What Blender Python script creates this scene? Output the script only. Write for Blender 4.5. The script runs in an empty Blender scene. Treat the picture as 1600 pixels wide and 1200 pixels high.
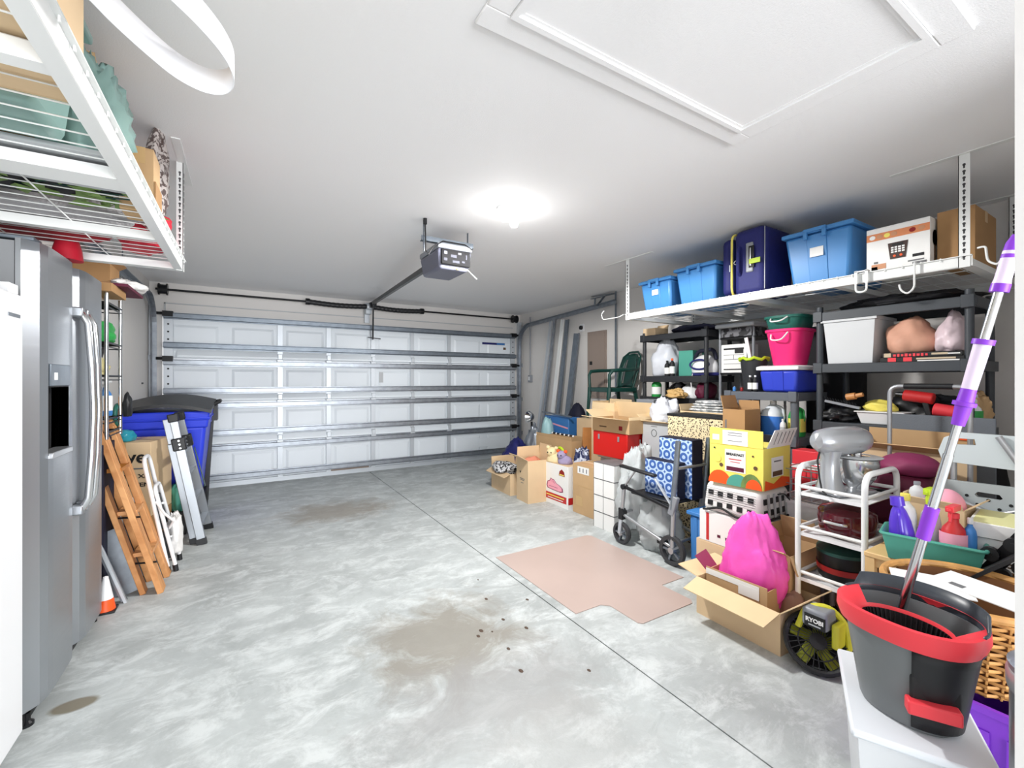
import bpy, math, random
from mathutils import Vector, Matrix, Euler, noise
PI = math.pi
R = math.radians
scene = bpy.context.scene
C = scene.collection

# ---------------------------------------------------------------- camera
cam_d = bpy.data.cameras.new('camera')
cam = bpy.data.objects.new('camera', cam_d)
C.objects.link(cam)
cam_d.sensor_width = 36.0
cam_d.lens = 36.0 * 684 / 1600
cam_d.shift_y = -6 / 1600
cam_d.clip_start = 0.02
cam.location = (0, 0, 1.334)
cam.rotation_euler = (R(90), 0, -R(31.4))
scene.camera = cam

# ---------------------------------------------------------------- light and exposure
scene.view_settings.view_transform = 'Standard'
scene.view_settings.look = 'None'
scene.view_settings.gamma = 1.0
scene.view_settings.use_curve_mapping = False
scene.view_settings.exposure = 0.66
w = bpy.data.worlds.new('world')
scene.world = w
w.use_nodes = True
w.node_tree.nodes['Background'].inputs['Color'].default_value = (0.95, 0.97, 1.0, 1)
w.node_tree.nodes['Background'].inputs['Strength'].default_value = 1.0

def add_light(name, kind, loc, energy, color=(1, 1, 1), size=0.1, rot=(0, 0, 0), size_y=None):
    d = bpy.data.lights.new(name, kind)
    d.energy = energy
    d.color = color
    if kind == 'AREA':
        d.size = size
        if size_y:
            d.shape = 'RECTANGLE'
            d.size_y = size_y
    else:
        d.shadow_soft_size = size
    o = bpy.data.objects.new(name, d)
    o.location = loc
    o.rotation_euler = rot
    C.objects.link(o)
    return o
LAMP = (1.53, 2.54)
LP = 78
for dx, dy in ((-0.055, -0.03), (0.055, 0.03)):
    add_light('bulb_light', 'POINT', (LAMP[0] + dx, LAMP[1] + dy, 2.24), 1.0, (1.0, 0.985, 0.96), 0.05)
    l_ = add_light('bulb_downlight', 'SPOT', (LAMP[0] + dx, LAMP[1] + dy, 2.375), LP, (1.0, 0.985, 0.96), 0.06)
    l_.data.spot_size = R(176); l_.data.spot_blend = 0.12
# broad fill light added behind the camera to even out the room
add_light('fill_light', 'AREA', (1.2, -6.0, 0.95), 400, (0.97, 0.985, 1.0), 5.0, (R(92), 0, 0), 1.8)
# add_light('hall_light', 'AREA', (0.25, -0.75, 2.4), 14, (1, 0.98, 0.95), 0.8, (0, 0, 0), 0.8)

# ---------------------------------------------------------------- helpers
_cache = {}
def mat(name, col, rough=0.5, metal=0.0, var=0.0, scale=6.0, bump=0.0, bscale=60.0, alpha=1.0, trans=0.0, emit=0.0, coat=0.0, ior=1.45, detail=3.0):
    if name in _cache:
        return _cache[name]
    m = bpy.data.materials.new(name)
    m.use_nodes = True
    nt = m.node_tree
    b = nt.nodes['Principled BSDF']
    b.inputs['Base Color'].default_value = (*col, 1)
    b.inputs['Roughness'].default_value = rough
    b.inputs['Metallic'].default_value = metal
    b.inputs['IOR'].default_value = ior
    if alpha < 1: b.inputs['Alpha'].default_value = alpha
    if trans > 0: b.inputs['Transmission Weight'].default_value = trans
    if coat > 0: b.inputs['Coat Weight'].default_value = coat
    if emit > 0:
        b.inputs['Emission Color'].default_value = (*col, 1)
        b.inputs['Emission Strength'].default_value = emit
    if var > 0 or bump > 0:
        tc = nt.nodes.new('ShaderNodeTexCoord')
    if var > 0:
        n = nt.nodes.new('ShaderNodeTexNoise')
        n.inputs['Scale'].default_value = scale
        n.inputs['Detail'].default_value = detail
        nt.links.new(tc.outputs['Object'], n.inputs['Vector'])
        r = nt.nodes.new('ShaderNodeValToRGB')
        r.color_ramp.elements[0].position = 0.3
        r.color_ramp.elements[1].position = 0.7
        r.color_ramp.elements[0].color = (*[max(0, c * (1 - var)) for c in col], 1)
        r.color_ramp.elements[1].color = (*[min(1, c * (1 + var * 0.6)) for c in col], 1)
        nt.links.new(n.outputs['Fac'], r.inputs['Fac'])
        nt.links.new(r.outputs['Color'], b.inputs['Base Color'])
    if bump > 0:
        n2 = nt.nodes.new('ShaderNodeTexNoise')
        n2.inputs['Scale'].default_value = bscale
        n2.inputs['Detail'].default_value = 4
        nt.links.new(tc.outputs['Object'], n2.inputs['Vector'])
        bp = nt.nodes.new('ShaderNodeBump')
        bp.inputs['Strength'].default_value = bump
        bp.inputs['Distance'].default_value = 0.01
        nt.links.new(n2.outputs['Fac'], bp.inputs['Height'])
        nt.links.new(bp.outputs['Normal'], b.inputs['Normal'])
    _cache[name] = m
    return m

def srgb(h):
    h = h.lstrip('#')
    o = []
    for i in (0, 2, 4):
        v = int(h[i:i + 2], 16) / 255
        o.append(v / 12.92 if v <= 0.04045 else ((v + 0.055) / 1.055) ** 2.4)
    return tuple(o)

class G:
    """collects simple shapes; build() links them as one mesh object"""
    def __init__(s):
        s.v = []; s.f = []; s.m = Matrix.Identity(4)
    def at(s, loc=(0, 0, 0), rot=(0, 0, 0)):
        s.m = Matrix.Translation(loc) @ Euler(rot).to_matrix().to_4x4()
        return s
    def add(s, vs, fs):
        n = len(s.v)
        s.v += [tuple(s.m @ Vector(p)) for p in vs]
        s.f += [tuple(i + n for i in f) for f in fs]
        return s
    def bx(s, x0, y0, z0, x1, y1, z1):
        vs = [(x0, y0, z0), (x1, y0, z0), (x1, y1, z0), (x0, y1, z0), (x0, y0, z1), (x1, y0, z1), (x1, y1, z1), (x0, y1, z1)]
        return s.add(vs, [(3, 2, 1, 0), (4, 5, 6, 7), (0, 1, 5, 4), (1, 2, 6, 5), (2, 3, 7, 6), (3, 0, 4, 7)])
    def cb(s, cx, cy, cz, sx, sy, sz):
        return s.bx(cx - sx / 2, cy - sy / 2, cz - sz / 2, cx + sx / 2, cy + sy / 2, cz + sz / 2)
    def taper(s, b, t, z0, z1):   # b,t = (x0,y0,x1,y1) rectangles at z0 and z1
        vs = [(b[0], b[1], z0), (b[2], b[1], z0), (b[2], b[3], z0), (b[0], b[3], z0), (t[0], t[1], z1), (t[2], t[1], z1), (t[2], t[3], z1), (t[0], t[3], z1)]
        return s.add(vs, [(3, 2, 1, 0), (4, 5, 6, 7), (0, 1, 5, 4), (1, 2, 6, 5), (2, 3, 7, 6), (3, 0, 4, 7)])
    def bar(s, p, q, w, h, up=(0, 0, 1)):   # rectangular bar from p to q
        p = Vector(p); q = Vector(q); d = (q - p).normalized()
        u = Vector(up)
        if abs(d.dot(u)) > 0.98: u = Vector((1, 0, 0))
        a = d.cross(u).normalized(); b = a.cross(d).normalized()
        vs = []
        for c in (p, q):
            for i, j in ((-1, -1), (1, -1), (1, 1), (-1, 1)):
                vs.append(tuple(c + a * (i * w / 2) + b * (j * h / 2)))
        return s.add(vs, [(3, 2, 1, 0), (4, 5, 6, 7), (0, 1, 5, 4), (1, 2, 6, 5), (2, 3, 7, 6), (3, 0, 4, 7)])
    def tube(s, pts, r, seg=8, closed=False, cap=True):
        pts = [Vector(p) for p in pts]; n = len(pts); vs = []; fs = []
        prev = None
        for i, p in enumerate(pts):
            if closed: d = pts[(i + 1) % n] - pts[i - 1]
            else: d = pts[min(i + 1, n - 1)] - pts[max(i - 1, 0)]
            d.normalize()
            if prev is None:
                u = Vector((0, 0, 1)) if abs(d.z) < 0.9 else Vector((1, 0, 0))
            else: u = prev
            a = d.cross(u)
            if a.length < 1e-5: a = d.cross(Vector((0, 1, 0.3)))
            a.normalize(); b = a.cross(d).normalized(); prev = b
            rr = r[i] if isinstance(r, (list, tuple)) else r
            for k in range(seg):
                t = 2 * PI * k / seg
                vs.append(tuple(p + a * (rr * math.cos(t)) + b * (rr * math.sin(t))))
        m = n if closed else n - 1
        for i in range(m):
            for k in range(seg):
                j = (i + 1) % n; l = (k + 1) % seg
                fs.append((i * seg + k, i * seg + l, j * seg + l, j * seg + k))
        if cap and not closed:
            fs.append(tuple(range(seg - 1, -1, -1)))
            fs.append(tuple((n - 1) * seg + k for k in range(seg)))
        return s.add(vs, fs)
    def cyl(s, p, q, r, seg=16, r2=None):
        return s.tube([p, q], [r, r if r2 is None else r2], seg)
    def lathe(s, prof, c=(0, 0, 0), seg=24, sx=1, sy=1, cap=True, pw=2.0):
        vs = []; fs = []
        for r, z in prof:
            for k in range(seg):
                t = 2 * PI * k / seg
                ct, st = math.cos(t), math.sin(t)
                if pw != 2.0:
                    q = (abs(ct) ** pw + abs(st) ** pw) ** (-1 / pw)
                    ct *= q; st *= q
                vs.append((c[0] + r * sx * ct, c[1] + r * sy * st, c[2] + z))
        for i in range(len(prof) - 1):
            for k in range(seg):
                l = (k + 1) % seg
                fs.append((i * seg + k, i * seg + l, (i + 1) * seg + l, (i + 1) * seg + k))
        if cap:
            if prof[0][0] > 1e-4: fs.append(tuple(range(seg - 1, -1, -1)))
            if prof[-1][0] > 1e-4: fs.append(tuple((len(prof) - 1) * seg + k for k in range(seg)))
        return s.add(vs, fs)
    def prism(s, poly, z0, z1):       # polygon in local xy
        n = len(poly)
        vs = [(x, y, z0) for x, y in poly] + [(x, y, z1) for x, y in poly]
        fs = [tuple(range(n - 1, -1, -1)), tuple(range(n, 2 * n))]
        fs += [(i, (i + 1) % n, n + (i + 1) % n, n + i) for i in range(n)]
        return s.add(vs, fs)
    def sheet(s, rows, th=0.002):     # grid of points with thickness along z-ish normal
        nr, nc = len(rows), len(rows[0])
        vs = [tuple(p) for r in rows for p in r]
        fs = [(i * nc + j, i * nc + j + 1, (i + 1) * nc + j + 1, (i + 1) * nc + j) for i in range(nr - 1) for j in range(nc - 1)]
        s.add(vs, fs)
        s.th = th
        return s
    def blob(s, c, size, seed=0, amp=0.15, freq=2.0, flat=0.6, fine=0.0, nu=28, nv=18, knot=0.0):
        # lumpy soft body resting on z = c.z
        vs = []; fs = []
        o = Vector((seed * 7.31, seed * 3.7, seed * 1.9))
        for i in range(nv + 1):
            ph = -PI / 2 + PI * i / nv
            for k in range(nu):
                t = 2 * PI * k / nu
                d = Vector((math.cos(ph) * math.cos(t), math.cos(ph) * math.sin(t), math.sin(ph)))
                f = 1 + amp * noise.noise(d * freq + o) * 2
                if fine: f += fine * (abs(noise.noise(d * freq * 3.7 + o)) * 2 - 0.5) + fine * 0.5 * noise.noise(d * freq * 9 + o)
                p = d * f
                pz = max(p.z, -flat)
                if knot and d.z > 0.6: pz += knot * ((d.z - 0.6) / 0.4) ** 2
                vs.append((c[0] + p.x * size[0] / 2, c[1] + p.y * size[1] / 2, c[2] + (pz + flat) / (1 + flat) * size[2]))
        for i in range(nv):
            for k in range(nu):
                l = (k + 1) % nu
                fs.append((i * nu + k, i * nu + l, (i + 1) * nu + l, (i + 1) * nu + k))
        return s.add(vs, fs)
    def build(s, name, m, parent=None, bevel=0.0, smooth=False, seg=2, solid=0.0, sub=0, angle=40):
        me = bpy.data.meshes.new(name)
        me.from_pydata(s.v, [], s.f)
        me.validate()
        me.materials.append(m)
        if smooth:
            me.shade_smooth()
            me.set_sharp_from_angle(angle=R(angle))
        o = bpy.data.objects.new(name, me)
        C.objects.link(o)
        if parent is not None: o.parent = parent
        if solid:
            md = o.modifiers.new('solid', 'SOLIDIFY'); md.thickness = solid; md.offset = 0
        if sub:
            md = o.modifiers.new('sub', 'SUBSURF'); md.levels = sub; md.render_levels = sub
        if bevel:
            md = o.modifiers.new('bevel', 'BEVEL'); md.width = bevel; md.segments = seg; md.limit_method = 'ANGLE'; md.angle_limit = R(35)
            if not smooth:
                me.shade_smooth(); me.set_sharp_from_angle(angle=R(50))
        return o

def tag(o, label, cat, group=None, kind=None):
    o['label'] = label; o['category'] = cat
    if group: o['group'] = group
    if kind: o['kind'] = kind
    return o
def thing(name, label, cat, loc=(0, 0, 0), rz=0.0, group=None, rot=None):
    o = bpy.data.objects.new(name, None)
    o.empty_display_size = 0.05
    C.objects.link(o)
    o.location = loc
    o.rotation_euler = rot if rot else (0, 0, rz)
    return tag(o, label, cat, group)
def struct(name, g, m, parent=None, **k):
    o = g.build(name, m, parent, **k)
    if parent is None: o['kind'] = 'structure'
    return o
def sempty(name):
    o = bpy.data.objects.new(name, None); C.objects.link(o); o['kind'] = 'structure'
    return o
FACE = {'W': (R(90), 0, -R(90)), 'S': (R(90), 0, 0), 'E': (R(90), 0, R(90)), 'T': (0, 0, 0), 'N': (R(90), 0, R(180))}
def text(s, size, loc, face, m, parent, name='lettering', spin=0.0, sx=1.0, bold=0.0):
    cu = bpy.data.curves.new('txt', 'FONT')
    cu.body = s; cu.size = size; cu.align_x = 'CENTER'; cu.align_y = 'CENTER'; cu.extrude = 0.0006; cu.offset = bold; cu.resolution_u = 3
    t = bpy.data.objects.new('txt', cu)
    me = bpy.data.meshes.new_from_object(t)
    bpy.data.objects.remove(t); bpy.data.curves.remove(cu)
    me.materials.clear(); me.materials.append(m)
    o = bpy.data.objects.new(name, me); C.objects.link(o)
    o.location = loc; o.parent = parent
    e = Euler(FACE[face] if isinstance(face, str) else face)
    o.rotation_euler = (e.to_matrix() @ Matrix.Rotation(spin, 3, 'Z')).to_euler()
    o.scale = (sx, 1, 1)
    return o
def arc(c, r, a0, a1, n, plane='xz'):
    o = []
    for i in range(n + 1):
        t = R(a0 + (a1 - a0) * i / n); u, v = r * math.cos(t), r * math.sin(t)
        o.append({'xz': (c[0] + u, c[1], c[2] + v), 'yz': (c[0], c[1] + u, c[2] + v), 'xy': (c[0] + u, c[1] + v, c[2])}[plane])
    return o
def rounded(pts, r, n=4, closed=False):
    pts = [Vector(p) for p in pts]; out = []; N = len(pts)
    for i, p in enumerate(pts):
        if not closed and i in (0, N - 1): out.append(p); continue
        a = pts[i - 1]; b = pts[(i + 1) % N]
        da = (a - p); db = (b - p); k = min(r, da.length * 0.45, db.length * 0.45)
        p0 = p + da.normalized() * k; p1 = p + db.normalized() * k
        for j in range(n + 1):
            t = j / n
            out.append(p0 * (1 - t) ** 2 + p * 2 * t * (1 - t) + p1 * t * t)
    return out

# ---------------------------------------------------------------- materials
M = {}
def defm(k, *a, **kw): M[k] = mat(k, *a, **kw)
defm('wall_paint', srgb('#dcd9d6'), 0.7, bump=0.12, bscale=240)
defm('ceiling_paint', srgb('#f2f2f3'), 0.75, bump=0.1, bscale=180)
defm('white_trim', srgb('#ecebea'), 0.45)
defm('white_steel', srgb('#e9ebea'), 0.35)
defm('white_plastic', srgb('#e9eaec'), 0.35)
defm('paper', srgb('#eeeeec'), 0.6)
defm('galv', srgb('#9aa0a8'), 0.38, 0.75, var=0.18, scale=14)
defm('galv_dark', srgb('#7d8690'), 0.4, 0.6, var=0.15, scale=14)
defm('galv_light', srgb('#c4cad0'), 0.4, 0.35)
defm('door_panel', srgb('#e4ebf1'), 0.4)
defm('black_plastic', srgb('#1b1c1f'), 0.45)
defm('black_metal', srgb('#18191c'), 0.35, 0.3)
defm('resin_grey', srgb('#5b6068'), 0.5, bump=0.08, bscale=200)
defm('resin_dark', srgb('#3d4248'), 0.5, bump=0.08, bscale=200)
defm('resin_black', srgb('#26282c'), 0.5, bump=0.08, bscale=200)
defm('chrome', srgb('#d6d8da'), 0.18, 1.0)
defm('alu', srgb('#a6abb1'), 0.42, 0.8)
defm('silver', srgb('#b9bcc0'), 0.3, 0.7)
defm('cardboard', srgb('#c6a47a'), 0.8, var=0.07, scale=5)
defm('cardboard_light', srgb('#dcc09a'), 0.8, var=0.06, scale=5)
defm('cardboard_pale', srgb('#e5caa0'), 0.8, var=0.05, scale=5)
defm('cardboard_dark', srgb('#ac855a'), 0.8, var=0.08, scale=5)
defm('print_brown', srgb('#5e4630'), 0.8)
defm('ink', srgb('#1a1a1c'), 0.6)
defm('ink_grey', srgb('#6f7072'), 0.6)
defm('white_label', srgb('#f0f0ee'), 0.5)
defm('tape', srgb('#c8a878'), 0.3)
defm('blue_tote', srgb('#4a8ccb'), 0.35)
defm('blue_bright', srgb('#2f43c4'), 0.4)
defm('blue_bin', srgb('#2a3fcf'), 0.42)
defm('navy', srgb('#1e2266'), 0.65, var=0.1, scale=40)
defm('navy_dark', srgb('#11132b'), 0.7)
defm('yellow', srgb('#efdf6a'), 0.5)
defm('lime', srgb('#b7d12a'), 0.45)
defm('green_dark', srgb('#123f38'), 0.4)
defm('green_tub', srgb('#1f6257'), 0.4)
defm('green', srgb('#2f9a4a'), 0.4)
defm('teal', srgb('#4f9d8c'), 0.45)
defm('pink', srgb('#ef2a78'), 0.4)
defm('pink_light', srgb('#f4a9bd'), 0.5)
defm('pink_film', srgb('#f75fc4'), 0.35)
defm('red', srgb('#c42a2c'), 0.42)
defm('red_coral', srgb('#e8404a'), 0.4)
defm('red_dark', srgb('#8d1717'), 0.35)
defm('orange', srgb('#f2591f'), 0.45)
defm('purple', srgb('#8438c8'), 0.4)
defm('purple_bottle', srgb('#5536c4'), 0.3)
defm('maroon', srgb('#5a1230'), 0.6, bump=0.2, bscale=30)
defm('maroon_light', srgb('#873058'), 0.6)
defm('maroon_gloss', srgb('#56101e'), 0.15, coat=0.6)
defm('wood', srgb('#c68a52'), 0.5, var=0.15, scale=8)
defm('wood_pale', srgb('#e2bd84'), 0.5, var=0.08, scale=8)
defm('wood_orange', srgb('#b8701f'), 0.5, var=0.12, scale=9)
defm('wicker_mat', srgb('#c99556'), 0.55, var=0.2, scale=25)
defm('rubber', srgb('#3a3b3e'), 0.7)
defm('grey_plastic', srgb('#8b8f96'), 0.4)
defm('grey_light', srgb('#b9bcbf'), 0.5)
defm('grey_fabric', srgb('#6d737b'), 0.85, bump=0.2, bscale=150)
defm('pale_grey', srgb('#d5d7d9'), 0.45)
defm('shower_grey', srgb('#cfd9dd'), 0.4)
defm('dark_fill', srgb('#202024'), 0.8)
defm('beige', srgb('#c9b79c'), 0.7)
defm('panel_brown', srgb('#94857b'), 0.4)
defm('fabric_white', srgb('#e4e2e0'), 0.8)
defm('olive', srgb('#6f8a4c'), 0.7, var=0.3, scale=20)
defm('mat_pink', srgb('#c0aca4'), 0.4, var=0.06, scale=2)
defm('frosted', srgb('#eef1f4'), 0.35, trans=0.3, ior=1.2)
defm('clear_film', srgb('#eef4f6'), 0.14, trans=0.5, ior=1.1)
defm('jug_plastic', srgb('#e9eff6'), 0.3, trans=0.2, ior=1.2)
defm('fluid_blue', srgb('#3a78d0'), 0.2)
defm('copper', srgb('#c98f6a'), 0.45)
defm('blue_mid', srgb('#3f7ec2'), 0.45)
defm('teal_film', srgb('#a4c6c0'), 0.2, trans=0.4, ior=1.15)
defm('skin_pink', srgb('#d9a48c'), 0.6, var=0.1, scale=10)

# stainless steel with brushed streaks
def steel():
    m = bpy.data.materials.new('brushed_steel'); m.use_nodes = True; nt = m.node_tree; b = nt.nodes['Principled BSDF']
    b.inputs['Base Color'].default_value = (*srgb('#a9adb2'), 1); b.inputs['Metallic'].default_value = 0.85; b.inputs['Roughness'].default_value = 0.3
    tc = nt.nodes.new('ShaderNodeTexCoord'); mp = nt.nodes.new('ShaderNodeMapping'); mp.inputs['Scale'].default_value = (2, 2, 160)
    n = nt.nodes.new('ShaderNodeTexNoise'); n.inputs['Scale'].default_value = 3
    mr = nt.nodes.new('ShaderNodeMapRange'); mr.inputs['To Min'].default_value = 0.26; mr.inputs['To Max'].default_value = 0.4
    nt.links.new(tc.outputs['Object'], mp.inputs['Vector']); nt.links.new(mp.outputs['Vector'], n.inputs['Vector'])
    nt.links.new(n.outputs['Fac'], mr.inputs['Value']); nt.links.new(mr.outputs['Result'], b.inputs['Roughness'])
    return m
M['steel'] = steel()

def concrete():
    m = bpy.data.materials.new('concrete'); m.use_nodes = True; nt = m.node_tree; b = nt.nodes['Principled BSDF']; L = nt.links
    tc = nt.nodes.new('ShaderNodeTexCoord')
    def N(scale, det, rough=0.6, dist=0.0, loc=(0, 0, 0), sc=(1, 1, 1)):
        mp = nt.nodes.new('ShaderNodeMapping'); mp.inputs['Location'].default_value = loc; mp.inputs['Scale'].default_value = sc
        n = nt.nodes.new('ShaderNodeTexNoise'); n.inputs['Scale'].default_value = scale; n.inputs['Detail'].default_value = det
        n.inputs['Roughness'].default_value = rough; n.inputs['Distortion'].default_value = dist
        L.new(tc.outputs['Object'], mp.inputs['Vector']); L.new(mp.outputs['Vector'], n.inputs['Vector']); return n
    def ramp(src, a, ca, b_, cb_):
        r = nt.nodes.new('ShaderNodeValToRGB'); r.color_ramp.elements[0].position = a; r.color_ramp.elements[1].position = b_
        r.color_ramp.elements[0].color = (*ca, 1); r.color_ramp.elements[1].color = (*cb_, 1); L.new(src, r.inputs['Fac']); return r
    def mix(fac, a, b_, bl='MIX'):
        x = nt.nodes.new('ShaderNodeMix'); x.data_type = 'RGBA'; x.blend_type = bl
        if isinstance(fac, float): x.inputs[0].default_value = fac
        else: L.new(fac, x.inputs[0])
        L.new(a, x.inputs[6])
        if isinstance(b_, tuple): x.inputs[7].default_value = (*b_, 1)
        else: L.new(b_, x.inputs[7])
        return x.outputs[2]
    base = ramp(N(1.6, 12, 0.72, 0.3).outputs['Fac'], 0.36, srgb('#a2a7a7'), 0.64, srgb('#bdc3c3'))
    sw = ramp(N(4.5, 12, 0.75, 0.5, (3, 1, 0), (1.0, 1.6, 1)).outputs['Fac'], 0.47, (0, 0, 0), 0.62, (0.8, 0.8, 0.8))
    c = mix(sw.outputs['Color'], base.outputs['Color'], srgb('#d3d8d8'))
    dk = ramp(N(5.5, 10, 0.75, 0.5, (9, 4, 0), (1, 1.5, 1)).outputs['Fac'], 0.56, (0, 0, 0), 0.70, (1, 1, 1))
    m1 = nt.nodes.new('ShaderNodeMath'); m1.operation = 'MULTIPLY'; m1.inputs[1].default_value = 0.35; L.new(dk.outputs['Color'], m1.inputs[0])
    c = mix(m1.outputs[0], c, srgb('#8b908f'))
    # oil and tyre stains at fixed spots of the slab
    edge = N(4.0, 6, 0.7, 1.0, (2, 7, 0))
    for (x, y, rx, ry, k, col) in ((0.90, 2.10, 0.50, 0.50, 0.85, '#8a857b'), (0.92, 1.62, 0.62, 0.34, 0.7, '#979797'), (0.80, 4.75, 0.62, 0.45, 0.75, '#938b7f'), (1.02, 1.3, 0.4, 0.3, 0.35, '#a9a8a6'), (-0.60, 2.47, 0.085, 0.05, 0.95, '#7d7666')):
        mp = nt.nodes.new('ShaderNodeMapping'); mp.vector_type = 'TEXTURE'; mp.inputs['Location'].default_value = (x, y, 0); mp.inputs['Scale'].default_value = (rx, ry, 1)
        L.new(tc.outputs['Object'], mp.inputs['Vector'])
        sx = nt.nodes.new('ShaderNodeSeparateXYZ'); L.new(mp.outputs['Vector'], sx.inputs[0])
        cx = nt.nodes.new('ShaderNodeCombineXYZ'); L.new(sx.outputs[0], cx.inputs[0]); L.new(sx.outputs[1], cx.inputs[1])
        ln = nt.nodes.new('ShaderNodeVectorMath'); ln.operation = 'LENGTH'; L.new(cx.outputs[0], ln.inputs[0])
        ad = nt.nodes.new('ShaderNodeMath'); ad.operation = 'MULTIPLY_ADD'; L.new(edge.outputs['Fac'], ad.inputs[0]); ad.inputs[1].default_value = 1.8 if rx > 0.1 else 0.3; L.new(ln.outputs['Value'], ad.inputs[2])
        mr = nt.nodes.new('ShaderNodeMapRange'); L.new(ad.outputs[0], mr.inputs['Value'])
        mr.inputs['From Min'].default_value = 1.9 if rx > 0.1 else 1.15; mr.inputs['From Max'].default_value = 1.35 if rx > 0.1 else 0.9
        mr.inputs['To Min'].default_value = 0; mr.inputs['To Max'].default_value = k
        c = mix(mr.outputs['Result'], c, srgb(col))
    L.new(c, b.inputs['Base Color'])
    b.inputs['Roughness'].default_value = 0.55
    bp = nt.nodes.new('ShaderNodeBump'); bp.inputs['Strength'].default_value = 0.25; bp.inputs['Distance'].default_value = 0.01
    L.new(N(9, 8, 0.7, 0.6).outputs['Fac'], bp.inputs['Height']); L.new(bp.outputs['Normal'], b.inputs['Normal'])
    return m
M['concrete'] = concrete()

def pattern(name, kind, ca, cb, scale=1.0, rough=0.6):
    m = bpy.data.materials.new(name); m.use_nodes = True; nt = m.node_tree; b = nt.nodes['Principled BSDF']; L = nt.links
    b.inputs['Roughness'].default_value = rough
    tc = nt.nodes.new('ShaderNodeTexCoord')
    r = nt.nodes.new('ShaderNodeValToRGB'); r.color_ramp.elements[0].color = (*ca, 1); r.color_ramp.elements[1].color = (*cb, 1)
    if kind == 'leopard':
        v = nt.nodes.new('ShaderNodeTexVoronoi'); v.inputs['Scale'].default_value = scale; v.inputs['Randomness'].default_value = 0.8
        n = nt.nodes.new('ShaderNodeTexNoise'); n.inputs['Scale'].default_value = scale * 1.1
        mx = nt.nodes.new('ShaderNodeVectorMath'); mx.operation = 'MULTIPLY_ADD'; mx.inputs[1].default_value = (0.02, 0.02, 0.02)
        L.new(n.outputs['Color'], mx.inputs[0]); L.new(tc.outputs['Object'], mx.inputs[2]); L.new(mx.outputs[0], v.inputs['Vector']); L.new(tc.outputs['Object'], n.inputs['Vector'])
        L.new(v.outputs['Distance'], r.inputs['Fac'])
        r.color_ramp.elements[0].position = 0.33; r.color_ramp.elements[1].position = 0.40
    elif kind == 'lattice':   # rings and petals of a printed tile pattern
        v = nt.nodes.new('ShaderNodeTexVoronoi'); v.inputs['Scale'].default_value = scale; v.inputs['Randomness'].default_value = 0.0; v.voronoi_dimensions = '2D'
        sp = nt.nodes.new('ShaderNodeSeparateXYZ'); cb_ = nt.nodes.new('ShaderNodeCombineXYZ')
        L.new(tc.outputs['Object'], sp.inputs[0]); L.new(sp.outputs[1], cb_.inputs[0]); L.new(sp.outputs[2], cb_.inputs[1]); L.new(cb_.outputs[0], v.inputs['Vector'])
        s = nt.nodes.new('ShaderNodeMath'); s.operation = 'SINE'
        k = nt.nodes.new('ShaderNodeMath'); k.operation = 'MULTIPLY'; k.inputs[1].default_value = 15
        L.new(v.outputs['Distance'], k.inputs[0]); L.new(k.outputs[0], s.inputs[0]); L.new(s.outputs[0], r.inputs['Fac'])
        r.color_ramp.elements[0].position = 0.15; r.color_ramp.elements[1].position = 0.45
    elif kind == 'checks':
        ch = nt.nodes.new('ShaderNodeTexChecker'); ch.inputs['Scale'].default_value = scale
        L.new(tc.outputs['Object'], ch.inputs['Vector']); L.new(ch.outputs['Fac'], r.inputs['Fac'])
        r.color_ramp.elements[0].position = 0.4; r.color_ramp.elements[1].position = 0.6
    elif kind == 'blots':
        n = nt.nodes.new('ShaderNodeTexNoise'); n.inputs['Scale'].default_value = scale; n.inputs['Detail'].default_value = 3
        L.new(tc.outputs['Object'], n.inputs['Vector']); L.new(n.outputs['Fac'], r.inputs['Fac'])
        r.color_ramp.elements[0].position = 0.48; r.color_ramp.elements[1].position = 0.52
    elif kind == 'grain':
        mp = nt.nodes.new('ShaderNodeMapping'); mp.inputs['Scale'].default_value = (1.0, 12, 1.2)
        n = nt.nodes.new('ShaderNodeTexNoise'); n.inputs['Scale'].default_value = scale; n.inputs['Detail'].default_value = 4; n.inputs['Distortion'].default_value = 0.8
        L.new(tc.outputs['Object'], mp.inputs['Vector']); L.new(mp.outputs['Vector'], n.inputs['Vector']); L.new(n.outputs['Fac'], r.inputs['Fac'])
        r.color_ramp.elements[0].position = 0.35; r.color_ramp.elements[1].position = 0.62
    L.new(r.outputs['Color'], b.inputs['Base Color'])
    return m
M['leopard'] = pattern('leopard', 'leopard', srgb('#2b1d16'), srgb('#e9d6ae'), 62)
M['lattice'] = pattern('lattice', 'lattice', srgb('#3c62a8'), srgb('#b9d0f2'), 13)
M['bw_cloth'] = pattern('bw_cloth', 'blots', srgb('#17181b'), srgb('#d9d9db'), 38)
M['magazine'] = pattern('magazine', 'blots', srgb('#aeb2b4'), srgb('#ececea'), 30)
M['pine'] = pattern('pine', 'grain', srgb('#b87a44'), srgb('#dca169'), 5)
M['trim_foil'] = pattern('trim_foil', 'blots', srgb('#5f4f4c'), srgb('#cfc6c2'), 45, 0.3)
M['clutter'] = pattern('clutter', 'blots', srgb('#1a1a1d'), srgb('#6d6d72'), 22)

# ---------------------------------------------------------------- room shell
CE = 2.5; XR = 4.22; XL = -0.96; XA = -1.55; YD = 6.58; YB = 0.12; TH = 0.12
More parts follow.
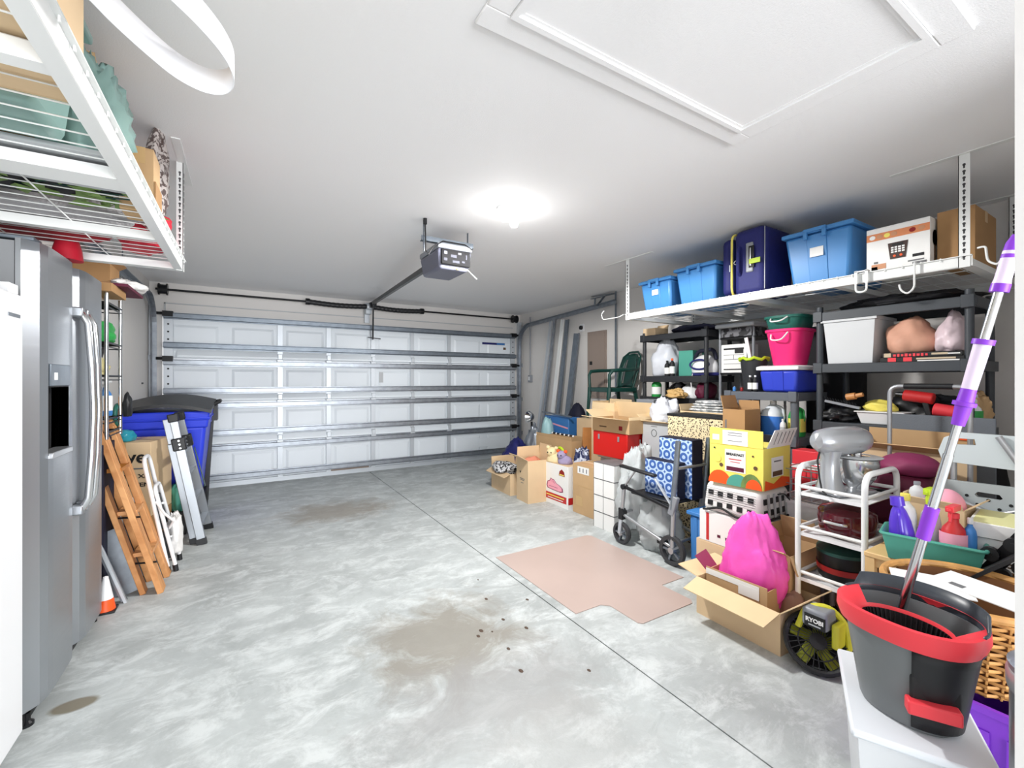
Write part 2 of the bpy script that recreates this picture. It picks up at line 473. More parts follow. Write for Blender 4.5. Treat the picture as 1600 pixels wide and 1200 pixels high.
# floor slabs with sawn joints
fl = sempty('floor')
cuts_x = (-1.7, 1.55, 4.4); cuts_y = (-2.2, 3.83, 6.9)
for i in range(2):
    for j in range(2):
        G().bx(cuts_x[i] + 0.0035, cuts_y[j] + (0.0015 if j else 0), -0.12, cuts_x[i + 1] - 0.0035, cuts_y[j + 1] - (0.0015 if j == 0 else 0), 0).build('concrete_slab', M['concrete'], fl)
G().bx(-1.8, -2.3, -0.2, 4.5, 7.0, -0.121).build('joint_base', mat('joint_dark', srgb('#3d3c3a'), 0.9), fl)
for k in range(11):
    random.seed(k + 5)
    x, y = random.gauss(1.27, 0.16), random.gauss(1.98, 0.25)
    if x < 1.53 or x > 1.57:
        r_ = random.uniform(0.004, 0.012)
        g = G(); g.lathe([(r_, 0), (r_ * 0.6, 0.003)], (x, y, 0.0005), 7, 1, 1.5)
        g.build('dirt_speck', mat('speck', srgb('#5a4a40'), 0.9), fl)
ce = struct('ceiling', G().bx(-1.7, -2.2, CE, 4.4, 6.9, CE + 0.1), M['ceiling_paint'])
struct('wall_right', G().bx(XR, -2.2, 0, XR + TH, 6.9, CE), M['wall_paint'])
struct('wall_left', G().bx(XL - TH, 3.42, 0, XL, 6.9, CE), M['wall_paint'])
struct('wall_alcove', G().bx(XA - TH, -2.2, 0, XA, 3.42, CE).bx(XA, 3.43, 0, XL - TH, 3.54, CE), M['wall_paint'])
# wall round the garage door opening
g = G().bx(XL, YD + 0.05, 0, -0.84, YD + 0.2, CE).bx(4.07, YD + 0.05, 0, XR, YD + 0.2, CE).bx(-0.84, YD + 0.05, 2.125, 4.07, YD + 0.2, CE)
struct('wall_back', g, M['wall_paint'])
struct('trim_1', G().bx(-0.82, YD + 0.03, 2.25, 1.52, YD + 0.05, 2.262).bx(-0.82, YD + 0.03, 2.262, -0.808, YD + 0.05, 2.14).bx(1.62, YD + 0.03, 2.25, 4.05, YD + 0.05, 2.262), M['grey_light'])
# free standing jamb post beside the camera
struct('wall_fill_block', G().bx(2.3, -0.12, 0, 4.22, 0.0, CE), M['wall_paint'])  # unseen wall piece, added to keep the fill off the right side
struct('trim_2', G().bx(0.80, -0.12, 0, 0.86, 0.136, CE), M['white_trim'])

# attic hatch: casing frame with the hatch panel recessed
hx0, hx1, hy0, hy1 = 0.72, 1.97, 0.52, 1.19
cw = 0.085
hat = sempty('trim_3')
g = G()
g.bx(hx0 - cw, hy1, CE - 0.011, hx1 + cw, hy1 + cw, CE)
g.bx(hx0 - cw, hy0 - cw, CE - 0.011, hx1 + cw, hy0, CE)
g.bx(hx0 - cw, hy0, CE - 0.011, hx0, hy1, CE)
g.bx(hx1, hy0, CE - 0.011, hx1 + cw, hy1, CE)
g.build('hatch_casing', M['ceiling_paint'], hat, bevel=0.004)
g = G()
for i, (w_, d_) in enumerate(((0.02, 0.018), (0.035, 0.011))):
    k_ = 0.02 * i; g.bx(hx0 + k_, hy1 - w_, CE - d_, hx1 - k_, hy1 - k_, CE - 0.001).bx(hx0 + k_, hy0 + k_, CE - d_, hx1 - k_, hy0 + w_, CE - 0.001).bx(hx0 + k_, hy0 + w_, CE - d_, hx0 + w_, hy1 - w_, CE - 0.001).bx(hx1 - w_, hy0 + w_, CE - d_, hx1 - k_, hy1 - w_, CE - 0.001)
g.build('hatch_stop', M['ceiling_paint'], hat)
G().bx(hx0 + 0.035, hy0 + 0.035, CE - 0.008, hx1 - 0.035, hy1 - 0.035, CE - 0.001).build('hatch_panel', M['ceiling_paint'], hat)

# ---------------------------------------------------------------- garage door
door = sempty('door_1')
dx0, dx1 = -0.82, 4.06
secs = [0.03, 0.53, 1.06, 1.59, 2.12]
pw = (dx1 - dx0) / 8
for k in range(4):
    z0, z1 = secs[k], secs[k + 1]
    g = G().bx(dx0, YD, z0 + 0.002, dx1, YD + 0.04, z1 - 0.002)
    g.build('door_section', M['door_panel'], door)
    for j in range(8):
        x = dx0 + j * pw
        a, b_ = x + 0.07, x + pw - 0.07
        # pressed panel: sloped border and raised field seen from inside
        g = G()
        zz0, zz1 = z0 + 0.09, z1 - 0.12
        e = 0.03
        vs = [(a, YD, zz0), (b_, YD, zz0), (b_, YD, zz1), (a, YD, zz1), (a + e, YD - 0.012, zz0 + e), (b_ - e, YD - 0.012, zz0 + e), (b_ - e, YD - 0.012, zz1 - e), (a + e, YD - 0.012, zz1 - e)]
        g.add(vs, [(0, 1, 5, 4), (1, 2, 6, 5), (2, 3, 7, 6), (3, 0, 4, 7), (4, 5, 6, 7), (3, 2, 1, 0)])
        g.build('pressed_panel', M['door_panel'], door)
# horizontal struts
def strut(z, mm='galv'):
    g = G()
    g.bx(dx0, YD - 0.075, z - 0.028, dx1, YD - 0.071, z + 0.028)
    g.bx(dx0, YD - 0.075, z + 0.024, dx1, YD - 0.03, z + 0.028)
    g.bx(dx0, YD - 0.075, z - 0.028, dx1, YD - 0.03, z - 0.024)
    g.bx(dx0, YD - 0.034, z + 0.028, dx1, YD - 0.03, z + 0.04).bx(dx0, YD - 0.034, z - 0.04, dx1, YD - 0.03, z - 0.028)
    g.build('strut', M[mm], door)
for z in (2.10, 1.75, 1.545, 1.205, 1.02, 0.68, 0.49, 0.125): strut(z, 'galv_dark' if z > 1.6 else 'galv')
# lip along the top of each section
for z in (1.62, 1.09, 0.555):
    g = G().prism([(YD - 0.055, z - 0.012), (YD - 0.055, z + 0.012), (YD - 0.01, z + 0.085), (YD, z + 0.085), (YD, z - 0.012)], 0, 4.6)
    g.v = [(v[2] + dx0 + 0.13, v[0], v[1]) for v in g.v]
    g.build('section_lip', M['door_panel'], door)
G().bx(dx0, YD - 0.02, 0.0, dx1, YD + 0.03, 0.045).bx(dx0, YD - 0.035, 0.045, dx1, YD, 0.06).build('bottom_seal', M['galv_light'], door)
# vertical stiles with hinges
for x in (0.40, 1.0, 1.61, 2.2, 2.81):
    for k in range(4):
        z0, z1 = secs[k], secs[k + 1]
        g = G().bx(x - 0.03, YD - 0.028, z0 + 0.01, x + 0.03, YD - 0.012, z1 - 0.01)
        st = g.build('stile', M['galv_light'], door)
        if k > 0:
            G().bx(x - 0.038, YD - 0.062, z0 - 0.03, x + 0.038, YD - 0.028, z0 + 0.015).bx(x - 0.026, YD - 0.066, z0 + 0.015, x + 0.026, YD - 0.028, z0 + 0.085).build('hinge', M['galv_light'], st, bevel=0.004)
for x, s_ in ((dx0 + 0.045, 1), (dx1 - 0.045, -1)):
    for k in range(4):
        z0, z1 = secs[k], secs[k + 1]
        st = G().bx(x - 0.045, YD - 0.03, z0 + 0.01, x + 0.045, YD - 0.014, z1 - 0.01).build('stile', M['galv_light'], door)
        g = G()
        for q in range(4): g.cyl((x, YD - 0.033, z0 + 0.14 + q * 0.09), (x, YD - 0.03, z0 + 0.14 + q * 0.09), 0.011, 8)
        g.build('punched_hole', M['black_metal'], st)
        G().bx(x - 0.05, YD - 0.085, z1 - 0.035, x + 0.05, YD - 0.03, z1 + 0.03).cyl((x - s_ * 0.05, YD - 0.06, z1), (x - s_ * 0.11, YD - 0.06, z1), 0.017, 10).build('roller_hinge', M['black_metal'], st)
# stickers on the door
G().bx(3.42, YD - 0.016, 1.94, 3.86, YD - 0.0125, 1.975).build('sticker', M['navy'], door)
G().bx(3.70, YD - 0.017, 1.945, 3.86, YD - 0.0165, 1.97).build('sticker', M['blue_mid'], door)
G().bx(3.83, YD - 0.016, 1.86, 3.88, YD - 0.0125, 1.90).build('sticker', M['print_brown'], door)
G().bx(1.70, YD - 0.016, 1.30, 1.76, YD - 0.0125, 1.45).build('sticker', M['grey_light'], door)
G().bx(0.98, YD - 0.024, 0.055, 1.55, YD - 0.018, 0.085).build('sticker', M['panel_brown'], door)
G().bx(3.35, YD - 0.02, 0.21, 3.78, YD - 0.0125, 0.36).build('sticker', M['door_panel'], door)

# torsion shaft and spring
t = thing('torsion_spring', 'black torsion spring on its long steel shaft above the garage door', 'spring', (1.52, YD - 0.13, 2.39))
G().cyl((-2.40, 0, 0), (2.50, 0, 0), 0.013, 10).build('shaft', M['black_metal'], t)
g = G()
def coil(x0, x1):
    n = 26
    return g.tube([(x0 + (x1 - x0) * i / n, 0.0, -0.018 * math.sin(PI * i / n)) for i in range(n + 1)], [0.036 if i % 2 else 0.033 for i in range(n + 1)], 14)
coil(-0.80, -0.03); coil(0.06, 0.80)
g.build('spring_sleeve', M['black_plastic'], t)
for x in (-0.80, 0.80): G().cyl((x - 0.025, 0, 0), (x + 0.025, 0, 0), 0.043, 14).build('winding_cone', M['black_metal'], t)
G().bx(-0.035, 0.0, -0.1, 0.045, 0.12, 0.055).cyl((-0.03, 0, 0), (0.05, 0, 0), 0.05, 14).bx(-0.03, 0.11, -0.22, 0.04, 0.128, -0.09).build('centre_bracket', M['galv_light'], t)
for x in (-2.33, 2.47):
    G().cyl((x - 0.03, 0, 0), (x + 0.03, 0, 0), 0.055, 10).cyl((x - 0.045, 0, 0), (x - 0.03, 0, 0), 0.068, 10).cyl((x + 0.03, 0, 0), (x + 0.045, 0, 0), 0.068, 10).build('cable_drum', M['black_metal'], t)

# tracks
def track(side):
    s_ = -1 if side == 'left' else 1
    X = dx0 - 0.085 if side == 'left' else dx1 + 0.07
    t = thing('door_track', 'curved galvanised door track along the %s wall' % side, 'track', (X, 0, 0), 0, 'garage door tracks' if False else None)
    yend = 2.0 if side == 'left' else 4.18
    path = [(0, YD - 0.06, 0.02), (0, YD - 0.06, 1.95)]
    path += [(0, YD - 0.06 - 0.33 * (1 - math.cos(R(a))), 1.95 + 0.33 * math.sin(R(a))) for a in range(10, 91, 10)]
    z_end = 2.28 if side == 'left' else 2.36
    path += [(0, yend, z_end)]
    for dxx, w_ in ((-0.025, 0.004), (0.025, 0.004)):
        pass
    g = G()
    pts = [Vector(p) for p in path]
    # C profile swept in the plane x = const
    prof = [(-0.026, -0.028), (0.026, -0.028), (0.026, 0.028), (0.010, 0.034), (0.010, 0.026), (0.020, 0.020), (0.020, -0.022), (-0.026, -0.022)]
    vs = []; fs = []; n = len(prof)
    for i, p in enumerate(pts):
        d = (pts[min(i + 1, len(pts) - 1)] - pts[max(0, i - 1)]).normalized()
        nn = Vector((0, -d.z, d.y))
        for a, b_ in prof: vs.append(tuple(p + Vector((a * s_, 0, 0)) + nn * b_))
    for i in range(len(pts) - 1):
        for k in range(n): fs.append((i * n + k, i * n + (k + 1) % n, (i + 1) * n + (k + 1) % n, (i + 1) * n + k))
    g.add(vs, fs); g.build('rail', M['galv'], t)
    wx = (XL + 0.0 if side == 'left' else XR) - X
    for z in (0.4, 1.0, 1.6): G().bx(min(0, wx), YD - 0.03, z - 0.03, max(0, wx), YD - 0.026, z + 0.03).build('wall_bracket', M['galv'], t)
    G().bx(-0.02 + 0.03 * s_, YD - 0.022, 0, 0.02 + 0.05 * s_, YD + 0.045, 2.36).build('flag_angle', M['galv_light'], t)
    if side == 'right':
        g = G().bar((0.03, 4.2, 2.5), (0.03, 4.2, 1.15), 0.03, 0.004)
        g.bar((-0.02, 4.62, 2.46), (-0.02, 4.18, 2.46), 0.04, 0.004).bar((-0.02, 4.54, 2.46), (-0.02, 4.55, 2.36), 0.03, 0.006).bar((-0.02, 4.36, 2.46), (-0.02, 4.50, 2.35), 0.035, 0.006)
        g.bar((-0.01, 4.62, 2.49), (-0.01, 4.18, 2.47), 0.035, 0.004)
        g.build('hanger', M['galv_dark'], t)
    else:
        G().bar((0, 5.0, 2.5), (0, 5.0, 2.28), 0.03, 0.004).build('hanger', M['galv_dark'], t)
    return t
track('left'); track('right')

# opener
t = thing('garage_door_opener', 'grey garage door opener with black rail hung from the ceiling', 'opener', (1.36, 3.05, 2.17))
G().taper((0.0 - 0.12, 0.02, 0.12, 0.38), (-0.14, 0.0, 0.14, 0.40), 0.0, 0.15).build('housing', mat('opener_grey', srgb('#6a6c7c'), 0.4), t, bevel=0.02)
G().bx(-0.14, -0.002, 0.15, 0.14, 0.40, 0.19).build('top_plate', M['grey_plastic'], t, bevel=0.006)
G().bx(-0.115, -0.012, 0.03, 0.12, 0.01, 0.145).build('control_panel', mat('matte_black', (0.003, 0.003, 0.004), 1.0), t, bevel=0.006)
for (x, z, a, b_, mm) in ((-0.085, 0.115, 0.03, 0.03, 'white_label'), (-0.085, 0.065, 0.035, 0.03, 'ink_grey'), (-0.02, 0.095, 0.06, 0.03, 'ink_grey'), (0.03, 0.12, 0.03, 0.018, 'white_label'), (0.0, 0.055, 0.07, 0.025, 'ink_grey'), (0.085, 0.10, 0.012, 0.05, 'ink_grey'), (0.06, 0.06, 0.03, 0.02, 'ink_grey')):
    G().cb(x, -0.013, z, a * 0.8, 0.004, b_ * 0.7).build('label', mat('muted_label', srgb('#7d8090'), 0.9) if mm == 'white_label' else mat('dim_label', srgb('#33343c'), 0.9), t)  # label colours set darker because the close bulbs wash them out
G().lathe([(0.011, 0), (0.013, 0.01)], (0.02, 0.0, 0.0), 10).build('learn_button', M['yellow'], t)
g = G().bx(-0.26, 0.02, 0.185, 0.16, 0.024, 0.225).bx(-0.26, 0.02, 0.185, 0.16, 0.05, 0.189)
g.bar((-0.25, 0.0, 0.10), (-0.25, 0.0, 0.33), 0.022, 0.003).bar((0.15, 0.1, 0.18), (0.15, 0.1, 0.33), 0.022, 0.003)
g.build('hanging_bracket', M['galv_dark'], t)
G().tube([(-0.25, -0.03, 0.33), (-0.25, -0.03, 0.29)], 0.014, 8).tube([(-0.25, -0.03, 0.29), (-0.245, -0.03, 0.1), (-0.22, -0.02, 0.08), (-0.18, 0.0, 0.14), (-0.1, 0.0, 0.2), (0.08, 0.0, 0.2), (0.14, 0.0, 0.17)], 0.005, 6).build('power_cord', M['ink'], t, smooth=True)
G().tube([(0.10, 0.0, 0.01), (0.16, -0.04, -0.06)], 0.003, 5).build('antenna', M['white_plastic'], t)
G().bar((-0.04, 0.38, 0.12), (0.20, 3.42, 0.26), 0.032, 0.045).build('rail', M['black_metal'], t)
G().bx(0.16, 3.3, 0.2, 0.25, 3.42, 0.27).build('header_bracket', M['black_metal'], t)
G().bar((0.19, 3.25, 0.24), (0.22, 3.40, -0.24), 0.022, 0.006).bar((0.22, 3.42, -0.1), (0.225, 3.42, -0.25), 0.03, 0.006).bar((0.15, 3.40, -0.22), (0.33, 3.40, -0.235), 0.02, 0.012).build('door_arm', M['black_metal'], t)

# ceiling lamp
t = thing('ceiling_lamp', 'white two bulb ceiling lamp glowing in the middle of the ceiling', 'lamp', (LAMP[0], LAMP[1], CE))
G().lathe([(0.07, -0.03), (0.085, -0.015), (0.085, 0.0)], seg=28).build('base', M['white_plastic'], t, smooth=True)
bm_ = mat('bulb_glow', (1, 0.99, 0.96), 0.4, emit=9)
for dx, dy in ((-0.055, -0.03), (0.055, 0.03)):
    b_ = G().cyl((dx * 0.7, dy * 0.7, -0.03), (dx, dy, -0.055), 0.02, 12).build('socket', M['white_plastic'], t)
    G().lathe([(0.0, -0.115), (0.022, -0.108), (0.033, -0.085), (0.028, -0.062), (0.016, -0.045)], (dx, dy, 0), 16).build('bulb', bm_, t, smooth=True)
# ---------------------------------------------------------------- generic builders
def open_box(name, label, x, y, z, sx, sy, sz, rz=0.0, flaps=(), m='cardboard', inner=None, fl=None, th=0.005, cat='box', tape=True, group=None):
    """cardboard carton: x,y = centre of the base; flaps = {side: (angle, length)}; sides W E S N; 0 closed, 90 upright, 180 folded out flat"""
    t = thing(name, label, cat, (x, y, z), rz, group)
    a, b = sx / 2, sy / 2
    g = G().bx(-a, -b, 0, a, b, th)
    g.bx(-a, -b, th, -a + th, b, sz).bx(a - th, -b, th, a, b, sz).bx(-a + th, -b, th, a - th, -b + th, sz).bx(-a + th, b - th, th, a - th, b, sz)
    g.build('carton_body', M[m], t)
    for sd, (ang, ln) in dict(flaps).items():
        n = {'W': Vector((-1, 0, 0)), 'E': Vector((1, 0, 0)), 'S': Vector((0, -1, 0)), 'N': Vector((0, 1, 0))}[sd]
        tt = Vector((-n.y, n.x, 0)); L_ = (b if sd in 'WE' else a) - 0.003; off = (a if sd in 'WE' else b) - th * 0.5
        d = n * (-math.cos(R(ang))) + Vector((0, 0, math.sin(R(ang))))
        k = d.cross(tt).normalized() * (th * 0.5)
        p0 = n * off + Vector((0, 0, sz + 0.001)); p1 = p0 + d * ln
        vs = [tuple(q + tt * (s1 * (L_ - (0.006 if q is p1 else 0))) + k * s2) for q in (p0, p1) for s1, s2 in ((-1, -1), (1, -1), (1, 1), (-1, 1))]
        G().add(vs, [(3, 2, 1, 0), (4, 5, 6, 7), (0, 1, 5, 4), (1, 2, 6, 5), (2, 3, 7, 6), (3, 0, 4, 7)]).build('flap', M[fl or m], t)
    return t
def closed_box(name, label, x, y, z, sx, sy, sz, rz=0.0, m='cardboard', cat='box', tape='tape', group=None, lid=0.0):
    t = thing(name, label, cat, (x, y, z), rz, group)
    a, b = sx / 2, sy / 2
    G().bx(-a, -b, 0, a, b, sz - 0.004).build('carton_body', M[m], t, bevel=0.002)
    G().bx(-a + 0.001, -b + 0.001, sz - 0.004, -0.002, b - 0.001, sz).build('flap', M[m], t)
    G().bx(0.002, -b + 0.001, sz - 0.004, a - 0.001, b - 0.001, sz).build('flap', M[m], t)
    if name == 'white_carton': G().bx(-a - 0.0008, -b - 0.0008, sz - 0.0035, a, b, sz + 0.0015).bx(-a - 0.0008, b - 0.003, 0, a, b + 0.0008, sz).build('dark_edge', M['ink_grey'], t)
    if tape: G().bx(-0.025, -b - 0.001, sz - 0.06, 0.025, b + 0.001, sz + 0.001).build('tape_strip', M[tape], t)
    return t
def decal(t, face, x, y, z, w_, h, m, name='label'):
    g = G()
    if face in 'WE': g.cb(x, y, z, 0.002, w_, h)
    elif face in 'SN': g.cb(x, y, z, w_, 0.002, h)
    else: g.cb(x, y, z, w_, h, 0.002)
    return g.build(name, M[m], t)
def tote(label, x, y, z, sx, sy, sz, rz=0, m='blue_tote', lid=True, name='storage_tote', lm=None, taper=0.9, handle=True, cat='tote', inner=False, lab=False, rot=None):
    t = thing(name, label, cat, (x, y, z), rz, rot=rot)
    a, b = sx / 2, sy / 2; k = taper; lh = 0.035 if lid else 0.02
    if inner or not lid:
        g = G(); w_ = 0.004
        o0 = [(-a * k, -b * k), (a * k, -b * k), (a * k, b * k), (-a * k, b * k)]; o1 = [(-a, -b), (a, -b), (a, b), (-a, b)]
        sh = lambda q, d: [(p[0] - math.copysign(d, p[0]), p[1] - math.copysign(d, p[1])) for p in q]
        i0, i1 = sh(o0, w_), sh(o1, w_)
        vs = [(*p, 0) for p in o0] + [(*p, sz - lh) for p in o1] + [(*p, w_) for p in i0] + [(*p, sz - lh) for p in i1]
        fs = [(3, 2, 1, 0), (8, 9, 10, 11)]
        for i in range(4):
            j = (i + 1) % 4
            fs += [(i, j, 4 + j, 4 + i), (12 + i, 12 + j, 8 + j, 8 + i), (4 + i, 4 + j, 12 + j, 12 + i)]
        g.add(vs, fs); g.build('tub', M[m], t, bevel=0.004)
        e = 0.012
        G().bx(-a - e, -b - e, sz - lh, -a + 0.004, b + e, sz).bx(a - 0.004, -b - e, sz - lh, a + e, b + e, sz).bx(-a + 0.004, -b - e, sz - lh, a - 0.004, -b + 0.004, sz).bx(-a + 0.004, b - 0.004, sz - lh, a - 0.004, b + e, sz).build('rim', M[m], t)
    else:
        G().taper((-a * k, -b * k, a * k, b * k), (-a, -b, a, b), 0, sz - lh).build('tub', M[m], t, bevel=0.02)
        g = G()
        for i in range(3):
            for sg in (-1, 1):
                yy = b * (-0.55 + 0.55 * i)
        g.taper((-a * k - 0.004, -b * 0.28, -a * k + 0.02, b * 0.28), (-a - 0.006, -b * 0.30, -a + 0.02, b * 0.30), 0.01, sz - lh - 0.01)
        g.build('end_rib', M[m], t, bevel=0.004)
        G().bx(-a - 0.015, -b - 0.015, sz - lh, a + 0.015, b + 0.015, sz - 0.008).taper((-a - 0.01, -b - 0.01, a + 0.01, b + 0.01), (-a + 0.01, -b + 0.01, a - 0.01, b - 0.01), sz - 0.008, sz).build('lid', M[lm or m], t, bevel=0.006)
    if handle:
        G().bx(-a - 0.032, -b * 0.34, sz - 0.03, -a - 0.012, b * 0.34, sz - 0.006).bx(-a - 0.032, -b * 0.34, sz - 0.075, -a - 0.014, -b * 0.34 + 0.025, sz - 0.02).bx(-a - 0.032, b * 0.34 - 0.025, sz - 0.075, -a - 0.014, b * 0.34, sz - 0.02).build('latch_handle', M[lm or m], t, bevel=0.004)
    if lab: G().bx(-a * 0.95 - 0.012, -b * 0.2, sz * 0.50, -a * 0.95 - 0.006, b * 0.2, sz * 0.66).build('label', M['white_label'], t)
    return t
def bottle(name, label, x, y, z, h, r, m='white_plastic', cap='white_plastic', lab=None, cat='bottle', rz=0, sy=1.0, style='round', rot=None, group=None):
    t = thing(name, label, cat, (x, y, z), rz, group, rot=rot)
    if style == 'spray':
        prof = [(r * 0.9, 0), (r, 0.01), (r, h * 0.45), (r * 0.8, h * 0.6), (r * 0.38, h * 0.7), (r * 0.36, h * 0.78)]
        G().lathe(prof, seg=20, sy=sy).build('bottle_body', M[m], t, smooth=True)
        hd = G().cyl((0, 0, h * 0.76), (0, 0, h * 0.84), r * 0.42, 14).prism([(-r * 1.5, 0), (-r * 1.4, h * 0.05), (r * 0.5, h * 0.14), (r * 1.1, h * 0.08), (r * 0.9, 0)], 0, 0.001)
        g = G().cyl((0, 0, h * 0.76), (0, 0, h * 0.84), r * 0.42, 14)
        g.bar((-r * 1.3, 0, h * 0.93), (r * 0.9, 0, h * 0.92), r * 0.6, h * 0.09).cyl((-r * 1.6, 0, h * 0.93), (-r * 1.2, 0, h * 0.93), r * 0.18, 8)
        g.bar((-r * 0.7, 0, h * 0.9), (-r * 1.0, 0, h * 0.72), r * 0.3, 0.008, (0, 1, 0))
        g.build('spray_head', M[cap], t, bevel=0.002)
    elif style == 'jug':
        prof = [(r * 0.92, 0), (r, 0.015), (r, h * 0.58), (r * 0.85, h * 0.7), (r * 0.5, h * 0.84), (r * 0.26, h * 0.9), (r * 0.26, h * 0.95)]
        G().lathe(prof, seg=24, sy=sy, pw=3.2).build('jug_body', M[m], t, smooth=True)
        G().cyl((0, 0, h * 0.94), (0, 0, h), r * 0.3, 14).build('cap', M[cap], t)
        G().tube(rounded([(0, -r * 0.25 * sy, h * 0.87), (0, -r * 0.95 * sy, h * 0.80), (0, -r * 1.02 * sy, h * 0.5), (0, -r * 0.9 * sy, h * 0.46)], 0.02), r * 0.13, 8).build('handle', M[m], t, smooth=True)
    elif style == 'jughandle':   # laundry bottle, broad base, slanted grip
        prof = [(r * 0.95, 0), (r, 0.015), (r * 0.98, h * 0.4), (r * 0.85, h * 0.6), (r * 0.6, h * 0.76), (r * 0.42, h * 0.82), (r * 0.42, h * 0.86)]
        G().lathe(prof, seg=24, sy=sy).build('jug_body', M[m], t, smooth=True)
        G().lathe([(r * 0.5, h * 0.85), (r * 0.46, h), (r * 0.4, h)], seg=18).build('cap', M[cap], t, smooth=True)
        G().tube(rounded([(r * 0.4, 0, h * 0.78), (r * 0.98, 0, h * 0.7), (r * 1.05, 0, h * 0.42), (r * 0.9, 0, h * 0.36)], 0.03), r * 0.14, 8).build('handle', M[m], t, smooth=True)
    else:
        prof = [(r * 0.94, 0), (r, 0.008), (r, h * 0.66), (r * 0.85, h * 0.76), (r * 0.4, h * 0.85), (r * 0.36, h * 0.9)]
        G().lathe(prof, seg=20, sy=sy).build('bottle_body', M[m], t, smooth=True)
        G().cyl((0, 0, h * 0.88), (0, 0, h), r * 0.45, 14).build('cap', M[cap], t, bevel=0.002)
    if lab: G().lathe([(r * 1.015, h * 0.14), (r * 1.015, h * 0.54)], seg=20, sy=sy, cap=False, pw=3.2 if style == 'jug' else 2.0).build('label', M[lab], t, smooth=True)
    return t
def bag(name, label, x, y, z, size, m, seed=1, amp=0.12, freq=1.6, fine=0.05, cat='bag', knot=0.0, solid=None, rz=0, nu=40, nv=26, flat=0.6):
    o = G().blob((0, 0, 0), size, seed, amp, freq, flat, fine, nu, nv, knot).build(name, M[m] if isinstance(m, str) else m, None, smooth=True, angle=75)
    o.location = (x, y, z); o.rotation_euler = (0, 0, rz)
    return tag(o, label, cat)
def one(g, name, m, label, cat, loc=(0, 0, 0), rot=(0, 0, 0), group=None, kind=None, **k):
    o = g.build(name, M[m] if isinstance(m, str) else m, None, **k)
    o.location = loc; o.rotation_euler = rot
    return tag(o, label, cat, group, kind)

def plate(outer, inner, th):
    """flat plate in local yz with one opening; outlines are resampled by angle about the opening's centre"""
    cx = sum(p[0] for p in inner) / len(inner); cy = sum(p[1] for p in inner) / len(inner)
    def hit(poly, a):
        d = (math.cos(a), math.sin(a)); best = None
        for i in range(len(poly)):
            p, q = poly[i], poly[(i + 1) % len(poly)]
            ex, ey = q[0] - p[0], q[1] - p[1]; den = d[0] * ey - d[1] * ex
            if abs(den) < 1e-9: continue
            tt_ = ((p[0] - cx) * ey - (p[1] - cy) * ex) / den; u = ((p[0] - cx) * d[1] - (p[1] - cy) * d[0]) / den
            if tt_ > 0 and -1e-6 <= u <= 1 + 1e-6 and (best is None or tt_ > best): best = tt_
        return (cx + d[0] * best, cy + d[1] * best)
    angs = sorted(set([2 * PI * k / 40 for k in range(40)] + [math.atan2(p[1] - cy, p[0] - cx) % (2 * PI) for p in list(outer) + list(inner)]))
    O = [hit(outer, a) for a in angs]; I = [hit(inner, a) for a in angs]; n = len(angs)
    vs = [(x, p[0], p[1]) for x in (-th / 2, th / 2) for q in (O, I) for p in q]
    fs = []
    for i in range(n):
        j = (i + 1) % n
        fs += [(i, j, n + j, n + i), (2 * n + j, 2 * n + i, 3 * n + i, 3 * n + j), (i, 2 * n + i, 2 * n + j, j), (n + i, n + j, 3 * n + j, 3 * n + i)]
    return G().add(vs, fs)

# ---------------------------------------------------------------- fridge and freezer
t = thing('refrigerator', 'stainless steel side by side refrigerator with curved handles and dispenser', 'refrigerator', (-0.72, 2.37, 0))
G().bx(-0.68, 0.01, 0.05, -0.02, 0.95, 1.86).build('cabinet', mat('fridge_side', srgb('#8e9093'), 0.45), t)
def fr_door(y0, y1, z0, z1, hole=None):
    # door with a gently bowed front
    n = 10; vs = []; fs = []
    ys = [y0 + (y1 - y0) * i / n for i in range(n + 1)]
    xs = [0.05 * (1 - (2 * (i / n) - 1) ** 6) for i in range(n + 1)]
    g = G()
    def col(i0, i1, za, zb):
        for i in range(i0, i1):
            g.add([(-0.015, ys[i], za), (xs[i], ys[i], za), (xs[i + 1], ys[i + 1], za), (-0.015, ys[i + 1], za), (-0.015, ys[i], zb), (xs[i], ys[i], zb), (xs[i + 1], ys[i + 1], zb), (-0.015, ys[i + 1], zb)],
                  [(3, 2, 1, 0), (4, 5, 6, 7), (1, 2, 6, 5), (0, 4, 7, 3)] + ([(0, 1, 5, 4)] if i in (0, hole and hole[1] or -1) else []) + ([(2, 3, 7, 6)] if i == n - 1 or (hole and i == hole[0] - 1) else []))
    if hole:
        col(0, hole[0], z0, z1); col(hole[1], n, z0, z1); col(hole[0], hole[1], z0, hole[2]); col(hole[0], hole[1], hole[3], z1)
    else: col(0, n, z0, z1)
    return g.build('door', M['steel'], t, smooth=True, angle=25)
d1 = fr_door(0.0, 0.475, 0.07, 1.87, (2, 7, 1.03, 1.31))
d2 = fr_door(0.48, 0.955, 0.07, 1.87)
G().bx(-0.012, 0.10, 1.03, -0.008, 0.33, 1.31).bx(-0.008, 0.095, 1.03, 0.048, 0.10, 1.31).bx(-0.008, 0.3325, 1.03, 0.048, 0.338, 1.31).bx(-0.008, 0.1, 1.305, 0.048, 0.33, 1.31).build('dispenser_recess', M['ink'], d1)
G().bx(0.0, 0.10, 1.015, 0.062, 0.335, 1.04).build('drip_tray', M['silver'], d1, bevel=0.004)
G().bx(0.048, 0.10, 1.31, 0.054, 0.335, 1.40).build('control_strip', M['galv_dark'], d1, bevel=0.003)
G().cb(0.056, 0.15, 1.35, 0.003, 0.03, 0.03).build('button', M['white_label'], d1)
G().cb(0.02, 0.15, 1.27, 0.02, 0.03, 0.05).build('spout', M['silver'], d1)
